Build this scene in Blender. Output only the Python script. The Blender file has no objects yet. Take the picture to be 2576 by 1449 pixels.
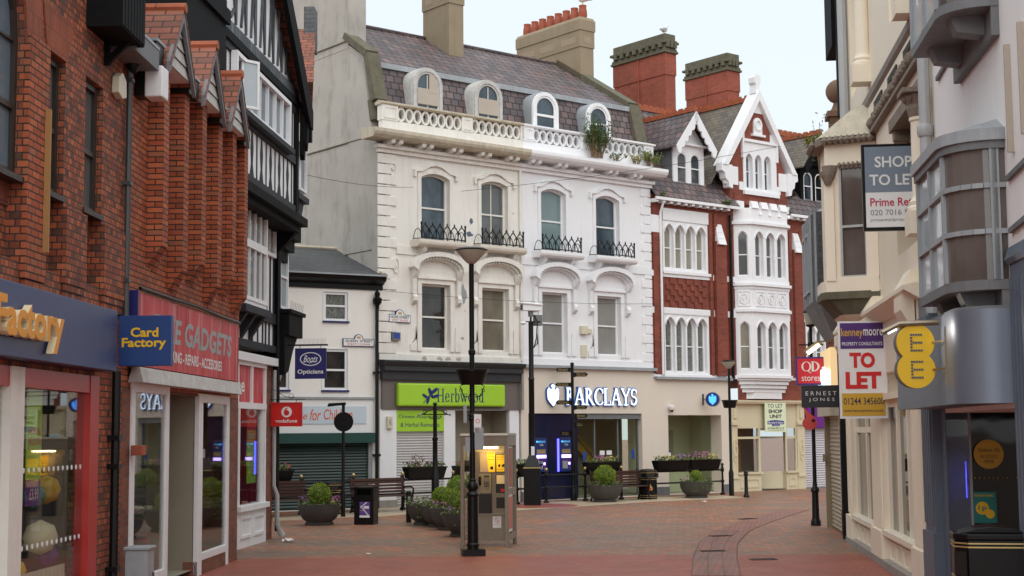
import bpy, math, random
from math import sin, cos, pi, sqrt
from mathutils import Vector, Matrix
random.seed(7)
sc = bpy.context.scene
col = sc.collection
# ---------------------------------------------------------------- camera
F=3718.1;PITCH=.0976656;ROLL=-.0083383;EYE=2.15
def _v(a,b,c): return (a,b,c)
FW=(0,cos(PITCH),sin(PITCH));UP0=(0,-sin(PITCH),cos(PITCH));cr,sr=cos(ROLL),sin(ROLL)
RT=(cr,UP0[1]*sr,UP0[2]*sr);UPV=(-sr,UP0[1]*cr,UP0[2]*cr)
REG={'S':(0,0,1.490683),'A1':(0,0,.7453),'A2':(0,1080,.7453),'A3':(860,80,.5521),'A4':(860,800,.4270),'A5':(900,1360,.5522),'A6':(1880,1340,.5660),'A7':(1880,0,.5660),'A8':(1900,640,.5522),'B1':(2960,0,.7593),'B2':(2900,1060,.7593),'B3':(1500,1500,.4418),'B4':(1000,1700,.3106),'B5':(1360,0,.3494),'B6':(2400,260,.3450),'B7':(440,0,.4832),'B8':(440,640,.4832),'D1':(2700,700,.4139),'D2':(2900,1250,.5525),'D3':(3250,0,.4416),'D4':(1000,80,.6345),'D5':(860,1300,.2760),'D6':(3350,1100,.7313),'D7':(0,0,.7591),'D8':(2380,1480,.3451)}
def ray(r,x,y):
    o=REG[r];px=(o[0]+x*o[2])*.670833-1288;py=(o[1]+y*o[2])*.670833-724.5
    return tuple(RT[i]*px/F-UPV[i]*py/F+FW[i] for i in range(3))
def gnd(r,x,y,z=0):
    d=ray(r,x,y);t=(z-EYE)/d[2];return (d[0]*t,d[1]*t)
def atY(r,x,y,Y):
    d=ray(r,x,y);t=Y/d[1];return (d[0]*t,Y,EYE+d[2]*t)
class Fac:
    def __init__(s,ox,oy,deg):
        s.o=(ox,oy);a=math.radians(deg);s.a=a;s.d=(sin(a),cos(a));s.n=(-cos(a),sin(a))
    def p(s,r,x,y,yl=0.0):      # point of the local plane y = yl seen at a photo position -> (u, z)
        d=ray(r,x,y);den=d[0]*s.n[0]+d[1]*s.n[1]
        t=(yl+s.o[0]*s.n[0]+s.o[1]*s.n[1])/den
        X=d[0]*t-s.o[0];Y=d[1]*t-s.o[1]
        return (X*s.d[0]+Y*s.d[1],EYE+d[2]*t)
    def q(s,r,x,y,xl):          # plane x = xl -> (y, z)
        d=ray(r,x,y);den=d[0]*s.d[0]+d[1]*s.d[1]
        t=(xl+s.o[0]*s.d[0]+s.o[1]*s.d[1])/den
        X=d[0]*t-s.o[0];Y=d[1]*t-s.o[1]
        return (X*s.n[0]+Y*s.n[1],EYE+d[2]*t)
    def u(s,r,x,y,yl=0.0): return s.p(r,x,y,yl)[0]
    def z(s,r,x,y,yl=0.0): return s.p(r,x,y,yl)[1]
    def loc(s,X,Y):
        X-=s.o[0];Y-=s.o[1];return (X*s.d[0]+Y*s.d[1],X*s.n[0]+Y*s.n[1])
    def w(s,u,y): return (s.o[0]+s.d[0]*u+s.n[0]*y,s.o[1]+s.d[1]*u+s.n[1]*y)
FL=Fac(-4.81,25.6,1.39)
FC=Fac(-3.94,43.4,51.0)
FR=Fac(6.05,24.4,186.57)
FQ=Fac(-3.94,43.4,61.0)
FT=Fac(-4.62,31.2,4.3)

cam = bpy.data.cameras.new('camera'); camo = bpy.data.objects.new('camera', cam); col.objects.link(camo)
camo.matrix_world = Matrix(((RT[0], UPV[0], -FW[0], 0), (RT[1], UPV[1], -FW[1], 0), (RT[2], UPV[2], -FW[2], EYE), (0, 0, 0, 1)))
cam.sensor_width = 36; cam.lens = F / 2576 * 36; cam.clip_start = .1; cam.clip_end = 3000
sc.camera = camo
# ---------------------------------------------------------------- sky, sun, exposure
SUN_EL, SUN_AZ = math.radians(54), math.radians(180)      # azimuth from +Y (view direction) clockwise: behind the camera, to its right
w = bpy.data.worlds.new('World'); sc.world = w; w.use_nodes = True
nt = w.node_tree; bg = nt.nodes['Background']
sky = nt.nodes.new('ShaderNodeTexSky'); sky.sky_type = 'NISHITA'; sky.sun_disc = False
sky.sun_elevation = SUN_EL; sky.sun_rotation = SUN_AZ; sky.air_density = 1.0; sky.dust_density = 4.0; sky.ozone_density = 1.0
hsv = nt.nodes.new('ShaderNodeHueSaturation'); hsv.inputs['Saturation'].default_value = .35
mixw = nt.nodes.new('ShaderNodeMix'); mixw.data_type = 'RGBA'; mixw.inputs['Factor'].default_value = .75
mixw.inputs['B'].default_value = (8.3, 9.25, 9.75, 1)          # even overcast cloud layer over the clear sky
nt.links.new(sky.outputs['Color'], hsv.inputs['Color']); nt.links.new(hsv.outputs['Color'], mixw.inputs['A'])
nt.links.new(mixw.outputs['Result'], bg.inputs['Color']); bg.inputs['Strength'].default_value = .085
sl = bpy.data.lights.new('sun', 'SUN'); sl.energy = 1.5; sl.angle = math.radians(110); sl.color = (1, .96, .9)
so = bpy.data.objects.new('sun', sl); col.objects.link(so)
so.rotation_euler = Vector((-sin(SUN_AZ) * cos(SUN_EL), -cos(SUN_AZ) * cos(SUN_EL), -sin(SUN_EL))).to_track_quat('-Z', 'Y').to_euler()
sc.view_settings.view_transform = 'Standard'; sc.view_settings.look = 'None'; sc.view_settings.gamma = 1
sc.view_settings.exposure = .55
sc.cycles.max_bounces = 6; sc.cycles.transparent_max_bounces = 12
sc.cycles.use_fast_gi = False
# ---------------------------------------------------------------- materials
M = {}
def nm(name):
    m = bpy.data.materials.new(name); m.use_nodes = True; M[name] = m
    t = m.node_tree
    return m, t, t.nodes, t.links, t.nodes['Principled BSDF']
def c4(c): return (c[0], c[1], c[2], 1)
def srgb(r, g, b):
    f = lambda v: (v / 255 / 12.92) if v < 10.3 else ((v / 255 + .055) / 1.055) ** 2.4
    return (f(r), f(g), f(b))
def node(t, ty, **k):
    n = t.nodes.new(ty)
    for a, v in k.items(): setattr(n, a, v)
    return n
def noise(t, vec, scale, detail=4, rough=.55):
    n = node(t, 'ShaderNodeTexNoise'); n.inputs['Scale'].default_value = scale; n.inputs['Detail'].default_value = detail
    n.inputs['Roughness'].default_value = rough
    t.links.new(vec, n.inputs['Vector']); return n.outputs['Fac']
def ramp(t, fac, stops, interp='LINEAR'):
    r = node(t, 'ShaderNodeValToRGB'); e = r.color_ramp.elements; r.color_ramp.interpolation = interp
    e[0].position, e[0].color = stops[0][0], c4(stops[0][1]); e[1].position, e[1].color = stops[-1][0], c4(stops[-1][1])
    for p, c in stops[1:-1]:
        x = e.new(p); x.color = c4(c)
    t.links.new(fac, r.inputs['Fac']); return r.outputs['Color']
def mix(t, fac, a, b, mode='MIX'):
    n = node(t, 'ShaderNodeMix', data_type='RGBA', blend_type=mode)
    for s, v in (('Factor', fac), ('A', a), ('B', b)):
        if isinstance(v, (int, float)): n.inputs[s].default_value = v
        elif isinstance(v, tuple): n.inputs[s].default_value = c4(v)
        else: t.links.new(v, n.inputs[s])
    return n.outputs['Result']
def maths(t, op, a, b=0.0, c=0.0):
    n = node(t, 'ShaderNodeMath', operation=op)
    for i, v in enumerate((a, b, c)):
        if isinstance(v, (int, float)): n.inputs[i].default_value = v
        else: t.links.new(v, n.inputs[i])
    return n.outputs[0]
def mapping(t, vec, scale=(1, 1, 1), rot=(0, 0, 0), loc=(0, 0, 0)):
    n = node(t, 'ShaderNodeMapping'); n.inputs['Scale'].default_value = scale; n.inputs['Rotation'].default_value = rot; n.inputs['Location'].default_value = loc
    t.links.new(vec, n.inputs['Vector']); return n.outputs[0]
def bump(t, b, h, strength=.3, dist=.01):
    n = node(t, 'ShaderNodeBump'); n.inputs['Strength'].default_value = strength; n.inputs['Distance'].default_value = dist
    t.links.new(h, n.inputs['Height']); t.links.new(n.outputs[0], b.inputs['Normal'])
def objco(t): return node(t, 'ShaderNodeTexCoord').outputs['Object']
def thr(t, fac, lo, hi): return ramp(t, fac, [(lo, (0, 0, 0)), (hi, (1, 1, 1))])
def paint(name, c, rough=.5, var=.1, scale=2.5, streak=0, sc_=(.12, .11, .08), patch=0, pc=(.2, .25, .25), bmp=.15, bs=40, metal=0, spec=.5, sv=(3, 3, .35)):
    """painted / rendered / stone surface: mottled colour, run-down dirt streaks, worn patches, slight relief"""
    m, t, n, l, b = nm(name); o = objco(t)
    k = mix(t, noise(t, o, scale, 6, .65), tuple(x * (1 - var) for x in c), tuple(min(1, x * (1 + var)) for x in c))
    if streak:
        s = thr(t, noise(t, mapping(t, o, sv), 1.6, 6, .7), .5, .78)
        k = mix(t, maths(t, 'MULTIPLY', s, streak), k, sc_)
    if patch:
        s = thr(t, noise(t, o, 2.3, 5, .6), .68, .70)
        k = mix(t, maths(t, 'MULTIPLY', s, patch), k, pc)
    l.new(k, b.inputs['Base Color']); b.inputs['Roughness'].default_value = rough; b.inputs['Metallic'].default_value = metal
    b.inputs['Specular IOR Level'].default_value = spec
    if bmp: bump(t, b, noise(t, o, bs, 4), bmp, .01)
    return m
def uz(t, k=1.0):
    """wall coordinates: along the wall, up the wall"""
    tc = node(t, 'ShaderNodeTexCoord'); s = node(t, 'ShaderNodeSeparateXYZ'); t.links.new(tc.outputs['Object'], s.inputs[0])
    sn = node(t, 'ShaderNodeSeparateXYZ'); t.links.new(tc.outputs['Normal'], sn.inputs[0])
    g = maths(t, 'GREATER_THAN', maths(t, 'ABSOLUTE', sn.outputs[0]), maths(t, 'ABSOLUTE', sn.outputs[1]))
    u = maths(t, 'ADD', maths(t, 'MULTIPLY', s.outputs[1], g), maths(t, 'MULTIPLY', s.outputs[0], maths(t, 'SUBTRACT', 1.0, g)))
    cb = node(t, 'ShaderNodeCombineXYZ'); t.links.new(u, cb.inputs[0])
    t.links.new(maths(t, 'MULTIPLY', s.outputs[2], k), cb.inputs[1]); return cb.outputs[0], tc.outputs['Object']
def bricktex(t, vec, bw, bh, mort, off=.5, smooth=.1):
    n = node(t, 'ShaderNodeTexBrick'); n.offset = off; n.inputs['Scale'].default_value = 1; n.inputs['Brick Width'].default_value = bw; n.inputs['Row Height'].default_value = bh
    n.inputs['Mortar Size'].default_value = mort; n.inputs['Mortar Smooth'].default_value = smooth
    n.inputs['Color1'].default_value = (0, 0, 0, 1); n.inputs['Color2'].default_value = (1, 1, 1, 1); n.inputs['Mortar'].default_value = (.5, .5, .5, 1)
    t.links.new(vec, n.inputs['Vector']); return n
def brick(name, cols, mortar, bw=.225, bh=.075, mort=.007, k=1.0, off=.5, rough=.8, dirt=.3, dc=(.25, .22, .2), bmp=.6, lo=.5, hi=.8):
    m, t, n, l, b = nm(name); v, o = uz(t, k)
    br = bricktex(t, v, bw, bh, mort, off)
    N = len(cols); c = ramp(t, br.outputs['Color'], [(i / (N - 1), x) for i, x in enumerate(cols)])
    c = mix(t, .35, c, mix(t, noise(t, o, 25, 4), (.35, .35, .35), (.85, .85, .85)), 'OVERLAY')
    c = mix(t, br.outputs['Fac'], c, mortar)
    c = mix(t, .55, c, ramp(t, noise(t, o, .75, 5, .7), [(.3, (.55, .55, .56)), (.7, (1.35, 1.33, 1.3))]), 'MULTIPLY')
    if dirt: c = mix(t, maths(t, 'MULTIPLY', thr(t, noise(t, o, .9, 7, .75), lo, hi), dirt), c, dc)
    l.new(c, b.inputs['Base Color']); b.inputs['Roughness'].default_value = rough
    h = maths(t, 'SUBTRACT', maths(t, 'MULTIPLY', noise(t, o, 60, 3), .3), br.outputs['Fac'])
    bump(t, b, h, bmp, .012)
    return m
def glass(name, c, c2=None, rough=.04, spec=.6, sc_=1.2):
    """window seen from the street: dim room, blind or painted-in reflection as the colour of a glossy pane"""
    m, t, n, l, b = nm(name); o = objco(t)
    c2 = c2 or tuple(x * .55 for x in c)
    l.new(mix(t, thr(t, noise(t, mapping(t, o, (1, 1, .6)), sc_, 3), .35, .65), c, c2), b.inputs['Base Color'])
    b.inputs['Roughness'].default_value = rough; b.inputs['Specular IOR Level'].default_value = spec
    bump(t, b, noise(t, o, 1.3, 2), .06, .05)
    return m
def clear(name, tint=(.75, .8, .8), gain=1.6):
    m, t, n, l, b = nm(name); n.remove(b)
    tr = node(t, 'ShaderNodeBsdfTransparent'); tr.inputs[0].default_value = c4(tint)
    gl = node(t, 'ShaderNodeBsdfGlossy'); gl.inputs['Roughness'].default_value = .01
    fr = node(t, 'ShaderNodeFresnel'); ge = node(t, 'ShaderNodeNewGeometry'); l.new(maths(t, 'SUBTRACT', 1.5, maths(t, 'MULTIPLY', ge.outputs['Backfacing'], .8333)), fr.inputs[0])
    mx = node(t, 'ShaderNodeMixShader'); l.new(maths(t, 'MINIMUM', maths(t, 'MULTIPLY', fr.outputs[0], gain), .9), mx.inputs[0])
    l.new(tr.outputs[0], mx.inputs[1]); l.new(gl.outputs[0], mx.inputs[2]); l.new(mx.outputs[0], n['Material Output'].inputs[0])
    return m
def emit(name, c, s):
    m, t, n, l, b = nm(name); b.inputs['Base Color'].default_value = c4(c); b.inputs['Emission Color'].default_value = c4(c); b.inputs['Emission Strength'].default_value = s
    return m
def flat(name, c, rough=.45, metal=0, spec=.5): return paint(name, c, rough, .06, 6, bmp=0, metal=metal, spec=spec)
# masonry
brick('dark brick', [(0.0832, 0.0358, 0.024), (0.312, 0.0699, 0.0272), (0.187, 0.0448, 0.0216), (0.416, 0.103, 0.0368), (0.125, 0.0448, 0.0288), (0.354, 0.0771, 0.0288), (0.416, 0.13, 0.056), (0.0624, 0.0323, 0.024)], (.045, .032, .026), .112, .077, .008, dirt=.42, dc=(.24, .21, .19), lo=.56, hi=.85)
brick('orange brick', [(0.212, 0.0514, 0.0215), (0.365, 0.0846, 0.0311), (0.289, 0.0629, 0.0237), (0.433, 0.112, 0.0422), (0.269, 0.0995, 0.0488)], (.04, .02, .014), .225, .077, .009, dirt=.2, dc=(.1, .04, .024))
brick('gauged brick', [(0.208, 0.0544, 0.0256), (0.288, 0.072, 0.0336)], (.12, .045, .026), .075, .2, .004, dirt=.1)
brick('soldier brick', [(0.136, 0.036, 0.0224), (0.24, 0.06, 0.0288)], (.06, .03, .025), .075, .24, .005, dirt=.1)
brick('victorian brick', [(.16, .036, .022), (.225, .052, .031), (.19, .043, .026), (.25, .062, .037)], (.15, .06, .045), .225, .075, .005, dirt=.25, dc=(.1, .04, .03), bmp=.35)
brick('chimney brick', [(.22, .05, .03), (.3, .07, .04), (.26, .06, .034)], (.2, .085, .06), .225, .078, .005, dirt=.3, dc=(.13, .06, .045), bmp=.35)
brick('pier brick', [(.16, .05, .026), (.24, .072, .036), (.2, .06, .03), (.12, .045, .03)], (.14, .1, .08), .225, .077, .007, dirt=.2)
brick('slate', [(.07, .055, .06), (.13, .09, .09), (.09, .075, .083), (.16, .1, .095), (.11, .095, .105), (.19, .135, .125)], (.022, .018, .02), .3, .3, .02, 1.35, rough=.6, dirt=.45, dc=(.33, .32, .31), lo=.62, hi=.86, bmp=.9)
brick('dark slate', [(.05, .055, .06), (.075, .08, .085), (.06, .065, .072)], (.02, .02, .022), .3, .15, .006, 1.3, rough=.5, dirt=.35, dc=(.4, .4, .38), lo=.68, hi=.8, bmp=.8)
brick('olive slate', [(.12, .105, .085), (.17, .145, .11), (.14, .12, .105), (.1, .09, .08)], (.04, .035, .03), .3, .16, .009, 1.2, rough=.65, dirt=.4, dc=(.16, .15, .07), bmp=.9)
brick('roof tile', [(.2, .06, .036), (.28, .085, .046), (.15, .05, .033), (.32, .11, .06)], (.05, .022, .016), .3, .14, .012, 1.3, rough=.75, dirt=.4, dc=(.17, .14, .11), bmp=1)
brick('white tile', [(.66, .66, .68), (.72, .72, .73)], (.35, .35, .36), .2, .3, .006, off=0, rough=.25, dirt=.2, dc=(.4, .38, .35), bmp=.3)
paint('terracotta', (.34, .08, .04), .75, .35, 3, streak=.3)
paint('ridge tile', (.33, .085, .035), .75, .3, 4, patch=.6, pc=(.35, .2, .05))
paint('cream paint', (.78, .752, .705), .6, .05, 1.2, streak=.36, sc_=(.45, .39, .3), patch=0, bmp=.25, bs=14)
paint('cream trim', (.77, .742, .69), .6, .12, 3, streak=.3, sc_=(.36, .3, .22))
paint('mossy cornice', (.52, .46, .36), .8, .35, 5, streak=.5, sc_=(.16, .14, .08))
paint('worn cream', (.68, .63, .55), .6, .12, 3, streak=.3, sc_=(.4, .33, .25), patch=.9, pc=(.24, .17, .12))
paint('white paint', (.8, .8, .82), .55, .05, 1.2, streak=.2, sc_=(.48, .48, .47), bmp=.25, bs=14)
paint('white trim', (.8, .8, .82), .5, .06, 4, streak=.1, sc_=(.5, .49, .46))
paint('pale render', (.86, .825, .78), .6, .03, 1.2, streak=.06, sc_=(.5, .46, .42))
paint('white render', (.84, .82, .82), .65, .05, .8, streak=.14, sc_=(.42, .38, .36), bmp=.25, bs=18)
paint('pebble render', (.41, .385, .35), .9, .28, .6, streak=.8, sv=(1.3, 1.3, .45), sc_=(.2, .19, .16), bmp=.7, bs=60)
paint('tan render', (.29, .23, .155), .9, .18, 1.2, streak=.4, sc_=(.14, .14, .06), bmp=.4, bs=40)
paint('tan inset', (.34, .265, .185), .9, .12, 2, bmp=.3); paint('tan panel', (.44, .38, .32), .9, .12, 2, bmp=.3)
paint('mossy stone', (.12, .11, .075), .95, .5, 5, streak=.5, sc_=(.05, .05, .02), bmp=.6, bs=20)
paint('bath stone', (.82, .735, .6), .65, .05, 1.4, streak=.13, sc_=(.45, .36, .25), bmp=.2, bs=20)
paint('carved stone', (.22, .18, .145), .9, .45, 9, bmp=1, bs=18)
paint('grey stone', (.3, .27, .245), .85, .3, 3, streak=.3)
paint('barclays stone', (.72, .64, .545), .5, .035, 1.0, streak=.1, sc_=(.5, .42, .34), bmp=.1)
paint('shop cream', (.66, .585, .41), .45, .06, 2, streak=.1, sc_=(.42, .36, .24))
paint('brown sandstone', (.2, .12, .08), .9, .3, 5, bmp=.5)
paint('lead', (.3, .32, .34), .5, .25, 3, streak=.5, sc_=(.5, .52, .54))
paint('weathered white', (.5, .49, .47), .8, .4, 8, streak=.4, sc_=(.22, .21, .2))
paint('black timber', (.006, .006, .007), .7, .5, 6, bmp=.3, bs=30, spec=.12)
paint('weathered timber', (.04, .047, .055), .6, .5, 8, streak=.85, sc_=(.28, .33, .38), bmp=.5, bs=25)
paint('grey timber', (.028, .03, .038), .6, .3, 8, bmp=.3, spec=.2)
paint('brown frame', (.03, .02, .015), .5, .4, 6)
paint('grey board', (.16, .165, .175), .6, .25, 6, streak=.4, sc_=(.08, .08, .085))
paint('black paint', (.006, .006, .0065), .35, .3, 5, bmp=.06, bs=50, spec=.25)
paint('black metal', (.007, .0068, .0068), .36, .3, 9, bmp=.12, bs=40, spec=.28)
paint('grey pipe', (.05, .052, .055), .4, .2, 4)
paint('pale pipe', (.42, .43, .44), .5, .15, 4, streak=.2)
paint('gold', (.55, .42, .18), .4, .1, 6, metal=.6, bmp=0)
paint('shutter white', (.48, .455, .45), .45, .06, 3, streak=.12, bmp=0)
paint('shutter green', (.008, .03, .026), .4, .2, 3, bmp=0)
paint('shutter beige', (.4, .34, .25), .4, .2, 4, bmp=0)
paint('shutter lilac', (.52, .5, .54), .45, .1, 3, bmp=0)
paint('fascia black', (.028, .03, .034), .5, .25, 3, patch=.5, pc=(.3, .3, .3))
paint('fascia taupe', (.15, .125, .115), .5, .05)
paint('steel', (.28, .23, .17), .36, .15, 4, metal=.85, bmp=.05)
paint('booth steel', (.3, .255, .2), .38, .18, 4, metal=.75, bmp=.04)
paint('brushed blue steel', (.2, .23, .29), .42, .12, 2, metal=.45, streak=.12, bmp=.05)
paint('blue grey paint', (.105, .13, .175), .45, .08, 3)
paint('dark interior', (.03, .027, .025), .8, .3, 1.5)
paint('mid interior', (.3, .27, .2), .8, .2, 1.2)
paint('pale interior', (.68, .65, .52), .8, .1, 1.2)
paint('dark tile', (.012, .016, .045), .15, .1, 3, bmp=0)
paint('wood', (.35, .18, .06), .6, .2, 8)
paint('bench wood', (.06, .022, .016), .45, .3, 12)
paint('planter stone', (.06, .055, .05), .75, .25, 10, bmp=.5, bs=70)
paint('soil', (.05, .035, .025), .95, .4, 20)
paint('off white plastic', (.62, .58, .45), .4, .05)
paint('lamp glass', (.42, .42, .34), .3, .15, 3, streak=.3)
paint('paper', (.8, .76, .76), .7, .1)
paint('poly red', (.6, .06, .05), .5, .1)
for nme, c in {'card blue': (.012, .05, .2), 'navy gloss': (.014, .03, .125), 'orange letter': (.75, .3, .012), 'sign red': (.55, .02, .02), 'voda red': (.62, .015, .012), 'lime': (.36, .62, .03),
               'navy': (.008, .012, .13), 'rim blue': (.01, .1, .42), 'boots blue': (.012, .012, .13), 'white sign': (.8, .8, .8), 'hope grey': (.55, .63, .7), 'hand red': (.7, .12, .04), 'deep green': (.012, .06, .05), 'purple': (.07, .018, .17),
               'to let red': (.62, .015, .015), 'amber': (.62, .37, .03), 'sign ink': (.03, .02, .06), 'slate blue sign': (.19, .235, .3), 'prime red': (.5, .01, .08), 'text grey': (.2, .21, .24),
               'ernest black': (.02, .021, .026), 'qd red': (.65, .02, .035), 'qd blue': (.03, .03, .25), 'cirro purple': (.15, .025, .24), 'pale lime': (.74, .82, .58), 'adams blue': (.03, .05, .25), 'black ink': (.012, .012, .012),
               'ee yellow': (.8, .5, .01), 'ee dots': (.1, .1, .11), 'poppy red': (.7, .1, .09), 'poster purple': (.12, .06, .3), 'poster yellow': (.8, .55, .03), 'poster pale': (.75, .62, .4), 'street red': (.6, .12, .09), 'teal': (.01, .2, .18),
               'crest gold': (.5, .33, .12), 'gull white': (.8, .79, .76), 'gull grey': (.32, .33, .36), 'beak': (.6, .4, .05), 'phone grey': (.25, .2, .12), 'tan card': (.35, .27, .2), 'blue plaque': (.02, .06, .3), 'skin poster': (.42, .1, .06), 'door red': (.42, .02, .015)}.items():
    flat(nme, c, .35 if 'gloss' in nme or 'red' in nme else .45)
def graffiti():
    m, t, n, l, b = nm('graffiti red'); o = objco(t)
    s1 = noise(t, mapping(t, o, (1.6, 1, .5), loc=(3, 0, 0)), 1.5, 3); s2 = noise(t, mapping(t, o, (4.5, 1, .35)), 1.7, 4)
    k = mix(t, thr(t, s1, .45, .66), (.56, .06, .07), (.42, .012, .016)); k = mix(t, maths(t, 'MULTIPLY', thr(t, s2, .55, .63), .45), k, (.62, .38, .38))
    l.new(k, b.inputs['Base Color']); b.inputs['Roughness'].default_value = .45; b.inputs['Specular IOR Level'].default_value = .2
graffiti(); flat('spray grey', (.24, .27, .28), .3)
# glazing
glass('pane blue', (.075, .105, .13), (.03, .045, .06), sc_=1.8); glass('pane sky', (.16, .22, .26), (.10, .14, .18)); glass('pane dark', (.06, .052, .045), (.012, .012, .012), sc_=1.6)
glass('pane blind', (.25, .29, .29), (.2, .235, .235)); glass('pane grey', (.13, .14, .14), (.095, .1, .1)); glass('pane warm', (.21, .195, .15), (.13, .12, .09)); glass('pane cream', (.3, .28, .22), (.22, .21, .17))
glass('pane shop', (.02, .02, .02), (.035, .03, .026), .02, .45); glass('pane frost', (.24, .3, .32), (.2, .25, .27), .3); glass('pane oriel', (.075, .06, .052), (.15, .13, .12)); glass('pane teal', (.17, .235, .24), (.14, .2, .21))
glass('pane bright', (.5, .56, .6), (.42, .48, .52)); glass('pane black', (.01, .009, .009), (.006, .006, .006), .03, .2); glass('pane pale blind', (.28, .28, .26), (.23, .23, .215)); glass('pane lace', (.2, .21, .19), (.08, .09, .08), sc_=22)
clear('clear glass', (.86, .88, .88), 1.0); clear('shop glass', (.9, .92, .91), 1.0); clear('booth glass', (.62, .62, .56), 1.6); clear('green glass', (.86, .9, .83), .8)
emit('tube light', (1, .8, .42), 9); emit('warm lamp', (1, .9, .62), 4); emit('warm panel', (1, .74, .38), .3); emit('barclays white', (.74, .87, 1), .85); emit('barclays blue', (.04, .25, .8), 1.0)
emit('atm violet', (.55, .4, 1), 2.2); emit('atm blue', (.08, .08, 1), 3.0); emit('atm text', (.1, .45, .9), 1.0); emit('neon blue', (.05, .3, 1), 1.3); emit('shop glow', (1, .6, .2), 1.2); emit('booth glow', (1, .72, .2), .02); emit('cool strip', (.9, .95, 1), 3)
def ground_mat(name, cols, patch, bw, bh, rot=0, mort=.006, mortar=(.06, .045, .04), pfac=.8, wet=.42):
    m, t, n, l, b = nm(name); o = objco(t); v = mapping(t, o, rot=(0, 0, rot))
    br = bricktex(t, v, bw, bh, mort); N = len(cols)
    c = ramp(t, br.outputs['Color'], [(i / (N - 1), x) for i, x in enumerate(cols)])
    pn = noise(t, mapping(t, o, (.55, .9, 1)), .5, 6, .68)
    c = mix(t, maths(t, 'MULTIPLY', thr(t, pn, .42, .62), pfac), c, mix(t, br.outputs['Color'], tuple(x * .7 for x in patch), tuple(x * 1.25 for x in patch)))
    c = mix(t, .35, c, mix(t, noise(t, o, 9, 6, .7), (.3, .3, .3), (.75, .75, .75)), 'OVERLAY')
    c = mix(t, maths(t, 'MULTIPLY', br.outputs['Fac'], .8), c, mortar)
    sp = thr(t, noise(t, o, 14, 2), .76, .79); c = mix(t, maths(t, 'MULTIPLY', sp, .35), c, (.36, .33, .31)); gm_ = thr(t, noise(t, o, 7, 2), .72, .74); c = mix(t, maths(t, 'MULTIPLY', gm_, .45), c, (.05, .045, .04)); st = thr(t, noise(t, mapping(t, o, (1, .6, 1), loc=(5, 3, 0)), .8, 5, .7), .55, .72); c = mix(t, maths(t, 'MULTIPLY', st, .35), c, (.09, .06, .05))
    l.new(c, b.inputs['Base Color'])
    b.inputs['Specular IOR Level'].default_value = .4
    l.new(maths(t, 'ADD', maths(t, 'MULTIPLY', noise(t, o, 1.1, 5, .7), .35), wet - .1), b.inputs['Roughness'])
    bump(t, b, maths(t, 'SUBTRACT', maths(t, 'MULTIPLY', noise(t, o, 30, 3), .4), br.outputs['Fac']), .5, .006)
ground_mat('paving', [(0.175, 0.127, 0.086), (0.435, 0.133, 0.0602), (0.307, 0.104, 0.0516), (0.223, 0.164, 0.11), (0.519, 0.175, 0.0791), (0.148, 0.106, 0.0731), (0.382, 0.114, 0.055)], (.18, .142, .108), .21, .105, .9)
ground_mat('red paving', [(.31, .074, .045), (.37, .095, .057), (.26, .066, .042)], (.24, .08, .055), .21, .105, .3, pfac=.5)
ground_mat('tan paving', [(.46, .36, .25), (.52, .41, .29), (.42, .33, .23)], (.36, .29, .2), .45, .45, .4, .008, (.1, .08, .06), .5)
ground_mat('drain paving', [(.25, .095, .065), (.33, .11, .07), (.2, .1, .08)], (.18, .12, .1), .11, .3, .0, .008, (.04, .03, .03), .6)
def leaves(name, a, b_, s=7):
    m, t, n, l, b = nm(name); o = objco(t)
    l.new(mix(t, thr(t, noise(t, o, s, 4), .3, .7), a, b_), b.inputs['Base Color']); b.inputs['Roughness'].default_value = .55; b.inputs['Specular IOR Level'].default_value = .3
    try: b.inputs['Subsurface Weight'].default_value = 0
    except Exception: pass
leaves('box leaf', (.12, .19, .014), (.26, .34, .03)); leaves('dark leaf', (.03, .06, .018), (.08, .13, .03)); leaves('herb leaf', (.07, .12, .03), (.16, .19, .06)); leaves('yellow leaf', (.3, .26, .03), (.16, .17, .03)); leaves('maroon leaf', (.12, .02, .025), (.2, .05, .045))
leaves('pink flower', (.5, .14, .3), (.4, .2, .36), 30); leaves('purple flower', (.28, .16, .36), (.4, .25, .42), 30); leaves('yellow flower', (.75, .5, .03), (.75, .7, .4), 30); leaves('red flower', (.6, .05, .05), (.6, .1, .15), 30); leaves('dry twig', (.12, .08, .04), (.2, .12, .06))
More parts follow.
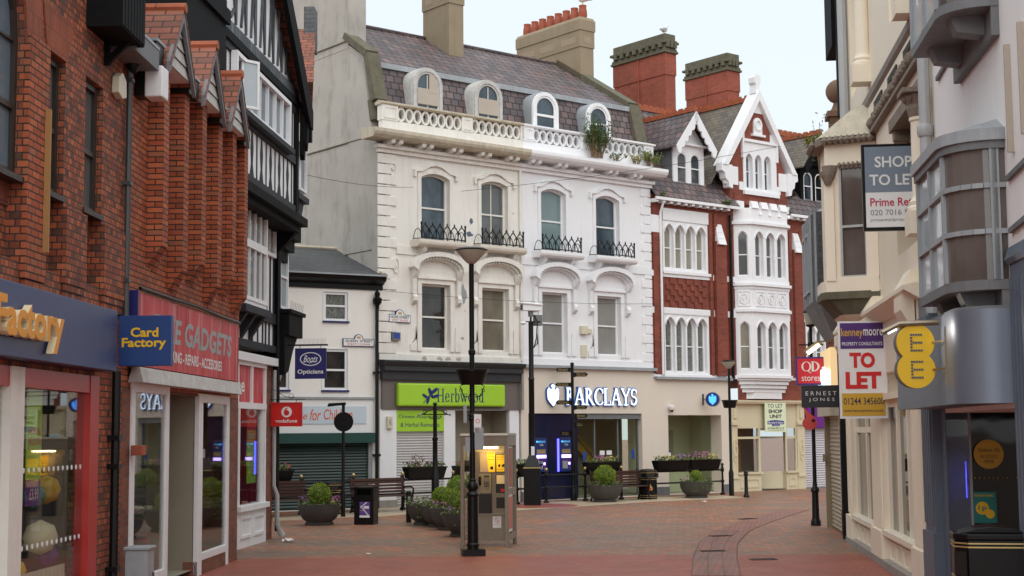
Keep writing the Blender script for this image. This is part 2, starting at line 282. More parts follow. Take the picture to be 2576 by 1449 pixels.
# ---------------------------------------------------------------- mesh builder
NOSPLIT = set('lettering artwork foliage flowers stem dot_strip ridge roller_shutter grate bird_spikes graffiti petals clipped_bush direction_arm open_casement wall keypad emblem crest bay end_frame body petals railing eagle letter_edge backrest seat dormer_front carved_cornice'.split())
class MB:
    def __init__(s, mat=None): s.v = []; s.f = []; s.m = []; s.mt = mat
    def add(s, vs, fs):
        n = len(s.v); s.v += [tuple(p) for p in vs]
        for f in fs: s.f.append(tuple(i + n for i in f)); s.m.append(s.mt)
        return s
    def quad(s, *p): return s.add(p, [tuple(range(len(p)))])
    def box(s, x0, x1, y0, y1, z0, z1, tx=0, ty=0):
        """tx, ty: shrink of the top on each side"""
        v = [(x0, y0, z0), (x1, y0, z0), (x1, y1, z0), (x0, y1, z0), (x0 + tx, y0 + ty, z1), (x1 - tx, y0 + ty, z1), (x1 - tx, y1 - ty, z1), (x0 + tx, y1 - ty, z1)]
        return s.add(v, [(0, 3, 2, 1), (4, 5, 6, 7), (0, 1, 5, 4), (1, 2, 6, 5), (2, 3, 7, 6), (3, 0, 4, 7)])
    def prism(s, poly, y0, y1):           # outline in x-z, counter-clockwise from the front
        n = len(poly); v = [(a, y0, b) for a, b in poly] + [(a, y1, b) for a, b in poly]
        return s.add(v, [tuple(range(n)), tuple(range(2 * n - 1, n - 1, -1))] + [((i + 1) % n, i, n + i, n + (i + 1) % n) for i in range(n)])
    def prismx(s, poly, x0, x1):          # outline in y-z
        n = len(poly); v = [(x0, a, b) for a, b in poly] + [(x1, a, b) for a, b in poly]
        return s.add(v, [tuple(range(n)), tuple(range(2 * n - 1, n - 1, -1))] + [((i + 1) % n, i, n + i, n + (i + 1) % n) for i in range(n)])
    def prismz(s, poly, z0, z1):          # outline in x-y
        n = len(poly); v = [(a, b, z0) for a, b in poly] + [(a, b, z1) for a, b in poly]
        return s.add(v, [tuple(range(n - 1, -1, -1)), tuple(range(n, 2 * n))] + [(i, (i + 1) % n, n + (i + 1) % n, n + i) for i in range(n)])
    def ring(s, outer, inner, y0, y1):
        n = len(outer); v = [(a, y0, b) for a, b in outer] + [(a, y0, b) for a, b in inner] + [(a, y1, b) for a, b in outer] + [(a, y1, b) for a, b in inner]
        f = []
        for i in range(n):
            j = (i + 1) % n
            f += [(i, j, n + j, n + i), (2 * n + j, 2 * n + i, 3 * n + i, 3 * n + j), (j, i, 2 * n + i, 2 * n + j), (n + i, n + j, 3 * n + j, 3 * n + i)]
        return s.add(v, f)
    def strip(s, outer, inner, y0, y1):   # open band between two equal polylines, closed at the ends
        n = len(outer); v = [(a, y0, b) for a, b in outer] + [(a, y0, b) for a, b in inner] + [(a, y1, b) for a, b in outer] + [(a, y1, b) for a, b in inner]
        f = [(0, n, 3 * n, 2 * n), (n - 1, 3 * n - 1, 4 * n - 1, 2 * n - 1)]
        for i in range(n - 1):
            j = i + 1
            f += [(i, j, n + j, n + i), (2 * n + j, 2 * n + i, 3 * n + i, 3 * n + j), (j, i, 2 * n + i, 2 * n + j), (n + i, n + j, 3 * n + j, 3 * n + i)]
        return s.add(v, f)
    def bar(s, a, b, w, d=None):          # square bar between two points
        a, b = Vector(a), Vector(b); d = d or w; t = (b - a).normalized(); up = Vector((0, 1, 0)) if abs(t.y) < .9 else Vector((0, 0, 1))
        sd = t.cross(up).normalized() * w / 2; dp = t.cross(sd).normalized() * d / 2
        v = [a + sd + dp, a - sd + dp, a - sd - dp, a + sd - dp, b + sd + dp, b - sd + dp, b - sd - dp, b + sd - dp]
        return s.add(v, [(0, 1, 2, 3), (7, 6, 5, 4), (0, 4, 5, 1), (1, 5, 6, 2), (2, 6, 7, 3), (3, 7, 4, 0)])
    def tube(s, pts, r, n=8, close=False):
        pts = [Vector(p) for p in pts]; rr = r if isinstance(r, (list, tuple)) else [r] * len(pts); vs = []; k = len(pts)
        for i, p in enumerate(pts):
            a = pts[(i - 1) % k] if (i or close) else p; b = pts[(i + 1) % k] if (i < k - 1 or close) else p
            t = (b - a).normalized(); up = Vector((0, 0, 1)) if abs(t.z) < .95 else Vector((1, 0, 0))
            x = t.cross(up).normalized(); y = t.cross(x)
            vs += [p + (x * cos(2 * pi * j / n) + y * sin(2 * pi * j / n)) * rr[i] for j in range(n)]
        f = []
        for i in range(k if close else k - 1):
            e = (i + 1) % k
            for j in range(n): f.append((i * n + j, e * n + j, e * n + (j + 1) % n, i * n + (j + 1) % n))
        if not close: f += [tuple(range(n)), tuple(range((k - 1) * n + n - 1, (k - 1) * n - 1, -1))]
        return s.add(vs, f)
    def lathe(s, prof, c=(0, 0, 0), n=16, ax=1.0, ay=1.0, rot=0):
        vs = []
        for r, z in prof: vs += [(c[0] + ax * r * cos(2 * pi * j / n + rot), c[1] + ay * r * sin(2 * pi * j / n + rot), c[2] + z) for j in range(n)]
        f = []
        for i in range(len(prof) - 1):
            for j in range(n): f.append((i * n + j, i * n + (j + 1) % n, (i + 1) * n + (j + 1) % n, (i + 1) * n + j))
        f += [tuple(range(n - 1, -1, -1)), tuple(range((len(prof) - 1) * n, len(prof) * n))]
        return s.add(vs, f)
    def disc(s, cx, cz, r, y0, y1, n=24, rz=None):
        rz = rz or r
        return s.prism([(cx + r * cos(2 * pi * i / n), cz + rz * sin(2 * pi * i / n)) for i in range(n)], y0, y1)
    def text(s, body, x0, x1, z0, z1, y, bold=0, depth=0, shear=0, side=None):
        """lettering fitted to a rectangle of the x-z plane, facing -y"""
        cu = bpy.data.curves.new('lettering', 'FONT'); cu.body = body; cu.offset = bold; cu.shear = shear; cu.resolution_u = 3; cu.align_x = 'CENTER'
        ob = bpy.data.objects.new('lettering', cu); me = bpy.data.meshes.new_from_object(ob)
        P = [v.co.copy() for v in me.vertices]; Fs = [tuple(p.vertices) for p in me.polygons]
        bpy.data.objects.remove(ob); bpy.data.curves.remove(cu); bpy.data.meshes.remove(me)
        a0 = min(p.x for p in P); a1 = max(p.x for p in P); b0 = min(p.y for p in P); b1 = max(p.y for p in P)
        V = [(x0 + (p.x - a0) / (a1 - a0) * (x1 - x0), y, z0 + (p.y - b0) / (b1 - b0) * (z1 - z0)) for p in P]
        s.add(V, Fs)
        if depth:
            from collections import Counter
            ed = Counter()
            for f in Fs:
                for i in range(len(f)): ed[tuple(sorted((f[i], f[(i + 1) % len(f)])))] += 1
            k = s.mt; s.mt = side or k
            for f in Fs:
                for i in range(len(f)):
                    a, b = f[i], f[(i + 1) % len(f)]
                    if ed[tuple(sorted((a, b)))] == 1:
                        A, B = V[a], V[b]; s.quad((B[0], y, B[2]), (A[0], y, A[2]), (A[0], y + depth, A[2]), (B[0], y + depth, B[2]))
            s.mt = k
        return s
    def wall(s, x0, x1, z0, z1, holes=(), y=0.0, depth=.2, rmat=None, back=None):
        """wall face with real openings; holes = (x0, x1, z0, z1, rise, kind)"""
        hs = [tuple(h) + (0, 'seg')[len(h) - 4:] if len(h) < 6 else tuple(h) for h in holes]
        xs = sorted({x0, x1} | {v for h in hs for v in h[:2] if x0 < v < x1}); zs = sorted({z0, z1} | {v for h in hs for v in h[2:4] if z0 < v < z1})
        for i in range(len(xs) - 1):
            for j in range(len(zs) - 1):
                cx, cz = (xs[i] + xs[i + 1]) / 2, (zs[j] + zs[j + 1]) / 2
                if any(h[0] < cx < h[1] and h[2] < cz < h[3] for h in hs): continue
                s.quad((xs[i], y, zs[j]), (xs[i + 1], y, zs[j]), (xs[i + 1], y, zs[j + 1]), (xs[i], y, zs[j + 1]))
        for h in hs:
            o = outline(*h); n = len(o)
            k = h[4]
            if k:
                top = o[2:]
                for a, b in zip(top[:-1], top[1:]):
                    if b[1] < h[3] - 1e-5 or a[1] < h[3] - 1e-5: s.quad((b[0], y, b[1]), (a[0], y, a[1]), (a[0], y, h[3]), (b[0], y, h[3]))
            q = s.mt; s.mt = rmat or q
            for i in range(n):
                a, b = o[i], o[(i + 1) % n]
                s.quad((b[0], y, b[1]), (a[0], y, a[1]), (a[0], y + depth, a[1]), (b[0], y + depth, b[1]))
            s.mt = q
        return s
    def leaf(s, p, size, squash=1.0):
        n = Vector((random.gauss(0, 1), random.gauss(0, 1), random.gauss(0, .8))).normalized(); t = n.orthogonal().normalized(); t.rotate(Matrix.Rotation(random.random() * 6.28, 3, n)); b = n.cross(t)
        p = Vector(p); L = size * random.uniform(.7, 1.3)
        return s.add([p - t * L, p - b * L * .45 * squash, p + t * L, p + b * L * .45 * squash], [(0, 1, 2, 3)])
    def groups(s):
        n = len(s.v); par = list(range(n))
        def fi(a):
            while par[a] != a: par[a] = par[par[a]]; a = par[a]
            return a
        for f in s.f:
            for i in f[1:]: par[fi(i)] = fi(f[0])
        bb = {}
        for f in s.f:
            r = fi(f[0])
            for i in f:
                p = s.v[i]; q = bb.setdefault(r, [list(p), list(p)])
                for k in range(3): q[0][k] = min(q[0][k], p[k]); q[1][k] = max(q[1][k], p[k])
        ks = list(bb); gp = {k: k for k in ks}
        if len(ks) > 160: return None
        def gf(a):
            while gp[a] != a: a = gp[a]
            return a
        T = .045
        for i, a in enumerate(ks):
            for b in ks[i + 1:]:
                if all(bb[a][0][k] - T <= bb[b][1][k] and bb[b][0][k] - T <= bb[a][1][k] for k in range(3)): gp[gf(b)] = gf(a)
        out = {}
        for f, m in zip(s.f, s.m): out.setdefault(gf(fi(f[0])), []).append((f, m))
        return list(out.values())
    def build(s, name, parent=None, smooth=0, bevel=0, M_=None):
        if parent is not None and name not in NOSPLIT and len(s.v) < 3000:
            g = s.groups()
            if g and 1 < len(g) <= 14:
                res = []
                for grp in g:
                    k = MB(); ids = {}
                    for f, mt in grp:
                        for i in f:
                            if i not in ids: ids[i] = len(k.v); k.v.append(s.v[i])
                        k.f.append(tuple(ids[i] for i in f)); k.m.append(mt)
                    res.append(k.build1(name, parent, smooth, bevel, M_))
                return res[0]
        return s.build1(name, parent, smooth, bevel, M_)
    def build1(s, name, parent=None, smooth=0, bevel=0, M_=None):
        me = bpy.data.meshes.new(name); me.from_pydata(s.v, [], s.f)
        mats = []
        for k in s.m:
            if k not in mats: mats.append(k)
        for k in mats: me.materials.append(M[k])
        me.polygons.foreach_set('material_index', [mats.index(k) for k in s.m])
        if smooth:
            me.polygons.foreach_set('use_smooth', [True] * len(s.f)); me.set_sharp_from_angle(angle=math.radians(smooth))
        me.update(); o = bpy.data.objects.new(name, me); col.objects.link(o)
        if parent: o.parent = parent
        if M_ is not None: o.matrix_world = M_
        if bevel:
            b = o.modifiers.new('bevel', 'BEVEL'); b.width = bevel; b.segments = 2; b.limit_method = 'ANGLE'; b.angle_limit = math.radians(40)
        return o
def outline(x0, x1, z0, z1, rise=0, kind='seg', n=10):
    if not rise: return [(x0, z0), (x1, z0), (x1, z1), (x0, z1)]
    pts = [(x0, z0), (x1, z0)]; c, h = (x0 + x1) / 2, (x1 - x0) / 2; zs = z1 - rise
    for i in range(n + 1):
        t = cos(pi * i / n)
        if kind == 'round': f = sqrt(max(0, 1 - t * t))
        elif kind == 'tudor': f = .72 * sqrt(max(0, 1 - t * t)) + .28 * (1 - abs(t))
        elif kind == 'ogee': f = .85 * sqrt(max(0, 1 - t * t)) + .15 * (1 - abs(t))
        else: f = 1 - t * t
        pts.append((c + h * t, zs + rise * f))
    return pts
def tag(o, label, cat, group=None, kind=None):
    if label: o['label'] = label
    if cat: o['category'] = cat
    if group: o['group'] = group
    if kind: o['kind'] = kind
    return o
def thing(name, label, cat, M_, group=None):
    o = bpy.data.objects.new(name, None); col.objects.link(o); o.matrix_world = M_; o.empty_display_size = .2
    return tag(o, label, cat, group)
def mat4(X, Y, P): return Matrix(((X[0], Y[0], 0, P[0]), (X[1], Y[1], 0, P[1]), (X[2] if len(X) > 2 else 0, Y[2] if len(Y) > 2 else 0, 1, P[2]), (0, 0, 0, 1)))
def fm(f, u=0.0, y=0.0, z=0.0):            # frame on a facade: x along it, y into the building
    p = f.w(u, y); return mat4(f.d, f.n, (p[0], p[1], z))
def gm(x, y, deg=0, z=0): return Matrix.Translation((x, y, z)) @ Matrix.Rotation(math.radians(deg), 4, 'Z')
def dup(root, M_, label=None, group=None):
    def cp(o, par):
        c = o.copy(); col.objects.link(c)
        if par: c.parent = par; c.matrix_parent_inverse = o.matrix_parent_inverse
        for ch in list(o.children): cp(ch, c)
        return c
    r = cp(root, None); r.matrix_world = M_
    if label: r['label'] = label
    if group: r['group'] = group
    return r
def structure(name, mb, M_=None): return tag(mb.build(name, None, M_=M_), None, None, None, 'structure')
def sash(par, x0, x1, z0, z1, y, gl, fr='white trim', w=.055, zm=None, rise=0, kind='seg', vb=(), hb=(), d=.05, name='window'):
    """a window: frame with meeting rail and bars, and its pane as a sub-part"""
    m = MB(fr); o = outline(x0, x1, z0, z1, rise, kind); r2 = max(0.0, rise - w * .4) if rise else 0
    i = outline(x0 + w, x1 - w, z0 + w, z1 - w, r2, kind); m.ring(o, i, y - d, y + .02)
    if zm: m.box(x0 + w, x1 - w, y - d * .8, y + .015, zm - w * .42, zm + w * .42)
    for v in vb: m.box(v - w * .22, v + w * .22, y - d * .7, y + .012, z0 + w, z1 - w)
    for h in hb: m.box(x0 + w, x1 - w, y - d * .65, y + .010, h - w * .22, h + w * .22)
    fo = m.build(name, par)
    p = MB(gl); k = len(i); p.add([(a, y, b) for a, b in i], [tuple(range(k))]); p.build('pane', fo)
    return fo
# ================================================================ ground
g = MB('paving'); g.quad((-400, -400, 0), (400, -400, 0), (400, 400, 0), (-400, 400, 0)); structure('ground', g)
g = MB('red paving'); g.quad((-5.2, 12, .004), (6.4, 12, .004), (6.6, 25.9, .004), (3, 26.2, .004), (-.5, 26.35, .004), (-4.9, 26.0, .004)); structure('red_paving', g)
lo = [gnd('A5', 225, 1078), gnd('A5', 760, 1050), gnd('A5', 930, 1048), gnd('A5', 1140, 1030), gnd('A6', 100, 1016), gnd('A6', 500, 990), gnd('A6', 1000, 958), gnd('A6', 1640, 931)]
hi = [gnd('A6', 1480, 916), gnd('A6', 1000, 928), gnd('A6', 560, 948), gnd('A6', 100, 968), gnd('A5', 1140, 965), gnd('A5', 760, 1015), gnd('A5', 225, 1046)]
g = MB('tan paving'); g.quad(*[(p[0], p[1], .004) for p in lo + hi]); structure('stone_paving', g)
cx, cy = gnd('A6', 205, 984)
g = MB('red paving'); g.quad(*[(cx + 1.35 * cos(i * pi / 16), cy + 1.35 * sin(i * pi / 16), .008) for i in range(32)]); structure('red_paving_circle', g)
path = [gnd('A6', *q) for q in ((1425, 1449), (1415, 1330), (1440, 1230), (1530, 1150), (1700, 1085), (1950, 1010))]
g = MB('drain paving')
P = [Vector((a, b, .009)) for a, b in path]
for i in range(len(P) - 1):
    pass
Lf, Rt = [], []
for i, p in enumerate(P):
    t = (P[min(i + 1, len(P) - 1)] - P[max(i - 1, 0)]).normalized(); n_ = Vector((-t.y, t.x, 0)); Lf.append(p + n_ * .36); Rt.append(p - n_ * .36)
for i in range(len(P) - 1): g.quad(Rt[i], Rt[i + 1], Lf[i + 1], Lf[i])
structure('drainage_channel_paving', g)
g = MB('black paint')
for s_ in (-.36, -.12, .12, .36):
    q = []
    for i, p in enumerate(P):
        t = (P[min(i + 1, len(P) - 1)] - P[max(i - 1, 0)]).normalized(); n_ = Vector((-t.y, t.x, 0)); q.append((p + n_ * s_ * 1.02, n_))
    for i in range(len(P) - 1):
        a, na = q[i]; b, nb = q[i + 1]; z = Vector((0, 0, .004)); g.quad(a - na * .005 + z, b - nb * .005 + z, b + nb * .005 + z, a + na * .005 + z) if i < 3 else None
structure('channel_joints', g)
def grate(x, y, r, lab):
    t = thing('drain_grate', lab, 'drain', gm(x, y, r), 'drain grates in the paving')
    m = MB('black metal'); m.ring([(-.22, -.12), (.22, -.12), (.22, .12), (-.22, .12)], [(-.19, -.09), (.19, -.09), (.19, .09), (-.19, .09)], -.02, -.014)
    for i in range(9): m.prism([(-.18 + i * .042, -.09), (-.16 + i * .042, -.09), (-.16 + i * .042, .09), (-.18 + i * .042, .09)], -.019, -.014)
    m.v = [(a, c, -b) for a, b, c in m.v]; m.build('grate', t)
for q, r, lab in (((1400, 1287), 5, 'small iron drain grate in the paved channel nearest the camera'), ((1452, 1187), 20, 'small iron drain grate at the bend of the paved channel'), ((1630, 1073), 30, 'small iron drain grate farthest along the curving channel'), ((1735, 1342), 8, 'small iron drain grate in the brick paving right of the channel')):
    grate(*gnd('A6', *q), r, lab)
# ================================================================ brick building with the card shop (left, nearest)
I4 = fm(FL)
bA = thing('brick_building', 'dark red brick building with an arched window above the blue card shop sign', 'building', I4)
m = MB('dark brick')
W2, W3 = (-9.87, -9.2, 3.95, 6.36), (-8.46, -7.78, 3.95, 6.4)
AW = (-13.0, -10.5, 3.95, 7.45, 1.2, 'round')
m.wall(-24, -6.74, 2.85, 9.2, [AW, W2, W3], 0, .17)
m.quad((-24, 0, 9.2), (-6.74, 0, 9.2), (-6.74, 9, 9.2), (-24, 9, 9.2)); m.quad((-6.74, 9, 0), (-6.74, 0, 0), (-6.74, 0, 9.2), (-6.74, 9, 9.2))
m.box(-7.86, -6.745, -.001, .35, 0, 2.86)                          # pier beside the shop window
for a, b in ((W2[0], W2[1]), (W3[0], W3[1]), (AW[0], AW[1])): m.quad((a, .15, 3.95), (b, .15, 3.95), (b, .15, 4.84), (a, .15, 4.84))
for a, b, z in ((-9.2, -8.46, 3.95), (-7.78, -6.76, 3.95)):         # corbelled feet of the piers
    for i in range(3): m.box(a + .02 * i, b - .02 * i, -.05 + .012 * i, .0, z - .09 * (i + 1), z - .09 * i)
    m.box(a, b, -.052, 0, z, 4.72)
m.build('wall', bA)
m = MB('gauged brick')
m.mt = 'orange brick'; m.box(-10.5, -9.87, -.06, 0, 3.78, 6.36); m.box(-10.46, -9.91, -.045, 0, 3.66, 3.78); m.box(-10.42, -9.95, -.03, 0, 3.54, 3.66); m.mt = 'gauged brick'
o = outline(-13.0, -10.5, 3.95, 7.45, 1.2, 'round')[2:]; oo = [(-11.75 + (a + 11.75) * 1.4, 6.25 + (b - 6.25) * 1.5) for a, b in o]
m.strip(oo, o, -.03, 0); m.prism([(-9.87, 6.36), (-9.2, 6.36), (-8.95, 6.85), (-10.0, 6.85)], -.024, 0)
m.build('brick_arch', bA)
m = MB('soldier brick')
for a, b in ((W2[0], W2[1]), (W3[0], W3[1]), (AW[0], AW[1])): m.box(a, b, .13, .152, 4.52, 4.77)
m.build('soldier_course', bA)
for x0, x1, rise, z1 in ((-13.0, -10.5, 1.2, 7.45), (-9.87, -9.2, 0, 6.36), (-8.46, -7.78, 0, 6.4)):
    f = sash(bA, x0 + .01, x1 - .01, 4.82, z1 - .01, .12, 'pane sky' if rise else 'pane grey', 'brown frame', .07, 5.55, rise, 'round', (-11.75,) if rise else (), (6.25,) if rise else ())
    s_ = MB('brown frame'); s_.box(x0 - .05, x1 + .03, -.03, .15, 4.76, 4.82); s_.build('sill', f)
m = MB('black timber'); m.box(-8.5, -7.5, -.42, 0, 6.98, 8.6)
for i in range(8): m.box(-8.5 + i * .125, -8.4 + i * .125, -.435, -.42, 7.0, 8.6)
m.mt = 'black timber'; m.bar((-7.75, -.02, 6.72), (-7.75, -.38, 7.1), .07); m.bar((-7.75, -.035, 6.7), (-7.75, -.035, 7.12), .06)
m.build('timber_gable', bA)
m = MB('grey board'); m.box(-7.6, -6.5, -.34, -.002, 6.93, 7.2); m.mt = 'lead'; m.box(-7.6, -6.5, -.35, 0, 7.2, 7.24); m.build('gutter_box', bA)
m = MB('grey pipe'); m.tube([(-6.86, -.06, 6.95), (-6.86, -.06, 3.4)], .04, 8)
for z in (6.7, 5.35, 4.1): m.box(-6.92, -6.8, -.11, 0, z, z + .05)
m.mt = 'black paint'; m.lathe([(.04, 6.82), (.09, 6.9), (.1, 7.0)], (-6.86, -.1, 0), 10); m.build('drainpipe', bA, 40)
m = MB('black paint'); m.tube([(-7.28, -.08, 2.95), (-7.28, -.08, .05)], .055, 8)
for z in (2.1, 1.75, .5): m.box(-7.36, -7.2, -.15, 0, z, z + .06)
m.build('drainpipe', bA, 40)
# shopfront
m = MB('cream trim'); m.box(-10.8, -10.42, -.06, .1, 0, 2.86); m.box(-13.6, -13.3, -.06, .1, 0, 2.86); m.build('mullion', bA)
m = MB('door red'); m.box(-8.2, -7.87, -.05, .12, 0, 2.86); m.box(-10.42, -8.2, -.04, .1, 2.66, 2.86); m.box(-13.3, -10.8, -.04, .1, 2.66, 2.86); m.build('window_surround', bA)
for a, b in ((-10.42, -8.2), (-13.3, -10.8)):
    m = MB('shop glass'); m.box(a, b, .03, .045, .28, 2.66); p = m.build('shop_window', bA)
    k = MB('white sign')
    for z in (1.8, 1.0):
        for i in range(14): k.disc(a + .1 + i * .155, z, .028, .022, .027, 8)
    k.build('dot_strip', p)
m = MB('door red'); m.box(-13.3, -8.2, -.04, .1, 0, .28); m.build('plinth', bA)
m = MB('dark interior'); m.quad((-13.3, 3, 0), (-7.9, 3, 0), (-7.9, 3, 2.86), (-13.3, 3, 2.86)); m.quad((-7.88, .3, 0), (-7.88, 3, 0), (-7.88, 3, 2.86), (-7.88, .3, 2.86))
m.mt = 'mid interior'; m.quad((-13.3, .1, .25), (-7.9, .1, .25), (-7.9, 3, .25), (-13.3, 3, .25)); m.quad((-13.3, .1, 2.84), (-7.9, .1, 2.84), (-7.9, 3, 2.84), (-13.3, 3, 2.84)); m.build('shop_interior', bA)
# the goods in the card shop window
def goods(nm_, lab, cat, mt, u, y, z0, w_, h_, txt=(), grp=None):
    t = thing(nm_, lab, cat, fm(FL, u, y, z0), grp); q = MB(mt); q.box(-w_ / 2, w_ / 2, -.01, .01, 0, h_); p = q.build('panel', t)
    for body, a, b, c, d, mm in txt: MB(mm).text(body, a * w_, b * w_, c * h_, d * h_, -.013, .01).build('lettering', t)
goods('hanging_poster', 'lime green poster hanging in the card shop window', 'poster', 'lime', -9.72, .08, 1.7, .42, .95, [('NUMERAL', -.42, .42, .5, .58, 'voda red'), ('BALLOONS', -.45, .45, .38, .47, 'voda red')])
goods('hanging_poster', 'small purple price poster below the lime one', 'poster', 'cirro purple', -9.72, .08, 1.42, .4, .26, [('£3.99', -.35, .35, .25, .7, 'white sign')])
t = thing('display_shelf', 'low grey shelf of greeting cards behind the card shop glass', 'shelf', fm(FL, -9.3, .15, .28)); m = MB('pale interior')
for i in range(14): m.box(-.9 + i * .13, -.8 + i * .13, 0, .02, 0, .42)
m.build('card', t); m = MB('mid interior'); m.box(-1, 1, .02, .3, 0, .3); m.build('shelf', t)
for u, z, r, mt, lab in ((-8.6, 1.55, .17, 'amber', 'orange foil balloon in the card shop window'), (-9.0, 1.5, .14, 'teal', 'teal foil balloon in the card shop window'), (-8.75, 1.02, .2, 'poster pale', 'large pale yellow balloon in the card shop window'), (-8.5, .8, .13, 'cirro purple', 'magenta balloon near the floor of the card shop window'), (-9.55, .72, .13, 'ee yellow', 'yellow balloon low in the card shop window')):
    m = MB(mt); m.lathe([(.001, -r), (r * .7, -r * .7), (r, 0), (r * .75, r * .65), (.001, r)], (0, 0, 0), 12); tag(m.build('balloon', None, 60, M_=fm(FL, u, .32, z)), lab, 'balloon', 'balloons in the card shop')
# ================================================================ brick building with fins and gablets
bB = thing('brick_building', 'orange brick building with projecting brick fins under three tiled gablets', 'building', fm(FL))
m = MB('orange brick')
m.wall(-6.74, .3, 2.75, 7.35, [], 0, .2); m.quad((.3, 0, 2.75), (.3, 8, 2.75), (.3, 8, 7.35), (.3, 0, 7.35)); m.quad((-6.74, .0, 7.35), (.3, .0, 7.35), (.3, 8, 7.9), (-6.74, 8, 7.9))
m.mt = 'pier brick'; m.box(-6.74, -6.38, -.0015, .4, .0, 2.76); m.box(-.5, .3, -.0015, 6, 0, 2.76)
m.build('wall', bB)
FU = (-5.75, -4.63, -3.52, -2.42, -1.36, -.4)
for i, u in enumerate(FU):
    m = MB('orange brick'); zb = 4.72 - .22 * (i % 2)
    m.prismx([(-.22, zb), (0, zb - .3), (0, 7.32), (-.22, 7.32)], u, u + .29)
    m.prismx([(-.12, zb - .02), (0, zb - .34), (0, zb + .5), (-.12, zb + .4)], u + .29, u + .5)
    m.build('brick_fin', bB)
for c in (-5.4, -3.4, -1.55):
    hw, ze, za = .66, 7.19, 8.08
    r = MB('roof tile')
    for s_ in (-1, 1):
        e = (c + s_ * (hw + .06), ze - .08); a = (c, za)
        v = [(e[0], -.4, e[1]), (e[0], 2.2, e[1]), (a[0], 2.2, a[1]), (a[0], -.4, a[1])]
        up = [(x, y, z + .05) for x, y, z in v]
        if s_ > 0: r.add(v + up, [(0, 3, 2, 1), (4, 5, 6, 7), (0, 4, 7, 3), (0, 1, 5, 4)])
        else: r.add(v + up, [(0, 1, 2, 3), (7, 6, 5, 4), (0, 3, 7, 4), (4, 5, 1, 0)])
    ro = r.build('roof', bB)
    q = MB('ridge tile')
    for i in range(6): q.tube([(c, -.42 + i * .42, za + .02), (c, -.42 + i * .42 + .41, za + .02)], .075, 8)
    q.build('ridge', ro, 40)
    q = MB('weathered white'); q.add([(c - hw, -.3, ze), (c + hw, -.3, ze), (c, -.3, za - .04)], [(0, 1, 2)])
    for i in range(5):
        z0 = ze + i * .17; w_ = hw * (1 - (z0 - ze) / (za - ze)); w1 = hw * (1 - (z0 + .16 - ze) / (za - ze))
        if w1 > 0: q.add([(c - w_, -.325, z0), (c + w_, -.325, z0), (c + w1, -.305, z0 + .16), (c - w1, -.305, z0 + .16)], [(0, 1, 2, 3)])
    q.mt = 'white render'; q.quad((c - hw, -.32, ze - .005), (c - hw, 0, ze - .005), (c + hw, 0, ze - .005), (c + hw, -.32, ze - .005)); q.build('weatherboarding', bB)
    q = MB('grey board')
    for s_ in (-1, 1): q.add([(c + s_ * (hw + .07), -.39, ze - .2), (c + s_ * (hw + .07), -.39, ze - .03), (c, -.39, za + .02), (c, -.39, za - .17), (c + s_ * (hw + .07), -.34, ze - .2), (c + s_ * (hw + .07), -.34, ze - .03), (c, -.34, za + .02), (c, -.34, za - .17)], [(0, 1, 2, 3), (7, 6, 5, 4), (0, 3, 7, 4), (1, 0, 4, 5), (2, 1, 5, 6)])
    q.build('bargeboard', bB)
for a, b in ((-6.5, -6.1), (-4.7, -4.1), (-2.7, -2.25), (-.85, -.5)):
    m = MB('black paint'); m.box(a, b, -.3, 0, 7.06, 7.34); m.mt = 'lead'; m.box(a - .02, b + .02, -.32, 0, 7.34, 7.38); m.build('gutter_box', bB)
# locksmith shopfront
m = MB('white trim')
m.box(-6.38, -6.22, -.03, .05, .0, 2.86); m.box(-4.66, -4.48, -.03, .05, .0, 2.86); m.box(-2.68, -2.42, -.03, .05, .0, 2.8); m.box(-.68, -.5, -.03, .05, .0, 2.8)
m.box(-6.22, -4.66, -.03, .05, .12, .3); m.box(-2.42, -.68, -.03, .05, .22, .34); m.box(-6.22, -4.66, -.03, .05, 2.72, 2.86); m.box(-2.42, -.68, -.03, .05, 2.66, 2.8)
m.build('shop_frame', bB, bevel=.01)
m = MB('weathered white'); m.box(-6.5, -.33, -.2, .0, 2.84, 3.04, 0, .05); m.build('shutter_box', bB)
m = MB('pier brick'); m.box(-6.38, -4.48, -.02, .2, .0, .12); m.box(-2.68, -.5, -.02, .2, .0, .22); m.build('plinth', bB)
for a, b, z0, z1 in ((-6.22, -4.66, .3, 2.72), (-2.42, -.68, .34, 2.66)):
    m = MB('shop glass'); m.box(a, b, .0, .012, z0, z1); m.build('shop_window', bB)
m = MB('shop glass'); m.quad((-4.48, .05, .15), (-3.95, 1.6, .15), (-3.95, 1.6, 2.6), (-4.48, .05, 2.6)); m.build('shop_window', bB)
m = MB('white trim'); m.box(-3.9, -3.8, 1.55, 1.62, .1, 2.2); m.box(-2.9, -2.8, 1.55, 1.62, .1, 2.2); m.box(-3.8, -2.9, 1.55, 1.62, 2.1, 2.2); m.box(-3.8, -2.9, 1.55, 1.62, .1, .9); d = m.build('door', bB)
m = MB('clear glass'); m.box(-3.8, -2.9, 1.58, 1.59, .9, 2.1); m.build('pane', d)
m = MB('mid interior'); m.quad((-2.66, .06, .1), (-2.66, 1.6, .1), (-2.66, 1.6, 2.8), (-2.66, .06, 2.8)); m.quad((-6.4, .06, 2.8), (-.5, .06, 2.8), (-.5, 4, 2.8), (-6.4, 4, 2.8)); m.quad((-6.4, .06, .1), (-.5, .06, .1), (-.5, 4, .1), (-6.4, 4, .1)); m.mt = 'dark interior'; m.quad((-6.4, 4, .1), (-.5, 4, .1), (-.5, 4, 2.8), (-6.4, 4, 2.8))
m.mt = 'grey board'
for i in range(16): m.box(-4.4, -4.38 + .02, .3 + i * .001, 1.5, .2 + i * .16, .33 + i * .16)
m.build('shop_interior', bB)
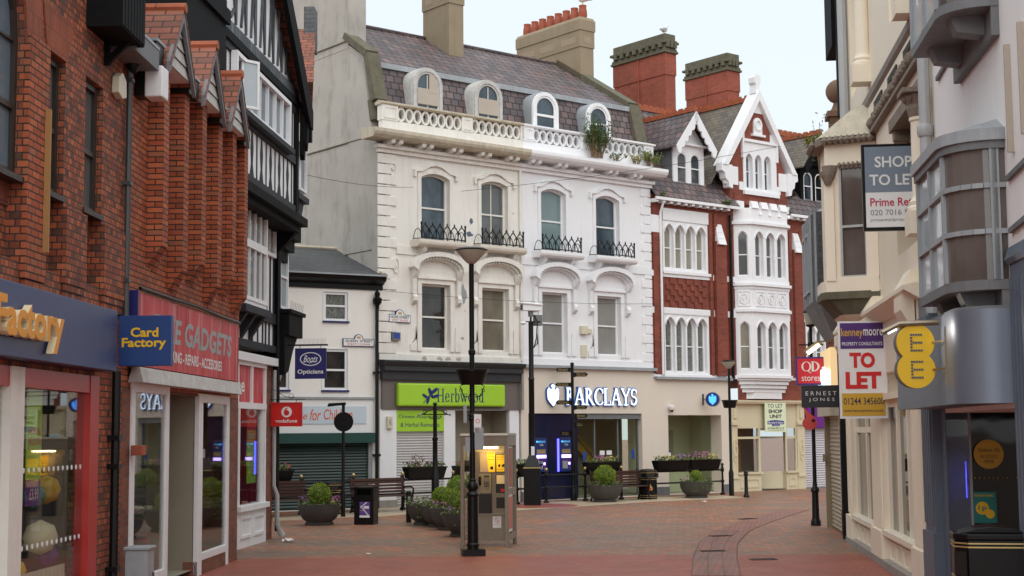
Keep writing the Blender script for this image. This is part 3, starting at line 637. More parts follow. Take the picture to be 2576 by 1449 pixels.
t = thing('fire_extinguisher', 'red fire extinguisher standing in the locksmith doorway', 'extinguisher', fm(FL, -3.1, .7, .12)); m = MB('sign red'); m.lathe([(.08, 0), (.085, .02), (.085, .42), (.06, .5), (.03, .53)], (0, 0, 0), 14); m.build('cylinder', t, 40)
m = MB('black paint'); m.lathe([(.03, .53), (.035, .6)], (0, 0, 0), 8); m.tube([(.03, -.02, .57), (.12, -.03, .45), (.1, -.03, .2)], .014, 6); m.build('hose', t, 40)
# signs on these shops
t = thing('shop_sign', 'long dark blue fascia sign with raised orange lettering at the left edge', 'sign', fm(FL, -10.6, -.25, 2.92)); m = MB('navy gloss'); m.box(-3.6, 2.74, 0, .25, 0, .73); m.build('board', t, bevel=.01)
m = MB('orange letter'); m.text('Factory', -1.42, .5, .08, .57, -.1, .035, .08, side='poster pale'); m.build('lettering', t)
m = MB('orange letter'); m.text('Card', -3.3, -1.9, .16, .56, -.1, .035, .08, side='poster pale'); m.build('lettering', t)
def perp(F_, u, y, z, left):                # frame of a board standing out from a facade, facing back along the street to the camera
    p = F_.w(u, y); n_, d_ = F_.n, F_.d
    return mat4((-n_[0], -n_[1]), d_, (p[0], p[1], z)) if left else mat4(n_, (-d_[0], -d_[1]), (p[0], p[1], z))
t = thing('projecting_sign', 'blue projecting box sign with two lines of yellow lettering', 'sign', perp(FL, -7.15, -.06, 3.02, 1)); m = MB('card blue'); m.box(0, .66, 0, .12, 0, .63); m.build('board', t, bevel=.006)
m = MB('ee yellow'); m.text('Card', .15, .5, .36, .48, -.004, .03); m.text('Factory', .04, .6, .2, .35, -.004, .03); m.build('lettering', t)
t = thing('shop_sign', 'red fascia sign sprayed over with grey graffiti above the locksmith shop', 'sign', fm(FL, -3.4, -.12, 3.06)); m = MB('graffiti red'); m.box(-3.12, 3.1, 0, .1, 0, .95); m.build('board', t)
m = MB('navy'); m.box(-3.16, -3.12, -.01, .11, -.02, .97); m.build('edge_trim', t)
m = MB('white sign'); m.text('UNLOCKING - REPAIRS - ACCESSORIES', -2.15, 1.82, .12, .28, -.004, .02); m.build('lettering', t)
m = MB('spray grey'); m.text('TIKE GADGETS', -2.3, 2.55, .38, .74, -.004, .03, shear=.12); m.build('graffiti', t)
m = MB('black paint'); m.tube([(-3.1, -.02, 1.0), (-1.5, -.03, 1.0), (0, -.02, 1.02), (1.6, -.04, .99), (3.1, -.02, 1.0)], .025, 5); m.build('cable', t)
t = thing('alarm_box', 'cream pentagonal alarm box on the dark brick wall', 'alarm', fm(FL, -7.28, 0, 6.38)); m = MB('off white plastic'); m.prism([(-.17, .05), (0, 0), (.17, .05), (.15, .26), (0, .34), (-.15, .26)], -.1, 0); m.build('cover', t, bevel=.012)
t = thing('floodlight', 'white box floodlight on black bracket under the gutter', 'light', fm(FL, -6.3, 0, 6.6)); m = MB('white trim'); m.box(-.16, .16, -.38, -.14, 0, .42); m.build('diffuser', t, bevel=.02); m = MB('black paint'); m.box(-.15, .15, -.14, 0, .02, .42); m.build('housing', t)
t = thing('timber_batten', 'thin bare timber batten fixed to the brick pier', 'batten', fm(FL, -9.98, -.09, 4.1)); m = MB('wood'); m.box(-.018, .018, -.03, .03, 0, 1.55); m.build('batten', t)
t = thing('utility_cabinet', 'small grey metal cabinet standing by the locksmith window', 'cabinet', fm(FL, -6.9, -.3, 0)); m = MB('lead'); m.box(-.16, .16, -.14, .14, 0, .74); m.box(-.18, .18, -.16, .16, .74, .78); m.build('body', t, bevel=.01); m = MB('grey pipe'); m.box(.07, .11, -.16, -.14, .35, .45); m.build('lock', t)
t = thing('alarm_box', 'small rusty brown box on the edge of the locksmith window', 'box', fm(FL, -6.4, -.1, 1.9)); m = MB('terracotta'); m.box(-.1, .1, -.1, .05, 0, .13); m.build('cover', t, bevel=.01)
# white house seen above the gablets
b0 = thing('white_building', 'plain white rendered wall rising behind the brick gablets', 'building', fm(FL, -3, 5, 0)); m = MB('white render'); m.box(-5, 4.2, 0, 5, 0, 10.4); m.build('wall', b0)
# ================================================================ black and white timber-framed building on the corner
T4 = fm(FT)
bT = thing('timber_building', 'black and white timber framed corner building with big steep gable', 'building', T4)
m = MB('white paint')
m.box(-6.2, 0, 0, 8, 6.6, 9.25); m.box(-6.2, 0, .42, 8, 3.9, 6.62)
m.prism([(-6.2, 9.25), (0, 9.25), (-3.1, 12.0)], .02, 8); m.build('wall', bT)
bk = MB('black timber'); wt = MB('weathered timber'); gt = MB('grey timber')
# gable: base beam and diagonal work
wt.box(-6.2, .05, -.07, 0, 9.28, 9.5); bk.box(-6.3, .1, -.1, -.02, 9.12, 9.28)
for k in range(8):
    x = -5.6 + k * .72
    zt = 9.3 + min(x + 6.2, -x) * .9
    if zt > 9.7: wt.box(x - .05, x + .05, -.012, .02, 9.6, min(zt, 14))
for k in range(8):
    x = -5.6 + k * .72
    zt = min(11.3, 9.3 + min(x + 6.2, -x) * .9); wt.bar((x - .3, .02, zt), (x, .02, 9.65), .075, .07); wt.bar((x + .36, .02, 9.65), (x + .58, .02, zt), .075, .072)
wt.box(-3.9, -2.3, -.065, .02, 11.0, 11.15)
# band of timber studs, windows, shaped panels
gt.box(-6.2, .02, -.05, .0, 8.98, 9.12); gt.box(-6.2, .02, -.06, 0, 7.86, 8.04); gt.box(-6.2, .02, -.06, 0, 6.72, 6.98)
for x in (-6.1, -5.6, -.88, -.62, -.34, -.03): gt.box(x - .055, x + .055, -.014, .01, 8.03, 9.0)
for i in range(9):
    x = -5.9 + i * .74
    gt.prism([(x - .16, 6.97), (x + .16, 6.97), (x + .05, 7.25), (x + .1, 7.55), (x + .025, 7.87), (x - .025, 7.87), (x - .1, 7.55), (x - .05, 7.25)], -.012, .01)
    gt.box(x + .34, x + .4, -.014, .01, 6.97, 7.87)
bk.box(-6.2, .12, -.26, .42, 6.55, 6.72); bk.box(-6.2, .1, -.12, .42, 6.42, 6.56)
bk.box(-.16, .02, -.08, .0, 6.7, 9.3)
# first floor framing
for x in (-1.0, -.74, -.44, -.14): gt.box(x - .055, x + .055, .405, .43, 4.66, 5.86)
for x in (-1.05, -.8, -.5, -.14): gt.box(x - .05, x + .05, .405, .43, 3.98, 4.5)
gt.box(-6, 0, .36, .42, 4.46, 4.68); gt.box(-6, 0, .35, .42, 3.86, 4.0); gt.box(-1.95, -1.85, .405, .43, 3.98, 4.5); gt.box(-1.5, -1.42, .405, .43, 3.98, 4.5)
bk.box(-.06, .06, .3, 8, 3.6, 6.55)
wt.build('weathered_framing', bT); gt.build('grey_framing', bT); bk.build('black_framing', bT)
# second floor window strip
f = sash(bT, -5.35, -1.05, 8.04, 9.0, -.06, 'pane sky', 'white trim', .08, None, 0, 'seg', [-5.35 + i * .614 for i in range(1, 7)], d=.1)
m = MB('grey timber'); m.box(-5.45, -.95, -.22, 0, 7.93, 8.03); m.build('sill', f)
m = MB('white trim'); m.ring([(-.2, 0), (.2, 0), (.2, .9), (-.2, .9)], [(-.15, .05), (.15, .05), (.15, .85), (-.15, .85)], -.02, .02); m.mt = 'pane bright'; m.quad((-.15, 0, .05), (.15, 0, .05), (.15, 0, .85), (-.15, 0, .85))
o = m.build('open_casement', f); o.matrix_local = Matrix.Translation((-4.7, -.22, 8.07)) @ Matrix.Rotation(math.radians(-40), 4, 'Z')
# first floor oriel
m = MB('white trim'); m.box(-3.7, -1.92, .12, .42, 4.6, 4.7); m.box(-3.7, -1.92, .1, .42, 6.56, 6.64); m.build('oriel_case', bT)
for z0, z1, g_ in ((4.7, 5.78, 'pane grey'), (5.78, 6.56, 'pane lace')): sash(bT, -3.68, -1.94, z0, z1, .16, g_, 'white trim', .075, None, 0, 'seg', (-3.25, -2.8, -2.37), name='window', d=.06)
m = MB('white trim'); m.quad((-1.94, .16, 4.7), (-1.94, .42, 4.7), (-1.94, .42, 6.56), (-1.94, .16, 6.56)); m.build('oriel_side', bT)
sash(bT, -1.15, -.2, 5.86, 6.5, .4, 'pane lace', 'white trim', .07, None, 0, 'seg', (-.67,), d=.06)
sash(bT, -1.9, -1.2, 5.86, 6.5, .4, 'pane lace', 'white trim', .07, None, 0, 'seg', (-1.55,), d=.06)
m = MB('grey timber'); m.box(-3.8, -1.82, .05, .42, 4.46, 4.6)
for x in (-3.4, -2.75, -2.1): m.prismx([(.12, 4.46), (.42, 4.0), (.42, 4.46)], x - .09, x + .09)
m.build('oriel_bracket', bT)
# boarded block left of the gable, roof with bargeboards
m = MB('black timber'); m.box(-8.4, -6.1, -.15, 2, 8.4, 10.6); m.box(-8.45, -6.05, -.22, -.15, 9.25, 9.5); m.build('boarded_dormer', bT)
m = MB('roof tile')
for s_ in (-1, 1):
    def P_(q, y, dz=0): return (-3.1 + s_ * q, y, 12.3 - q * .9 + dz)
    yf_ = -.22 if s_ > 0 else .4
    v = [P_(0, yf_), P_(3.5, yf_), P_(3.5, 8), P_(0, 8)]; u_ = [P_(0, yf_, .2), P_(3.5, yf_, .2), P_(3.5, 8, .2), P_(0, 8, .2)]
    f = [(0, 1, 2, 3), (7, 6, 5, 4), (0, 4, 5, 1), (1, 5, 6, 2)]
    m.add(v + u_, f if s_ < 0 else [tuple(reversed(q)) for q in f])
m.build('roof', bT)
m = MB('black timber')
for s_ in (-1, 1):
    A = [(-3.1 + s_ * q, 12.32 - q * .9) for q in ((0, 1.2, 2.4, 3.3, 3.55) if s_ > 0 else (0, .5, 1, 1.5, 2.0))]; B = [(a - s_ * .0, b - .6 + (.2 if i == 4 else 0)) for i, (a, b) in enumerate(A)]
    if s_ > 0: A, B = A, B
    m.strip(A if s_ > 0 else B, B if s_ > 0 else A, -.3, -.2)
m.prism([(.3, 8.45), (.45, 8.45), (.45, 8.9), (.3, 8.95)], -.28, -.2); m.prism([(.02, 8.35), (.12, 8.2), (.4, 8.95), (.2, 9.1)], -.25, -.1); m.build('bargeboard', bT)
m = MB('black timber'); m.prism([(.0, 8.1), (.08, 8.0), (.2, 8.6), (.4, 9.1), (.2, 9.3), (.0, 9.25)], -.2, -.1); m.prismx([(.42, 5.9), (.42, 6.5), (-.1, 6.5), (.1, 6.25)], -.1, .1); m.build('bracket', bT)
# side oriel on the corner
m = MB('white trim'); m.box(.0, .9, .0, 1.2, 7.3, 8.5); m.build('side_oriel', bT)
sash(bT, .25, .88, 7.4, 8.45, -.02, 'pane sky', 'white trim', .05)
m = MB('grey timber'); m.box(-.02, 1.0, -.1, 1.3, 7.18, 7.3); m.prism([(0, 6.4), (.5, 6.6), (.9, 7.18), (0, 7.18)], .0, 1.2); m.build('oriel_bracket', bT)
m = MB('black timber'); m.box(0, 1.1, .1, 3, 6.35, 6.6); m.box(.0, .9, .2, 3, 6.1, 6.35); m.box(0, .7, .3, 3, 5.85, 6.1); m.build('jetty', bT)
sash(bT, .25, 1.0, 4.85, 6.05, .4, 'pane frost', 'white trim', .06, 5.55)
m = MB('white trim'); m.box(.02, 1.0, .42, 1.6, 4.85, 6.05); m.build('side_oriel', bT)
m = MB('black timber'); m.box(.0, 1.3, .1, 1.6, 4.25, 4.72); m.box(-.05, 1.4, .05, 1.65, 4.72, 4.8); m.prism([(.0, 3.4), (.4, 3.5), (.8, 3.95), (1.2, 4.25), (0, 4.25)], .2, 1.6); m.build('oriel_bracket', bT)
m = MB('grey pipe'); 
for i in range(9): m.bar((.1 + i * .14, .1, 4.8), (.08 + i * .15, .08, 4.98), .006)
m.build('bird_spikes', bT)
m = MB('weathered white'); m.prism([(.28, 3.5), (.5, 3.3), (.62, 3.4), (.75, 4.2), (.55, 4.2)], .4, 1.4); m.build('awning_box', bT)
# ground floor shop (phone shop)
m = MB('pier brick'); m.box(-.86, -.12, .42, 6, 0, 3.75); m.box(-5, -3.1, .5, 6, 0, 3.75); m.build('pier', bT)
m = MB('white trim'); m.box(-5, -.12, .3, .44, 3.58, 3.74); m.box(-3.1, -.86, .36, .46, 2.66, 2.78); m.box(-3.1, -.86, .36, .46, 3.5, 3.58)
for x in (-3.05, -1.98, -.9): m.box(x - .04, x + .04, .37, .46, 2.78, 3.5)
m.box(-.98, -.86, .37, .46, .8, 2.66); m.box(-1.12, -1.05, .38, .46, .8, 2.66); m.tube([(-3.0, .38, .8), (-3.0, .38, 2.66)], .035, 8); m.box(-3.15, -.86, .28, .5, .7, .8); m.box(-3.1, -.86, .36, .5, .0, .7)
for a in (-2.9, -1.9): m.ring([(a, .18), (a + .8, .18), (a + .8, .6), (a, .6)], [(a + .06, .24), (a + .74, .24), (a + .74, .54), (a + .06, .54)], .335, .36)
m.build('shop_frame', bT)
m = MB('graffiti red'); m.box(-3.05, -.9, .42, .44, 2.78, 3.5); p = m.build('transom_panel', bT)
m = MB('white sign'); m.text('vodafone', -4.75, -2.44, 2.98, 3.26, .412, .02); m.build('lettering', p)
m = MB('shop glass'); m.box(-3.0, -.98, .43, .44, .8, 2.66); m.build('shop_window', bT)
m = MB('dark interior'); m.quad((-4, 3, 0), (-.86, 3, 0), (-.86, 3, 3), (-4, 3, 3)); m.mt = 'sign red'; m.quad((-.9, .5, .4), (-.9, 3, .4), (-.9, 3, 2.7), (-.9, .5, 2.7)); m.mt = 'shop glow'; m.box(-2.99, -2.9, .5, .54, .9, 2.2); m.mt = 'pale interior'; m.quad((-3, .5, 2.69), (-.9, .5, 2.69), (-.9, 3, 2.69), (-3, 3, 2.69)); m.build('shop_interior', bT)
t = thing('window_poster', 'orange and green poster in the phone shop window', 'poster', fm(FT, -1.65, .47, 1.2)); m = MB('lime'); m.box(-.35, .35, 0, .01, 0, .8); m.mt = 'orange letter'; m.box(-.35, .35, -.001, .011, .8, 1.05); m.mt = 'voda red'; m.box(-.35, .35, -.001, .012, 1.05, 1.45); m.build('sheet', t)
m = MB('white sign'); m.text('Free', -.25, .25, .42, .58, -.005); m.text('only', -.25, .25, .22, .38, -.005); m.text('nov', -.25, .2, .88, .98, -.005); m.build('lettering', t)
m = MB('black paint'); m.tube([(-.05, .33, 6.4), (-.05, .33, .15)], .045, 8); m.build('drainpipe', bT, 40)
m = MB('pale pipe'); m.tube([(-.2, .36, 3.5), (-.2, .36, 1.1), (-.14, .3, .9), (-.14, .3, .3), (-.02, .22, .06)], [.04, .04, .045, .05, .07], 8); m.build('drainpipe', bT, 40)
# red tiled house behind the timber gable
bR = thing('tiled_house', 'red tiled roof slope rising behind the black gable', 'building', gm(-6.6, 36, 0)); q = atY('D4', 288, 375, 36); q2 = atY('D4', 288, 45, 38.2)
m = MB('roof tile'); x1 = q[0] + 6.6; x2 = q2[0] + 6.6; m.add([(-3, -.3, q[2]), (x1, -.3, q[2]), (x2, 2.2, q2[2]), (-3, 2.2, q2[2]), (x1 - .7, 4.5, q[2]), (-3, 4.5, q[2])], [(0, 1, 2, 3), (3, 2, 4, 5)]); m.mt = 'black timber'; m.box(-3, x1 - .25, -.1, .6, q[2] - .4, q[2] - .01); m.build('roof', bR); q3 = atY('D4', 226, 0, 38.2); m = MB('dark slate'); m.box(q3[0] + 6.6, x2 + .0, 2.0, 2.6, q2[2] - .6, q2[2] + .55); m.build('chimney', bR); m = MB('pebble render'); m.box(-3, x1 - 1.8, .2, 4, 0, q[2] + .1); m.build('wall', bR)
# projecting signs on the corner
t = thing('projecting_sign', 'red square hanging sign with white round emblem on the timber building corner', 'sign', perp(FT, -.35, .4, 2.32, 1)); m = MB('voda red'); m.box(0, .66, 0, .06, 0, .5); b_ = m.build('board', t, bevel=.006)
m = MB('sign red'); m.ring([(0, 0), (.66, 0), (.66, .5), (0, .5)], [(.025, .025), (.635, .025), (.635, .475), (.025, .475)], -.012, 0); m.build('rim', t)
m = MB('white sign'); m.disc(.335, .3, .112, -.004, 0, 28); m.text('vodafone', .1, .56, .08, .155, -.004, .015); m.mt = 'voda red'; m.prism([(.335 + .06 * cos(a), .285 + .055 * sin(a)) for a in [i * 2 * pi / 20 - .9 for i in range(14)]] + [(.32, .36), (.352, .395), (.372, .4), (.35, .375)], -.008, -.004) if 0 else m.disc(.335, .283, .058, -.008, -.004, 20); m.prism([(.278, .29), (.30, .3), (.325, .345), (.365, .39), (.33, .385), (.29, .345)], -.0085, -.004); m.build('emblem', t)
m = MB('black metal'); m.bar((-.05, .03, .56), (.72, .03, .56), .012); m.tube([(0, .03, .8), (.3, .03, .62), (.5, .03, .6)], .006, 5); m.tube([(.42 + .05 * cos(a * .5), .03, .63 + .05 * sin(a * .5)) for a in range(14)], .005, 5); m.bar((.14, .03, .5), (.14, .03, .56), .01); m.bar((.53, .03, .5), (.53, .03, .56), .01); m.build('bracket', t)
t = thing('projecting_sign', 'dark blue hanging opticians sign with white oval emblem', 'sign', perp(FT, .3, .04, 3.33, 1)); m = MB('boots blue'); m.box(0, .67, 0, .06, 0, .65); m.build('board', t, bevel=.006)
m = MB('navy'); m.ring([(0, 0), (.67, 0), (.67, .65), (0, .65)], [(.025, .025), (.645, .025), (.645, .625), (.025, .625)], -.012, 0); m.build('rim', t)
m = MB('white sign'); m.ring([(.335 + .23 * cos(i * pi / 16), .42 + .145 * sin(i * pi / 16)) for i in range(32)], [(.335 + .212 * cos(i * pi / 16), .42 + .127 * sin(i * pi / 16)) for i in range(32)], -.005, 0); m.text('Boots', .18, .49, .35, .5, -.005, .004, shear=.45); m.bar((.3, -.003, .335), (.45, -.003, .375), .012, .004); m.text('Opticians', .055, .61, .08, .2, -.005, .02); m.build('lettering', t)
m = MB('black metal'); m.bar((-.25, .03, .72), (.7, .03, .72), .035); m.bar((.1, .03, .65), (.1, .03, .72), .012); m.bar((.55, .03, .65), (.55, .03, .72), .012)
for i in range(24): m.bar((.0 + i * .028, .03, .73), (.0 + i * .028, .03, .86), .003)
m.build('bracket', t)
# ================================================================ low white house on the side street
bQ = thing('white_house', 'low white rendered house with dark slate roof and closed green shop shutter', 'building', fm(FQ))
m = MB('pale render')
w1 = (-1.72, -.98, 5.42, 6.26); w2 = (-1.75, -.98, 3.42, 4.6); w3 = (-3.5, -2.77, 3.42, 4.6)
m.wall(-5.5, -.06, 0, 6.5, [w1, w2, w3, (-5.5, -.2, 0.02, 1.9)], 0, .14); m.build('wall', bQ)
for h, g_, z in ((w1, 'pane lace', 5.86), (w2, 'pane dark', 4.0), (w3, 'pane dark', 4.0)):
    f = sash(bQ, h[0], h[1], h[2], h[3], .07, g_, 'white trim', .07, z); s_ = MB('navy'); s_.box(h[0] - .04, h[1] + .04, -.06, .08, h[2] - .05, h[2] + .0); s_.build('sill', f)
    a = MB('white trim'); a.ring([(h[0] - .03, h[2]), (h[1] + .03, h[2]), (h[1] + .03, h[3] + .03), (h[0] - .03, h[3] + .03)], [(h[0], h[2] + .001), (h[1], h[2] + .001), (h[1], h[3]), (h[0], h[3])], -.015, .07); a.build('surround', f)
m = MB('black paint'); m.prismx([(-.05, 6.36), (-.05, 6.5), (-.3, 6.62), (-.34, 6.74), (.1, 6.74), (.1, 6.36)], -5.5, .12); m.mt = 'lead'; m.prismx([(-.36, 6.74), (-.36, 6.79), (.1, 6.82), (.1, 6.74)], -5.5, .14); m.build('gutter', bQ)
m = MB('dark slate'); m.add([(-5.5, -.25, 6.8), (.2, -.25, 6.8), (-.3, 2.3, 7.82), (-5.5, 2.3, 7.82), (-5.5, 5, 6.8), (-.9, 5, 6.8)], [(0, 1, 2, 3), (3, 2, 5, 4)]); r = m.build('roof', bQ)
m = MB('mossy cornice'); m.tube([(-5.5, 2.3, 7.84), (-.38, 2.3, 7.84)], .07, 6); m.bar((-.36, 2.25, 7.84), (.1, -.2, 6.84), .12, .06); m.build('ridge', r)
m = MB('white sign'); m.box(-5.5, -.19, -.05, .0, 2.19, 3.16); m.mt = 'lead'; m.box(-5.5, -.15, -.1, .0, 3.16, 3.22); m.build('fascia', bQ)
m = MB('deep green'); m.box(-5.5, -.19, -.22, .0, 1.9, 2.18); m.box(-5.5, -.19, .1, .14, -.0, .1); m.mt = 'lead'; m.box(-.32, -.2, -.02, .14, 0, 1.9); m.build('shutter_box', bQ)
m = MB('shutter green')
for i in range(22): m.prismx([(.06, .06 + i * .084), (.04, .10 + i * .084), (.06, .144 + i * .084), (.12, .144 + i * .084), (.12, .06 + i * .084)], -5.5, -.32)
m.build('roller_shutter', bQ)
m = MB('black paint'); m.tube([(-.1, -.12, 6.1), (-.1, -.12, .0)], .055, 8); m.lathe([(.06, 0), (.06, .1), (.13, .18), (.14, .3), (.07, .36), (.09, .46), (.02, .56)], (-.1, -.14, 5.8), 10)
for z in (3.9, 1.5): m.box(-.19, -.01, -.2, 0, z, z + .07)
m.build('drainpipe', bQ, 40)
t = thing('shop_sign', 'pale grey panel handwritten in red for the closed charity shop', 'sign', fm(FQ, -2.6, -.052, 2.45)); m = MB('hope grey'); m.box(-1.2, 2.19, -.02, 0, 0, .5); m.build('board', t)
m = MB('hand red'); m.text('e', .23, .36, .13, .27, -.024, .004, shear=.2); m.text('for', .44, .78, .1, .42, -.024, .006, shear=.25); m.text('Children', .86, 1.75, .12, .42, -.024, .006, shear=.15); m.text('Hop', -.55, .2, .08, .42, -.024, .006, shear=.15); m.build('lettering', t)
def street_plate(F_, u0, u1, z0, z1, zt, l1, l2, lab):
    t = thing('street_nameplate', lab, 'sign', fm(F_, (u0 + u1) / 2, -.03, z0)); h = (u1 - u0) / 2; H = z1 - z0; r = (zt - z0) - H
    def shp(e): return [(-h + e, e), (h - e, e), (h - e, H - e)] + [(r * 1.05 * (1 - e / r) * cos(a * pi / 10), H - e + (r) * sin(a * pi / 10)) for a in range(0, 11)] + [(-h + e, H - e)]
    m = MB('navy'); m.prism(shp(0), -.02, .03); m.build('rim', t); m = MB('white sign'); m.prism(shp(.018), -.026, -.02); m.build('plate', t)
    m = MB('black ink'); m.text(l1, -h * .86, h * .86, H * .5, H * .84, -.03, .012); m.mt = 'street red'; m.text(l2, -h * .72, h * .72, H * .14, H * .4, -.03, .006); m.build('lettering', t)
    m = MB('crest gold'); m.prism([(-r * .4, H), (r * .4, H), (r * .5, H + r * .55), (r * .2, H + r * .35), (0, H + r * .65), (-r * .2, H + r * .35), (-r * .5, H + r * .55)], -.031, -.026); m.build('crest', t)
street_plate(FQ, -1.14, -.15, 4.69, 4.92, 5.05, 'QUEEN  STREET', 'STRYT Y SYFWR', 'white queen street name plate with crest on the low white house')
# ================================================================ cream and white terrace
SH = {}
def terrace(lab, u0, u1, centres, wall_m, trim, top_m, sill_m, panes1, panes2, main):
    b = thing('terraced_house', lab, 'building', fm(FC))
    m = MB(wall_m)
    h2 = [(c - .54, c + .53, 7.93, 10.05, .14, 'seg') for c in centres]; h1 = [(c - .54, c + .53, 4.68, 6.66) for c in centres]
    m.wall(u0, u1, 4.25, 11.2, h2 + h1, 0, .22, trim); m.build('wall', b)
    for h, g_ in zip(h2, panes2): sash(b, *h[:4], .19, g_, trim, .06, 9.0, .14, 'seg', (((h[0] + h[1]) / 2,) if g_ == 'pane grey' else ()))
    for h, g_ in zip(h1, panes1): sash(b, *h[:4], .19, g_, trim, .06, 5.67)
    for c in centres:                                               # dressings of each pair of windows
        m = MB(trim)
        o = outline(c - .54, c + .53, 7.93, 10.05, .14); i_ = outline(c - .66, c + .65, 7.93, 10.2, .16)
        m.strip(i_[1:] + i_[:1], o[1:] + o[:1], -.05, .0)
        m.strip([(c + .82, 9.9), (c + .82, 10.12), (c + .55, 10.16), (c + .25, 10.33), (c, 10.37), (c - .25, 10.33), (c - .55, 10.16), (c - .82, 10.12), (c - .82, 9.9)], [(c + .74, 9.9), (c + .74, 10.05), (c + .52, 10.08), (c + .22, 10.25), (c, 10.29), (c - .22, 10.25), (c - .52, 10.08), (c - .74, 10.05), (c - .74, 9.9)], -.1, .0)
        m.build('window_surround', b)
        m = MB(trim); i_ = [(c - .69, 4.62), (c + .68, 4.62), (c + .68, 6.8), (c - .69, 6.8)]; m.strip([i_[1], i_[2], i_[3], i_[0]], [(c + .53, 4.62), (c + .53, 6.66), (c - .54, 6.66), (c - .54, 4.62)], -.06, 0)
        m.box(c - .72, c + .71, -.12, 0, 6.8, 6.87); m.box(c - .75, c + .74, -.05, 0, 6.87, 7.08)
        n = 12; A = [(c + 1.0 * cos(pi * k / n), 7.12 + .5 * sin(pi * k / n) ** .8) for k in range(n + 1)]; B = [(c + .86 * cos(pi * k / n), 7.02 + .46 * sin(pi * k / n) ** .8) for k in range(n + 1)]
        m.strip(A, B, -.34, 0)
        B2 = [(c + .74 * cos(pi * k / n), 6.98 + .40 * sin(pi * k / n) ** .8) for k in range(n + 1)]; m.strip(B, B2, -.14, 0)
        for k in range(21):
            a = pi * (k + .5) / 21; x, z = c + .81 * cos(a), 7.01 + .45 * sin(a) ** .8; m.box(x - .025, x + .025, -.26, -.13, z - .05, z + .01)
        for s_ in (-1, 1):
            x = c + s_ * .83
            m.prismx([(-.3, 7.12), (-.24, 6.95), (-.12, 6.8), (-.1, 6.35), (-.17, 6.24), (-.16, 6.12), (-.06, 6.02), (0, 6.0), (0, 7.12)], x - .075, x + .075)
            m.prism([(x - .1, 4.62), (x + .1, 4.62), (x + .12, 4.8), (x - s_ * .06, 5.0), (x - s_ * .09, 5.35), (x - s_ * .12, 5.0), (x - .12, 4.8)], -.045, 0)
        m.build('window_hood', b, 35)
        m = MB(sill_m); m.prismx([(-.48, 7.8), (-.5, 7.86), (-.5, 7.95), (0, 7.95), (0, 7.74), (-.4, 7.74)], c - .93, c + .93); q = m.build('balcony', b)
        m = MB(trim)
        for s_ in (-.6, .6): m.prismx([(-.36, 7.74), (-.3, 7.62), (-.1, 7.48), (0, 7.44), (0, 7.74)], c + s_ - .07, c + s_ + .07)
        m.build('bracket', q)
        if main == 0 and c == centres[0] or 'rail' not in SH:
            SH['rail'] = rail_mesh()
        r = bpy.data.objects.new('railing', SH['rail']); col.objects.link(r); r.parent = q; r.location = (c, -.44, 7.95)
    m = MB(trim)
    m.box(u0 + (.0 if main else .62), u1, -.045, 0, 7.5, 7.76); m.box(u0, u1, -.06, 0, 4.25, 4.5); m.build('string_course', b)
    m = MB(trim)
    m.box(u0 - (0 if main else .08), u1 + (.05 if main else 0), -.1, 0, 10.5, 10.62); m.box(u0 - (0 if main else .15), u1 + (.1 if main else 0), -.2, 0, 10.62, 10.72)
    for k in range(int((u1 - u0) / .28)):
        if k % 4 < 2: m.prismx([(-.5, 10.84), (-.46, 10.74), (-.2, 10.7), (0, 10.7), (0, 10.84)], u0 + .15 + k * .28, u0 + .29 + k * .28)
    m.mt = top_m; m.prismx([(-.62, 10.92), (-.66, 11.0), (-.66, 11.1), (.1, 11.2), (.1, 10.84), (-.52, 10.84)], u0 - (0 if main else .55), u1 + (.3 if main else 0)); m.build('cornice', b)
    m = MB(trim if main else 'cream trim')
    for k in range(19):                                               # corner quoins
        z = 4.52 + k * .315
        if z > 10.3: break
        w_ = .62 if k % 2 == 0 else .42
        if main: m.box(u1 - (.45 if k % 2 == 0 else .3), u1 + .03, -.035, .06, z, z + .285)
        else: m.box(u0 - .04, u0 + w_, -.045, .3 if k % 2 else .45, z, z + .285)
    m.build('quoins', b, bevel=.012)
    # balustrade of pierced rings
    bl = MB(trim); bl.box(u0, u1, -.22, .0, 11.18, 11.46); peds = [p for p in ((-.03, .55), (2.95, 3.36), (5.3, 5.45)) if not main] or [(5.45, 5.85), (7.85, 8.25), (10.75, 11.2)]
    for a, c in peds: bl.box(a, c, -.24, .02, 11.46, 11.93); bl.ring([(a + .06, 11.52), (c - .06, 11.52), (c - .06, 11.87), (a + .06, 11.87)], [(a + .1, 11.56), (c - .1, 11.56), (c - .1, 11.83), (a + .1, 11.83)], -.26, -.24)
    for (a0, a), (c, c0) in zip(peds[:-1], peds[1:]):
        n = round((c - a) / .285); st = (c - a) / n
        for k in range(n):
            x = a + st * (k + .5); bl.ring([(x + .155 * cos(i * pi / 9), 11.695 + .225 * sin(i * pi / 9)) for i in range(18)], [(x + .098 * cos(i * pi / 9), 11.695 + .155 * sin(i * pi / 9)) for i in range(18)], -.18, -.04)
    o = bl.build('balustrade', b, 30); cp = MB(top_m); cp.prismx([(-.3, 11.95), (-.3, 12.0), (-.1, 12.06), (.08, 12.0), (.08, 11.92), (-.24, 11.92)], u0 - (.08 if not main else 0), u1 + (.06 if main else 0)); cp.build('coping', o)
    # mansard roof
    r = MB('slate'); r.add([(u0, .3, 11.2), (u1, .3, 11.2), (u1, .82, 13.45), (u0, .82, 13.45)], [(0, 1, 2, 3)]); r.add([(u0, .78, 13.46), (u1, .78, 13.46), (u1, 4.6, 15.74), (u0, 4.6, 15.74), (u1, 9, 13.2), (u0, 9, 13.2)], [(0, 1, 2, 3), (3, 2, 4, 5)])
    ro = r.build('roof', b); k = MB('slate'); 
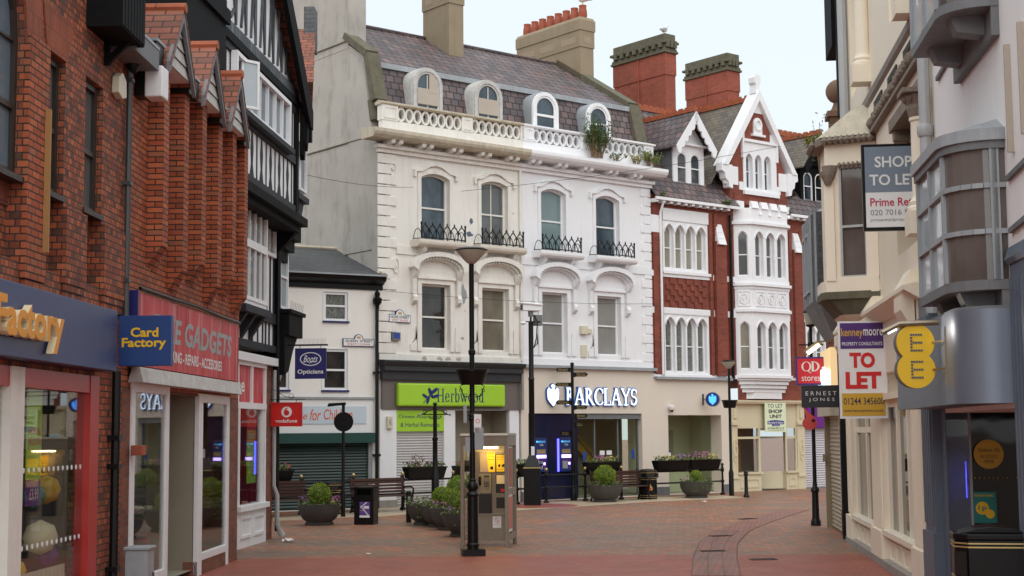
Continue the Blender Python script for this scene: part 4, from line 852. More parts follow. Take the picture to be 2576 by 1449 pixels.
    for i in range(int((u1 - u0) / .46)): k.tube([(u0 + i * .46, 4.6, 15.76), (u0 + i * .46 + .45, 4.6, 15.76)], .085, 6)
    k.build('ridge', ro); k = MB('lead'); k.box(u0, u1, .7, .8, 13.3, 13.47); k.build('lead_flashing', ro)
    return b
def rail_mesh():
    m = MB('black metal'); W = .82; n = 6; st = 2 * W / n
    for side in ((-W, 0, W, 0), (-W, 0, -W, .4), (W, 0, W, .4)):
        pass
    m.bar((-W, 0, .06), (W, 0, .06), .03); m.bar((-W, 0, .02), (-W, .44, .06), .025); m.bar((W, 0, .02), (W, .44, .06), .025)
    for k in range(n):
        x = -W + st * k
        m.tube([(x + st * (.5 - .5 * cos(a)), 0, .04 + .4 * sin(a) ** .75) for a in [i * pi / 10 for i in range(11)]], .016, 5)
        m.tube([(x - st * .5 if k else x, 0, .44 if k else .3), (x + st * .28, 0, .24), (x + st * .5, 0, .05)], .014, 5); m.tube([(x + st * 1.5 if k < n - 1 else x + st, 0, .44 if k < n - 1 else .3), (x + st * .72, 0, .24), (x + st * .5, 0, .05)], .014, 5)
        m.lathe([(.0, .42), (.032, .48), (.0, .55)], (x + st * .5, 0, 0), 6); m.lathe([(.0, -.02), (.035, .02), (.0, .06)], (x + st * .5, 0, 0), 6)
    for x in (-W, W): m.bar((x, 0, -.04), (x, 0, .45), .035); m.lathe([(.03, .45), (.04, .49), (0, .54)], (x, 0, 0), 6)
    for s_ in (-W, W):
        m.tube([(s_, .21 - .2 * cos(a), .04 + .3 * sin(a)) for a in [i * pi / 8 for i in range(9)]], .012, 5)
    o = m.build('rail'); me = o.data; bpy.data.objects.remove(o); return me
bCr = terrace('cream painted terraced house with peeling paint above the lime green shop sign', 0, 5.4, (2.07, 4.37), 'cream paint', 'cream trim', 'mossy cornice', 'worn cream', ('pane dark', 'pane warm'), ('pane blue', 'pane grey'), 0)
bWh = terrace('white painted terraced house with balustrade above the bank', 5.4, 11.2, (6.81, 9.2), 'white paint', 'white trim', 'white trim', 'white trim', ('pane pale blind', 'pane pale blind'), ('pane teal', 'pane blue'), 1)
# dormers
def dormer(b, u0, u1, zt, kind):
    c, h = (u0 + u1) / 2, (u1 - u0) / 2; fr = 'weathered white' if kind else 'white trim'; ca = 'weathered white' if kind else 'lead'
    m = MB(ca); A = outline(u0, u1, 11.6, zt, h, 'round', 14); m.prism(A, .22, 1.6); d = m.build('dormer', b, 40)
    m = MB(fr); B = outline(u0 + .13, u1 - .13, 11.72, zt - .14, h - .13, 'round', 14); m.ring(outline(u0 + .02, u1 - .02, 11.62, zt - .02, h - .02, 'round', 14), B, .14, .22)
    C = outline(u0 + .2, u1 - .2, 11.78, zt - .21, h - .2, 'round', 14); m.ring(B, C, .17, .2)
    z = 12.5 if not kind else 12.25
    m.box(u0 + .2, u1 - .2, .175, .205, z - .04, z + .04)
    if kind: m.box(c - .02, c + .02, .18, .207, 11.78, zt - .25)
    m.build('frame', d)
    m = MB('pane blue'); m.add([(a, .212, e) for a, e in C], [tuple(range(len(C)))]); m.build('pane', d)
    if kind:
        m = MB('tan panel'); m.box(u0 + .18, u1 - .18, .15, .17, 12.22, 12.72)
        if kind == 1: m.prism([(c + .05, 12.6), (u1 - .2, 12.6), (u1 - .24, 12.95), (c + .25, zt - .22), (c + .05, zt - .2)], .145, .175)
        m.build('boarding', d)
dormer(bCr, 1.36, 2.5, 13.4, 1); dormer(bCr, 3.72, 4.88, 13.36, 2); dormer(bWh, 6.12, 7.25, 13.3, 0); dormer(bWh, 8.47, 9.6, 13.26, 0)
# gable wall and chimneys of the cream house
m = MB('pebble render'); m.prismx([(.0, 0), (9, 0), (9, 13.2), (4.6, 15.9), (.8, 13.6), (.3, 11.3), (0, 11.1)], -.02, .28); m.box(-.03, .61, 1.62, 5.6, 14.0, 19.5); m.box(-.06, .2, .6, 9, 11.05, 11.12); m.box(-.06, .0, .3, 9, 7.6, 7.66); m.mt = 'mossy stone'; m.box(-.055, .2, .6, 9, 11.02, 11.05); m.box(-.055, .2, .3, 9, 7.58, 7.6); m.box(-.065, .25, 1.56, 9, 14.22, 14.25); m.mt = 'pebble render'; m.box(-.06, .25, 1.55, 9, 14.25, 14.4); m.prismx([(.0, 4.2), (1.6, 4.2), (1.6, 13.9), (.8, 13.4), (.3, 11.3), (.0, 11.1)], -.045, -.02); gb = m.build('gable_wall', bCr)  # thin dark lines put in under the bands to make them stand out
m = MB('mossy stone'); 
for a, c in (((-.02, 12.1), (.42, 13.6)), ((.42, 13.62), (1.66, 14.42))): m.bar((.1, a[0] + .12, a[1] - .0), (.1, c[0] + .12, c[1]), .44, .2)
m.bar((.1, .2, 11.5), (.1, .34, 12.15), .42, .2); m.build('coping', bCr)
def tan_chimney(b, u0, u1, y0, y1, z0, z1, pots):
    m = MB('tan render'); zs = z0 + (z1 - z0) * .45; m.box(u0, u1, y0, y1, z0 - 2.5, zs + .2); m.box(u0 - .03, u1 + .03, y0 - .03, y1 + .03, zs + .2, z1 - .5); m.box(u0 - .06, u1 + .06, y0 - .06, y1 + .06, z1 - .5, z1 - .12); m.box(u0 - .06, u1 + .06, y0 - .06, y1 + .06, z1 - .12, z1, .06, .06)
    n = 3 if y1 - y0 > 2 else 2; st = (y1 - y0) / n; c = m.build('chimney', b); m = MB('tan inset')
    for i in range(n):
        a = y0 + st * i + .18; m.quad((u0 - .036, a, zs + .36), (u0 - .036, a, z1 - .72), (u0 - .036, a + st - .36, z1 - .72), (u0 - .036, a + st - .36, zs + .36))
    m.quad((u0 + .16, y0 - .036, zs + .36), (u1 - .16, y0 - .036, zs + .36), (u1 - .16, y0 - .036, z1 - .72), (u0 + .16, y0 - .036, z1 - .72)); m.build('panel', c)
    for i in range(pots):
        m = MB('terracotta'); yy = y0 + .2 + i * (y1 - y0 - .4) / (pots - 1); m.lathe([(.13, 0), (.17, .12), (.16, .3), (.13, .42), (.145, .46), (.145, .5), (.1, .5)], ((u0 + u1) / 2, yy, z1), 12); m.build('chimney_pot', c, 40)
tan_chimney(bCr, 5.0, 5.62, 3.2, 4.7, 14.9, 18.5, 0)
tan_chimney(bWh, 11.0, 11.65, 3.25, 6.85, 14.9, 17.3, 8)
m = MB('mossy stone'); m.bar((11.25, .25, 11.3), (11.25, .82, 13.55), .5, .22); m.bar((11.25, .82, 13.56), (11.25, 4.6, 15.85), .5, .22); m.build('coping', bWh)
m = MB('pebble render'); m.prismx([(0.05, 4.3), (9, 4.3), (9, 13.2), (4.6, 15.7), (.85, 13.4), (.3, 11.2)], 11.15, 11.3); m.build('party_wall', bWh)
m = MB('pale pipe'); m.mt = 'cream trim'; m.tube([(5.4, -.06, 10.6), (5.4, -.06, 4.4)], .05, 8); m.build('drainpipe', bCr, 40)
# worn patches where the paint has flaked
m = MB('blue grey paint')
def blot(m, u, z, w_, h_, y=-.002, k=11):
    m.prism([(u + w_ * cos(2 * pi * i / k) * random.uniform(.5, 1.1), z + h_ * sin(2 * pi * i / k) * random.uniform(.5, 1.1)) for i in range(k)], y, 0.0)
for u, z, w_, h_ in ((3.45, 8.72, .1, .12), (3.38, 8.3, .16, .1), (4.0, 8.9, .03, .03), (3.2, 5.9, .02, .02), (5.15, 9.1, .03, .03)): blot(m, u, z, w_, h_)
m.mt = 'lead'; blot(m, 3.15, 6.35, .13, .42); blot(m, 3.1, 5.05, .09, .07)
m.build('flaked_paint', bCr)
m = MB('tan panel'); 
for u in (1.6, 2.2, 2.5, 2.9): blot(m, u, 4.4, .12, .07, -.064)
m.build('flaked_paint', bCr)
for u, z in ((.5, 10.05), (.62, 7.15)):
    m = MB('cream trim'); m.ring([(u + .12 * cos(i * pi / 8), z + .24 * sin(i * pi / 8)) for i in range(16)], [(u + .085 * cos(i * pi / 8), z + .19 * sin(i * pi / 8)) for i in range(16)], -.04, 0); m.disc(u, z, .05, -.05, 0, 10); m.build('roundel', bCr, 40)
# herbal shop below
m = MB('fascia black'); m.box(.05, 5.28, -.16, .1, 3.74, 4.0); m.box(.05, 5.3, -.26, .1, 4.0, 4.16); m.prismx([(-.3, 4.16), (-.36, 4.26), (-.36, 4.3), (.1, 4.34), (.1, 4.16)], .0, 5.34); m.build('shop_cornice', bCr)
m = MB('fascia taupe'); m.box(.1, 5.28, -.06, .1, 2.86, 3.74); m.build('fascia', bCr)
m = MB('white trim'); m.box(.03, .62, -.03, .3, .22, 2.86); m.box(2.36, 2.78, -.03, .3, 0, 2.86); m.box(4.9, 5.28, -.03, .9, 0, 2.86); m.box(.62, 2.36, .05, .12, 2.2, 2.86); m.mt = 'grey stone'; m.box(.0, .64, -.05, .3, 0, .22); m.build('pilaster', bCr)
m = MB('shutter white')
for i in range(28): m.prismx([(.07, .05 + i * .078), (.05, .09 + i * .078), (.07, .128 + i * .078), (.12, .128 + i * .078), (.12, .05 + i * .078)], .62, 2.36)
m.build('roller_shutter', bCr)
m = MB('mid interior'); m.quad((2.78, .9, 0), (4.9, .9, 0), (4.9, .9, 2.86), (2.78, .9, 2.86)); m.quad((2.78, 0, 2.855), (2.78, .9, 2.855), (4.9, .9, 2.855), (4.9, 0, 2.855)); m.quad((4.88, 0.1, 0), (4.88, 0.9, 0), (4.88, .9, 2.86), (4.88, .1, 2.86)); m.build('doorway', bCr)
m = MB('grey stone'); m.box(5.28, 5.36, -.2, .1, 2.86, 4.1); m.build('end_bracket', bCr)
t = thing('shop_sign', 'lime green box sign with navy leaf emblem and serif lettering', 'sign', fm(FC, 2.58, -.22, 2.96)); m = MB('lime'); m.box(-2.02, 2.02, 0, .16, 0, .68); m.build('board', t, bevel=.05)
m = MB('navy')
LF = [(-.95, .2, .14, .05, 70), (-.86, .4, .17, .06, 115), (-.72, .46, .15, .055, 35), (-.68, .3, .15, .05, 15), (-1.06, .3, .12, .045, 150)]
m.tube([(-1.12, -.006, .1), (-1.0, -.006, .22), (-.82, -.006, .36), (-.7, -.006, .5)], .012, 4)
for x, z, a, b_, r in LF:
    cr_, sr_ = cos(R_ := math.radians(r)), sin(math.radians(r)); m.prism([(x + cr_ * a * cos(2 * pi * i / 12) - sr_ * b_ * sin(2 * pi * i / 12), z + sr_ * a * cos(2 * pi * i / 12) + cr_ * b_ * sin(2 * pi * i / 12)) for i in range(12)], -.012, -.003)
def serif(m, body, x0, x1, z0, h, y, adv=None, th=.13, depth=.006, side=None):
    """upright serif capitals and small letters from strokes; th = stem weight relative to height"""
    G = {'B': (.62, [('r', .06, 0, .06 + th, 1), ('a', .12, .755, .36, .245, 'R'), ('a', .12, .27, .42, .27, 'R'), ('r', 0, 0, .3, .05), ('r', 0, .95, .3, 1), ('r', .1, .49, .35, .54)]),
         'A': (.78, [('l', .39, 1, .06, .02, .07), ('l', .39, 1, .7, .02, th * 1.15), ('r', .18, .3, .56, .36), ('r', -.02, 0, .2, .045), ('r', .54, 0, .86, .045)]),
         'R': (.7, [('r', .06, 0, .06 + th, 1), ('a', .12, .74, .38, .26, 'R'), ('l', .26, .5, .66, .02, th), ('r', 0, 0, .28, .05), ('r', 0, .95, .3, 1), ('r', .56, 0, .78, .045)]),
         'C': (.72, [('a', .42, .5, .42, .5, 'C'), ('r', .66, .68, .71, .92)]),
         'L': (.58, [('r', .06, 0, .06 + th, 1), ('r', 0, 0, .56, .055), ('r', 0, .95, .28, 1), ('r', .52, 0, .57, .26)]),
         'Y': (.72, [('r', .3, 0, .3 + th, .5), ('l', .03, 1, .37, .47, th), ('l', .68, 1, .37, .47, .07), ('r', -.05, .955, .18, 1), ('r', .55, .955, .78, 1), ('r', .2, 0, .53, .045)]),
         'S': (.54, [('a', .27, .735, .235, .265, 'S1'), ('a', .27, .265, .26, .265, 'S2'), ('r', .47, .72, .51, .93), ('r', .02, .06, .06, .28)]),
         'H': (.8, [('r', .08, 0, .08 + th, 1), ('r', .58, 0, .58 + th, 1), ('r', .1, .48, .62, .53), ('r', 0, 0, .3, .04), ('r', 0, .96, .3, 1), ('r', .5, 0, .8, .04), ('r', .5, .96, .8, 1)]),
         'e': (.5, [('a', .24, .33, .24, .34, 'E'), ('r', .06, .36, .44, .405)]),
         'r': (.4, [('r', .08, 0, .08 + th * .9, .64), ('a', .26, .46, .16, .2, 'T'), ('r', 0, 0, .26, .035)]),
         'b': (.54, [('r', .06, 0, .06 + th * .9, 1.04), ('a', .28, .33, .23, .34, 'O'), ('r', 0, 1.0, .12, 1.04)]),
         'w': (.78, [('l', .06, .65, .24, 0, th * .9), ('l', .24, 0, .38, .6, .045), ('l', .36, .65, .54, 0, th * .9), ('l', .54, 0, .7, .64, .045), ('r', -.02, .62, .16, .655), ('r', .28, .62, .46, .655), ('r', .6, .62, .78, .655)]),
         'o': (.52, [('a', .25, .33, .24, .34, 'O')]),
         'd': (.56, [('r', .38, 0, .38 + th * .9, 1.04), ('a', .25, .33, .23, .34, 'O'), ('r', .3, 1.0, .4, 1.04), ('r', .4, 0, .56, .035)]),
         'Q': (.95, [('a', .45, .5, .45, .5, 'O'), ('l', .5, .1, .85, -.18, .1)]), 'D': (.8, [('r', .06, 0, .06 + th, 1), ('a', .2, .5, .55, .5, 'R'), ('r', 0, .955, .3, 1), ('r', 0, 0, .3, .045)])}
    sp = {'R': (-pi / 2, pi / 2), 'C': (.75, 2 * pi - .75), 'S1': (.5, 1.5 * pi), 'S2': (-pi + .55, pi / 2), 'E': (0.15, 2 * pi - .6), 'T': (.35, pi * .9), 'O': (0, 2 * pi)}
    tot = sum(G[ch][0] for ch in body) + .07 * (len(body) - 1); sx = (x1 - x0) / tot; x = 0; k = 0
    for ch in body:
        W_, pr = G[ch]
        for p in pr:
            k += 1; yy = y - .0006 * (k % 5)
            if p[0] == 'r': m.prism([(x0 + (x + p[1]) * sx, z0 + p[2] * h), (x0 + (x + p[3]) * sx, z0 + p[2] * h), (x0 + (x + p[3]) * sx, z0 + p[4] * h), (x0 + (x + p[1]) * sx, z0 + p[4] * h)], yy, y + depth)
            elif p[0] == 'l':
                A, B, w_ = (p[1], p[2]), (p[3], p[4]), p[5] / 2; q = [(A[0] - w_, A[1]), (B[0] - w_, B[1]), (B[0] + w_, B[1]), (A[0] + w_, A[1])]
                m.prism([(x0 + (x + a) * sx, z0 + b_ * h) for a, b_ in q], yy, y + depth)
            else:
                a0, a1 = sp[p[5]]; n = 16; A, B = [], []
                for i in range(n + 1):
                    a = a0 + (a1 - a0) * i / n; t_ = th * (.38 + .62 * abs(cos(a))) if p[5] != 'T' else th * .7
                    if p[5] in ('S1', 'S2'): t_ = th * (.45 + .55 * abs(sin(a - .6)))
                    A.append((x0 + (x + p[1] + p[3] * cos(a)) * sx, z0 + (p[2] + p[4] * sin(a)) * h)); B.append((x0 + (x + p[1] + (p[3] - t_) * cos(a)) * sx, z0 + (p[2] + (p[4] - t_ * .8) * sin(a)) * h))
                m.strip(A, B, yy, y + depth)
        x += W_ + .07
serif(m, 'Herbwood', -.62, 1.16, .13, .4, -.006, th=.11); m.build('lettering', t)
t = thing('shop_sign', 'lime green panel listing acupuncture and remedies over the shutter', 'sign', fm(FC, 1.49, -.02, 2.22)); m = MB('lime'); m.box(-.88, .9, 0, .06, 0, .62); m.build('board', t)
m = MB('navy'); m.text('Chinese Acupuncture', -.79, .8, .36, .49, -.004, .0); m.text('& Herbal Remedies', -.72, .7, .13, .26, -.004, .0); m.build('lettering', t)
t = thing('alarm_box', 'small white intercom box on the pilaster by the herbal shop', 'box', fm(FC, .33, -.03, 2.3)); m = MB('off white plastic'); m.box(-.08, .1, -.09, 0, 0, .36); m.build('cover', t, bevel=.01); m = MB('text grey'); m.text('NRG', -.03, .05, .1, .28, -.093); m.build('lettering', t)
street_plate(FC, .34, 1.12, 5.44, 5.68, 5.83, 'HOPE STREET', 'STRYT YR HOB', 'white hope street name plate with crest on the cream house')
t = thing('wall_plaque', 'small blue plaque box on the cream wall below the street name plate', 'plaque', fm(FC, .58, 0, 4.9)); m = MB('grey board'); m.box(-.14, .14, -.1, 0, 0, .24); m.build('box', t); m = MB('blue plaque'); m.box(-.11, .11, -.106, -.1, .06, .22); m.build('face', t)
# ---------------- bank front
m = MB('barclays stone')
m.wall(5.36, 11.2, 0, 4.2, [(5.65, 10.62, .02, 2.76)], -.05, .3); m.wall(11.2, 14.95, 0, 3.93, [(11.86, 14.5, .02, 2.71)], -.05, .55); m.quad((14.95, -.05, 0), (14.95, .5, 0), (14.95, .5, 3.93), (14.95, -.05, 3.93)); m.quad((5.36, -.05, 0), (5.36, .4, 0), (5.36, .4, 4.2), (5.36, -.05, 4.2)); m.build('bank_front', bWh)
m = MB('lead'); m.box(5.3, 11.25, -.2, .1, 4.2, 4.3); m.box(11.25, 15.0, -.2, .1, 3.93, 4.02); m.mt = 'grey board'; m.box(5.36, 5.65, -.07, 0, .0, .3); m.box(10.62, 11.86, -.07, 0, 0, .28); m.box(14.5, 14.98, -.07, 0, 0, .28); m.build('ledge', bWh)
m = MB('dark tile'); m.box(5.65, 7.78, .02, .3, .0, 2.76); m.build('atm_wall', bWh)
m = MB('grey board'); m.box(7.78, 10.62, .0, .2, 2.58, 2.76); 
for x in (7.8, 8.62, 9.66, 10.58): m.box(x - .02, x + .02, .12, .2, 0, 2.58)
m.build('entrance_frame', bWh)
for a, c in ((7.8, 10.6), (11.86, 14.5)):
    m = MB('green glass'); m.box(a, c, .15 if a < 9 else .45, .162 if a < 9 else .462, .02, 2.6 if a < 9 else 2.71); m.build('glass_front', bWh)
m = MB('mid interior'); m.quad((7.78, 2.2, 0), (11.8, 2.2, 0), (11.8, 2.2, 2.8), (7.78, 2.2, 2.8)); m.quad((7.7, .3, 0), (7.7, 4.5, 0), (7.7, 4.5, 2.8), (7.7, .3, 2.8)); m.quad((7.7, .2, 2.78), (15, .2, 2.78), (15, 4.5, 2.78), (7.7, 4.5, 2.78)); m.mt = 'pale interior'; m.quad((11.8, 1.9, 0), (15, 1.9, 0), (15, 1.9, 2.78), (11.8, 1.9, 2.78)); m.quad((14.9, .5, 0), (14.9, 4, 0), (14.9, 4, 2.78), (14.9, .5, 2.78)); m.mt = 'tan panel'; m.quad((7.7, .2, .03), (15, .2, .03), (15, 4.5, .03), (7.7, 4.5, .03))
m.mt = 'amber'; m.bar((8.4, 2.0, 2.7), (10.4, 2.0, .9), .2, .08); m.bar((8.6, 1.9, 2.75), (10.5, 1.9, 1.1), .05)
m.mt = 'pale interior'; m.box(12.4, 14.2, 1.2, 1.6, 0, .95); m.mt = 'tan panel'; m.box(13.3, 13.9, 1.75, 1.9, 0, 2.2); m.build('bank_interior', bWh)
t = thing('window_notice', 'two small white notices on the bank entrance glass', 'notice', fm(FC, 9.1, .13, 1.4)); m = MB('white sign'); m.box(-.25, -.04, 0, .012, 0, .14); m.box(.05, .28, 0, .012, 0, .14); m.mt = 'blue plaque'; m.box(-1.0, -.86, 0, .01, -.22, .12); m.box(1.18, 1.32, 0, .01, -.15, .16); m.build('sheet', t)
t = thing('window_notice', 'small blue bordered notice low on the second bank window', 'notice', fm(FC, 12.3, .43, 1.28)); m = MB('boots blue'); m.box(-.16, .16, 0, .012, 0, .2); m.mt = 'white sign'; m.box(-.14, .14, -.003, .0, .02, .15); m.build('sheet', t)
def atm(u, lab):
    t = thing('cash_machine', lab, 'cash machine', fm(FC, u, .02, .9), 'cash machines in the bank wall'); m = MB('navy gloss'); m.box(-.24, .26, -.05, 0, 0, 1.08); m.box(-.22, .24, -.14, -.05, .0, .1); m.build('casing', t, bevel=.01)
    m = MB('atm text'); m.text('BARCLAYS', -.12, .18, .93, .99, -.053); m.disc(-.16, .96, .03, -.056, -.05, 10); m.mt = 'white sign'; m.text('Cash', -.05, .1, .83, .9, -.053); m.mt = 'amber'; m.text('Free cash', -.12, .16, .62, .68, -.053); m.build('lettering', t)
    m = MB('phone grey'); m.box(-.17, .2, -.052, -.05, .58, .72); m.build('screen', t)
    m = MB('atm violet'); m.box(-.18, .2, -.08, -.05, .44, .54); m.build('lamp', t); m = MB('purple'); m.box(-.2, .22, -.06, -.05, .05, .44); m.mt = 'lead'; m.box(-.16, .05, -.08, -.06, .1, .34); m.mt = 'atm violet'; m.box(.1, .17, -.07, -.06, .22, .3); m.build('keypad_panel', t)
    m = MB('atm blue'); m.box(-.32, -.27, -.04, 0, 0, 1.05); m.build('side_light', t)
atm(6.17, 'left cash machine in the dark tiled bank wall, partly behind the camera pole'); atm(7.22, 'right cash machine in the dark tiled bank wall with bright blue side light')
# raised bank lettering and eagle
t = thing('bank_lettering', 'illuminated white letters with blue edges spelling the bank name on the stone front', 'sign', fm(FC, 8.75, -.15, 3.03)); m = MB('barclays white'); serif(m, 'BARCLAYS', -1.57, 1.57, 0, .56, 0, th=.125, depth=.02); f = m.build('lettering', t)
m = MB('rim blue'); serif(m, 'BARCLAYS', -1.6, 1.6, -.03, .62, .021, th=.21, depth=.07); m.build('letter_edge', t)
EAG = [(0, 0), (.07, .05), (.13, .16), (.17, .12), (.19, .2), (.25, .2), (.26, .28), (.31, .3), (.33, .42), (.35, .6), (.33, .74), (.26, .84), (.19, .82), (.17, .76), (.12, .72), (.08, .78), (.1, .88), (.06, .96), (-.02, 1.0), (-.1, .96), (-.14, .9), (-.08, .9), (-.06, .8)]
def eagle(m, cx, cz, h, y0, y1, e=1.0):
    L = [(-x, z) for x, z in reversed(EAG[1:16])]; pts = EAG + L
    m.prism([(cx + (x) * h * e, cz + (z - .5) * h * e + .5 * h) for x, z in pts], y0, y1)
t = thing('bank_emblem', 'illuminated white eagle emblem left of the bank letters', 'sign', fm(FC, 6.62, -.15, 2.99)); m = MB('barclays white'); eagle(m, 0, 0, .7, 0, .02); m.build('eagle', t); m = MB('rim blue'); eagle(m, 0, 0, .7, .021, .09, 1.09); m.build('letter_edge', t)
t = thing('projecting_sign', 'round blue illuminated bank sign with eagle standing off the stone wall', 'sign', mat4((cos(.25), -sin(.25)), (sin(.25), cos(.25)), (*FC.w(13.55, -.55), 3.25))); m = MB('lead'); m.disc(0, 0, .26, 0, .12, 28); m.mt = 'navy'; m.disc(0, 0, .235, -.006, 0, 28); m.build('casing', t); m = MB('neon blue'); eagle(m, 0, -.19, .38, -.016, -.006); m.build('eagle', t); m = MB('grey pipe'); m.bar((-.2, .06, .0), (-.36, .35, 0), .04); m.box(-.42, -.34, .3, .5, -.18, .2); m.build('bracket', t)
t = thing('security_camera', 'small white dome security camera above the bank window', 'camera', fm(FC, 11.93, -.05, 2.92)); m = MB('white trim'); m.lathe([(.06, .12), (.1, .1), (.1, 0), (.07, -.04)], (0, -.12, 0), 14); m.box(-.05, .05, -.12, 0, .05, .11); m.build('housing', t, 40); m = MB('black ink'); m.lathe([(.065, -.04), (.05, -.09), (.001, -.12)], (0, -.12, 0), 12); m.build('lens', t, 60)
t = thing('meter_box', 'two small white boxes between the white house windows', 'box', fm(FC, 8.05, 0, 4.6)); m = MB('off white plastic'); m.box(-.15, .12, -.14, 0, .75, 1.02); m.box(.14, .34, -.08, 0, .78, .94); m.box(-.12, .12, -.07, 0, .0, .4); m.build('cover', t, bevel=.01)
# ================================================================ red Victorian building
bV = thing('red_brick_building', 'red brick Victorian building with white stone bay and steep gable', 'building', fm(FC))
L2 = [(11.88 + i * .53, 12.33 + i * .53, 7.8, 9.35, .3, 'tudor') for i in range(4)]; L1 = [(11.85 + i * .53, 12.3 + i * .53, 4.2, 6.1, .3, 'tudor') for i in range(4)]
R2 = [(19.35 + i * .53, 19.8 + i * .53, 7.8, 9.35, .3, 'tudor') for i in range(4)]; R1 = [(19.35 + i * .53, 19.8 + i * .53, 4.2, 6.1, .3, 'tudor') for i in range(4)]
m = MB('victorian brick')
def fr(a): return (a[0][0] - .1, a[-1][1] + .12, a[0][2] - .1, a[0][3] + .12)
m.wall(11.2, 15.45, 4.0, 10.35, [fr(L2), fr(L1)], 0, .1); m.wall(18.25, 24, 3.2, 10.35, [fr(R2), fr(R1)], 0, .1)
m.wall(15.45, 18.25, 3.2, 10.4, [], 0, .1)
m.prism([(15.2, 10.36), (18.35, 10.36), (18.35, 10.9), (15.2, 10.9)], -.06, .3); m.prism([(15.2, 10.9), (15.96, 10.9), (15.96, 12.78), (15.82, 12.78), (15.2, 11.7)], -.06, .3); m.prism([(17.72, 10.9), (18.35, 10.9), (18.35, 11.6), (17.72, 12.7)], -.06, .3); m.prism([(15.82, 12.78), (17.68, 12.78), (16.75, 14.4)], -.06, .3); m.box(15.4, 18.3, -.1, 0, 10.36, 10.75)
for u in (14.15, 14.42, 15.15, 18.45, 19.05): m.box(u - .08, u + .08, -.07, 0, 4.1, 9.9 if u < 18.4 else 9.6)
m.box(14.3, 14.85, -.16, 0, 4.1, 8.9); m.box(18.55, 19.0, -.16, 0, 4.1, 8.9); m.box(11.3, 11.75, -.05, 0, 4.1, 10.2)
for z in (9.9, 10.0, 10.1, 10.2): m.box(11.9, 14.0, -.03, 0, z, z + .06); m.box(19.35, 21.5, -.03, 0, z, z + .06)
for s_ in (11.9, 19.35):                                             # chequered panel
    for i in range(10):
        for j in range(5):
            if (i + j) % 2: m.box(s_ + i * .2, s_ + i * .2 + .19, -.045, 0, 6.46 + j * .2, 6.65 + j * .2)
m.box(11.25, 24, .5, 9, 4.0, 10.2); w = m.build('wall', bV)
m = MB('white trim')
for Ls in (L2, L1, R2, R1):
    f_ = fr(Ls); m.wall(*f_, [tuple(h) for h in Ls], -.015, .2)
    m.box(f_[0], f_[1] + .16, -.05, .0, f_[3], f_[3] + (.42 if Ls[0][2] > 7 else .16))
    for h in Ls:
        o = outline(h[0] - .03, h[1] + .03, h[2], h[3] + .05, .3, 'tudor')[2:]; i_ = outline(*h)[2:]; m.strip(o, i_, -.05, -.012)
    m.box(f_[0] - .05, f_[1] + .06, -.1, .05, f_[2] - .1, f_[2])
for z0, z1 in ((7.48, 7.68), (6.2, 6.42), (4.0, 4.12)): m.box(11.2, 15.42, -.045, 0, z0, z1); m.box(18.3, 24, -.045, 0, z0, z1)
for u in (14.58, 18.78):
    for k, (z, d) in enumerate(((8.78, .26), (9.0, .2), (9.22, .14))): m.prismx([(-d, z), (-d + .1, z + .3), (0, z + .32), (0, z)], u - .2 + .02 * k, u + .2 - .02 * k)
m.box(11.2, 11.6, -.06, 0, 9.0, 9.6)
m.build('stone_dressing', bV)
for Ls, g_ in ((L2, 'pane cream'), (L1, 'pane lace'), (R2, 'pane grey'), (R1, 'pane grey')):
    for h in Ls: sash(bV, *h[:4], .17, g_, 'white trim', .045, (h[2] + h[3]) / 2 - .05, .28, 'tudor')
# canted bay
BX = [(15.42, 0), (15.87, -.45), (17.85, -.45), (18.3, 0)]
def ringz(m, e, z0, z1, d=.45):
    s_ = e * .5; m.prismz([(15.42 - e - s_ * .3, 0), (15.87 - s_, -.45 - e), (17.85 + s_, -.45 - e), (18.3 + e + s_ * .3, 0)], z0, z1)
m = MB('white trim')
for z0, z1, ws in ((6.55, 7.25, 0), (4.1, 6.42, (4.35, 6.08)), (7.45, 9.6, (7.72, 9.36)), (9.72, 10.2, 0)):
    if not ws: ringz(m, -.0, z0, z1)
    else:
        fh = [(15.98 + i * .6, 15.98 + i * .6 + .44, ws[0], ws[1], .26, 'tudor') for i in range(3)]
        fh = [(a + .08, b + .08, *r) for a, b, *r in fh]
        m.wall(15.87, 17.85, z0, z1, fh, -.45, .22)
        for h in fh:
            o = outline(h[0] - .04, h[1] + .04, h[2], h[3] + .06, .3, 'tudor')[2:]; m.strip(o, outline(*h)[2:], -.48, -.447)
            sash(bV, *h[:4], -.25, 'pane grey', 'white trim', .04, (h[2] + h[3]) / 2 - .05, .25, 'tudor')
        side = MB('white trim'); side.wall(0, .636, z0, z1, [(.13, .5, ws[0], ws[1], .22, 'tudor')], 0, .12)
        for v in side.v: pass
        def tr(v): return (15.42 + v[0] * .7071 + v[1] * .7071, -v[0] * .7071 + v[1] * .7071, v[2])
        m.add([tr(v) for v in side.v], side.f)
        q = MB('white trim'); o = outline(.13, .5, ws[0], ws[1], .22, 'tudor'); i_ = outline(.165, .465, ws[0] + .05, ws[1] - .04, .2, 'tudor'); q.ring(o, i_, .08, .11); q.box(.165, .465, .085, .11, (ws[0] + ws[1]) / 2 - .06, (ws[0] + ws[1]) / 2 - .02); q.v = [tr(v) for v in q.v]; f = q.build('window', bV)
        q = MB('pane grey' if z0 > 7 else 'pane cream'); q.add([(a, .1, b) for a, b in i_], [tuple(range(len(i_)))]); q.v = [tr(v) for v in q.v]; q.build('pane', f)
        m.quad((17.85, -.45, z0), (18.3, 0, z0), (18.3, 0, z1), (17.85, -.45, z1))
for z, e in ((6.42, .08), (7.25, .03), (7.36, .1), (9.6, .1), (4.04, .06)): ringz(m, e, z, z + .1)
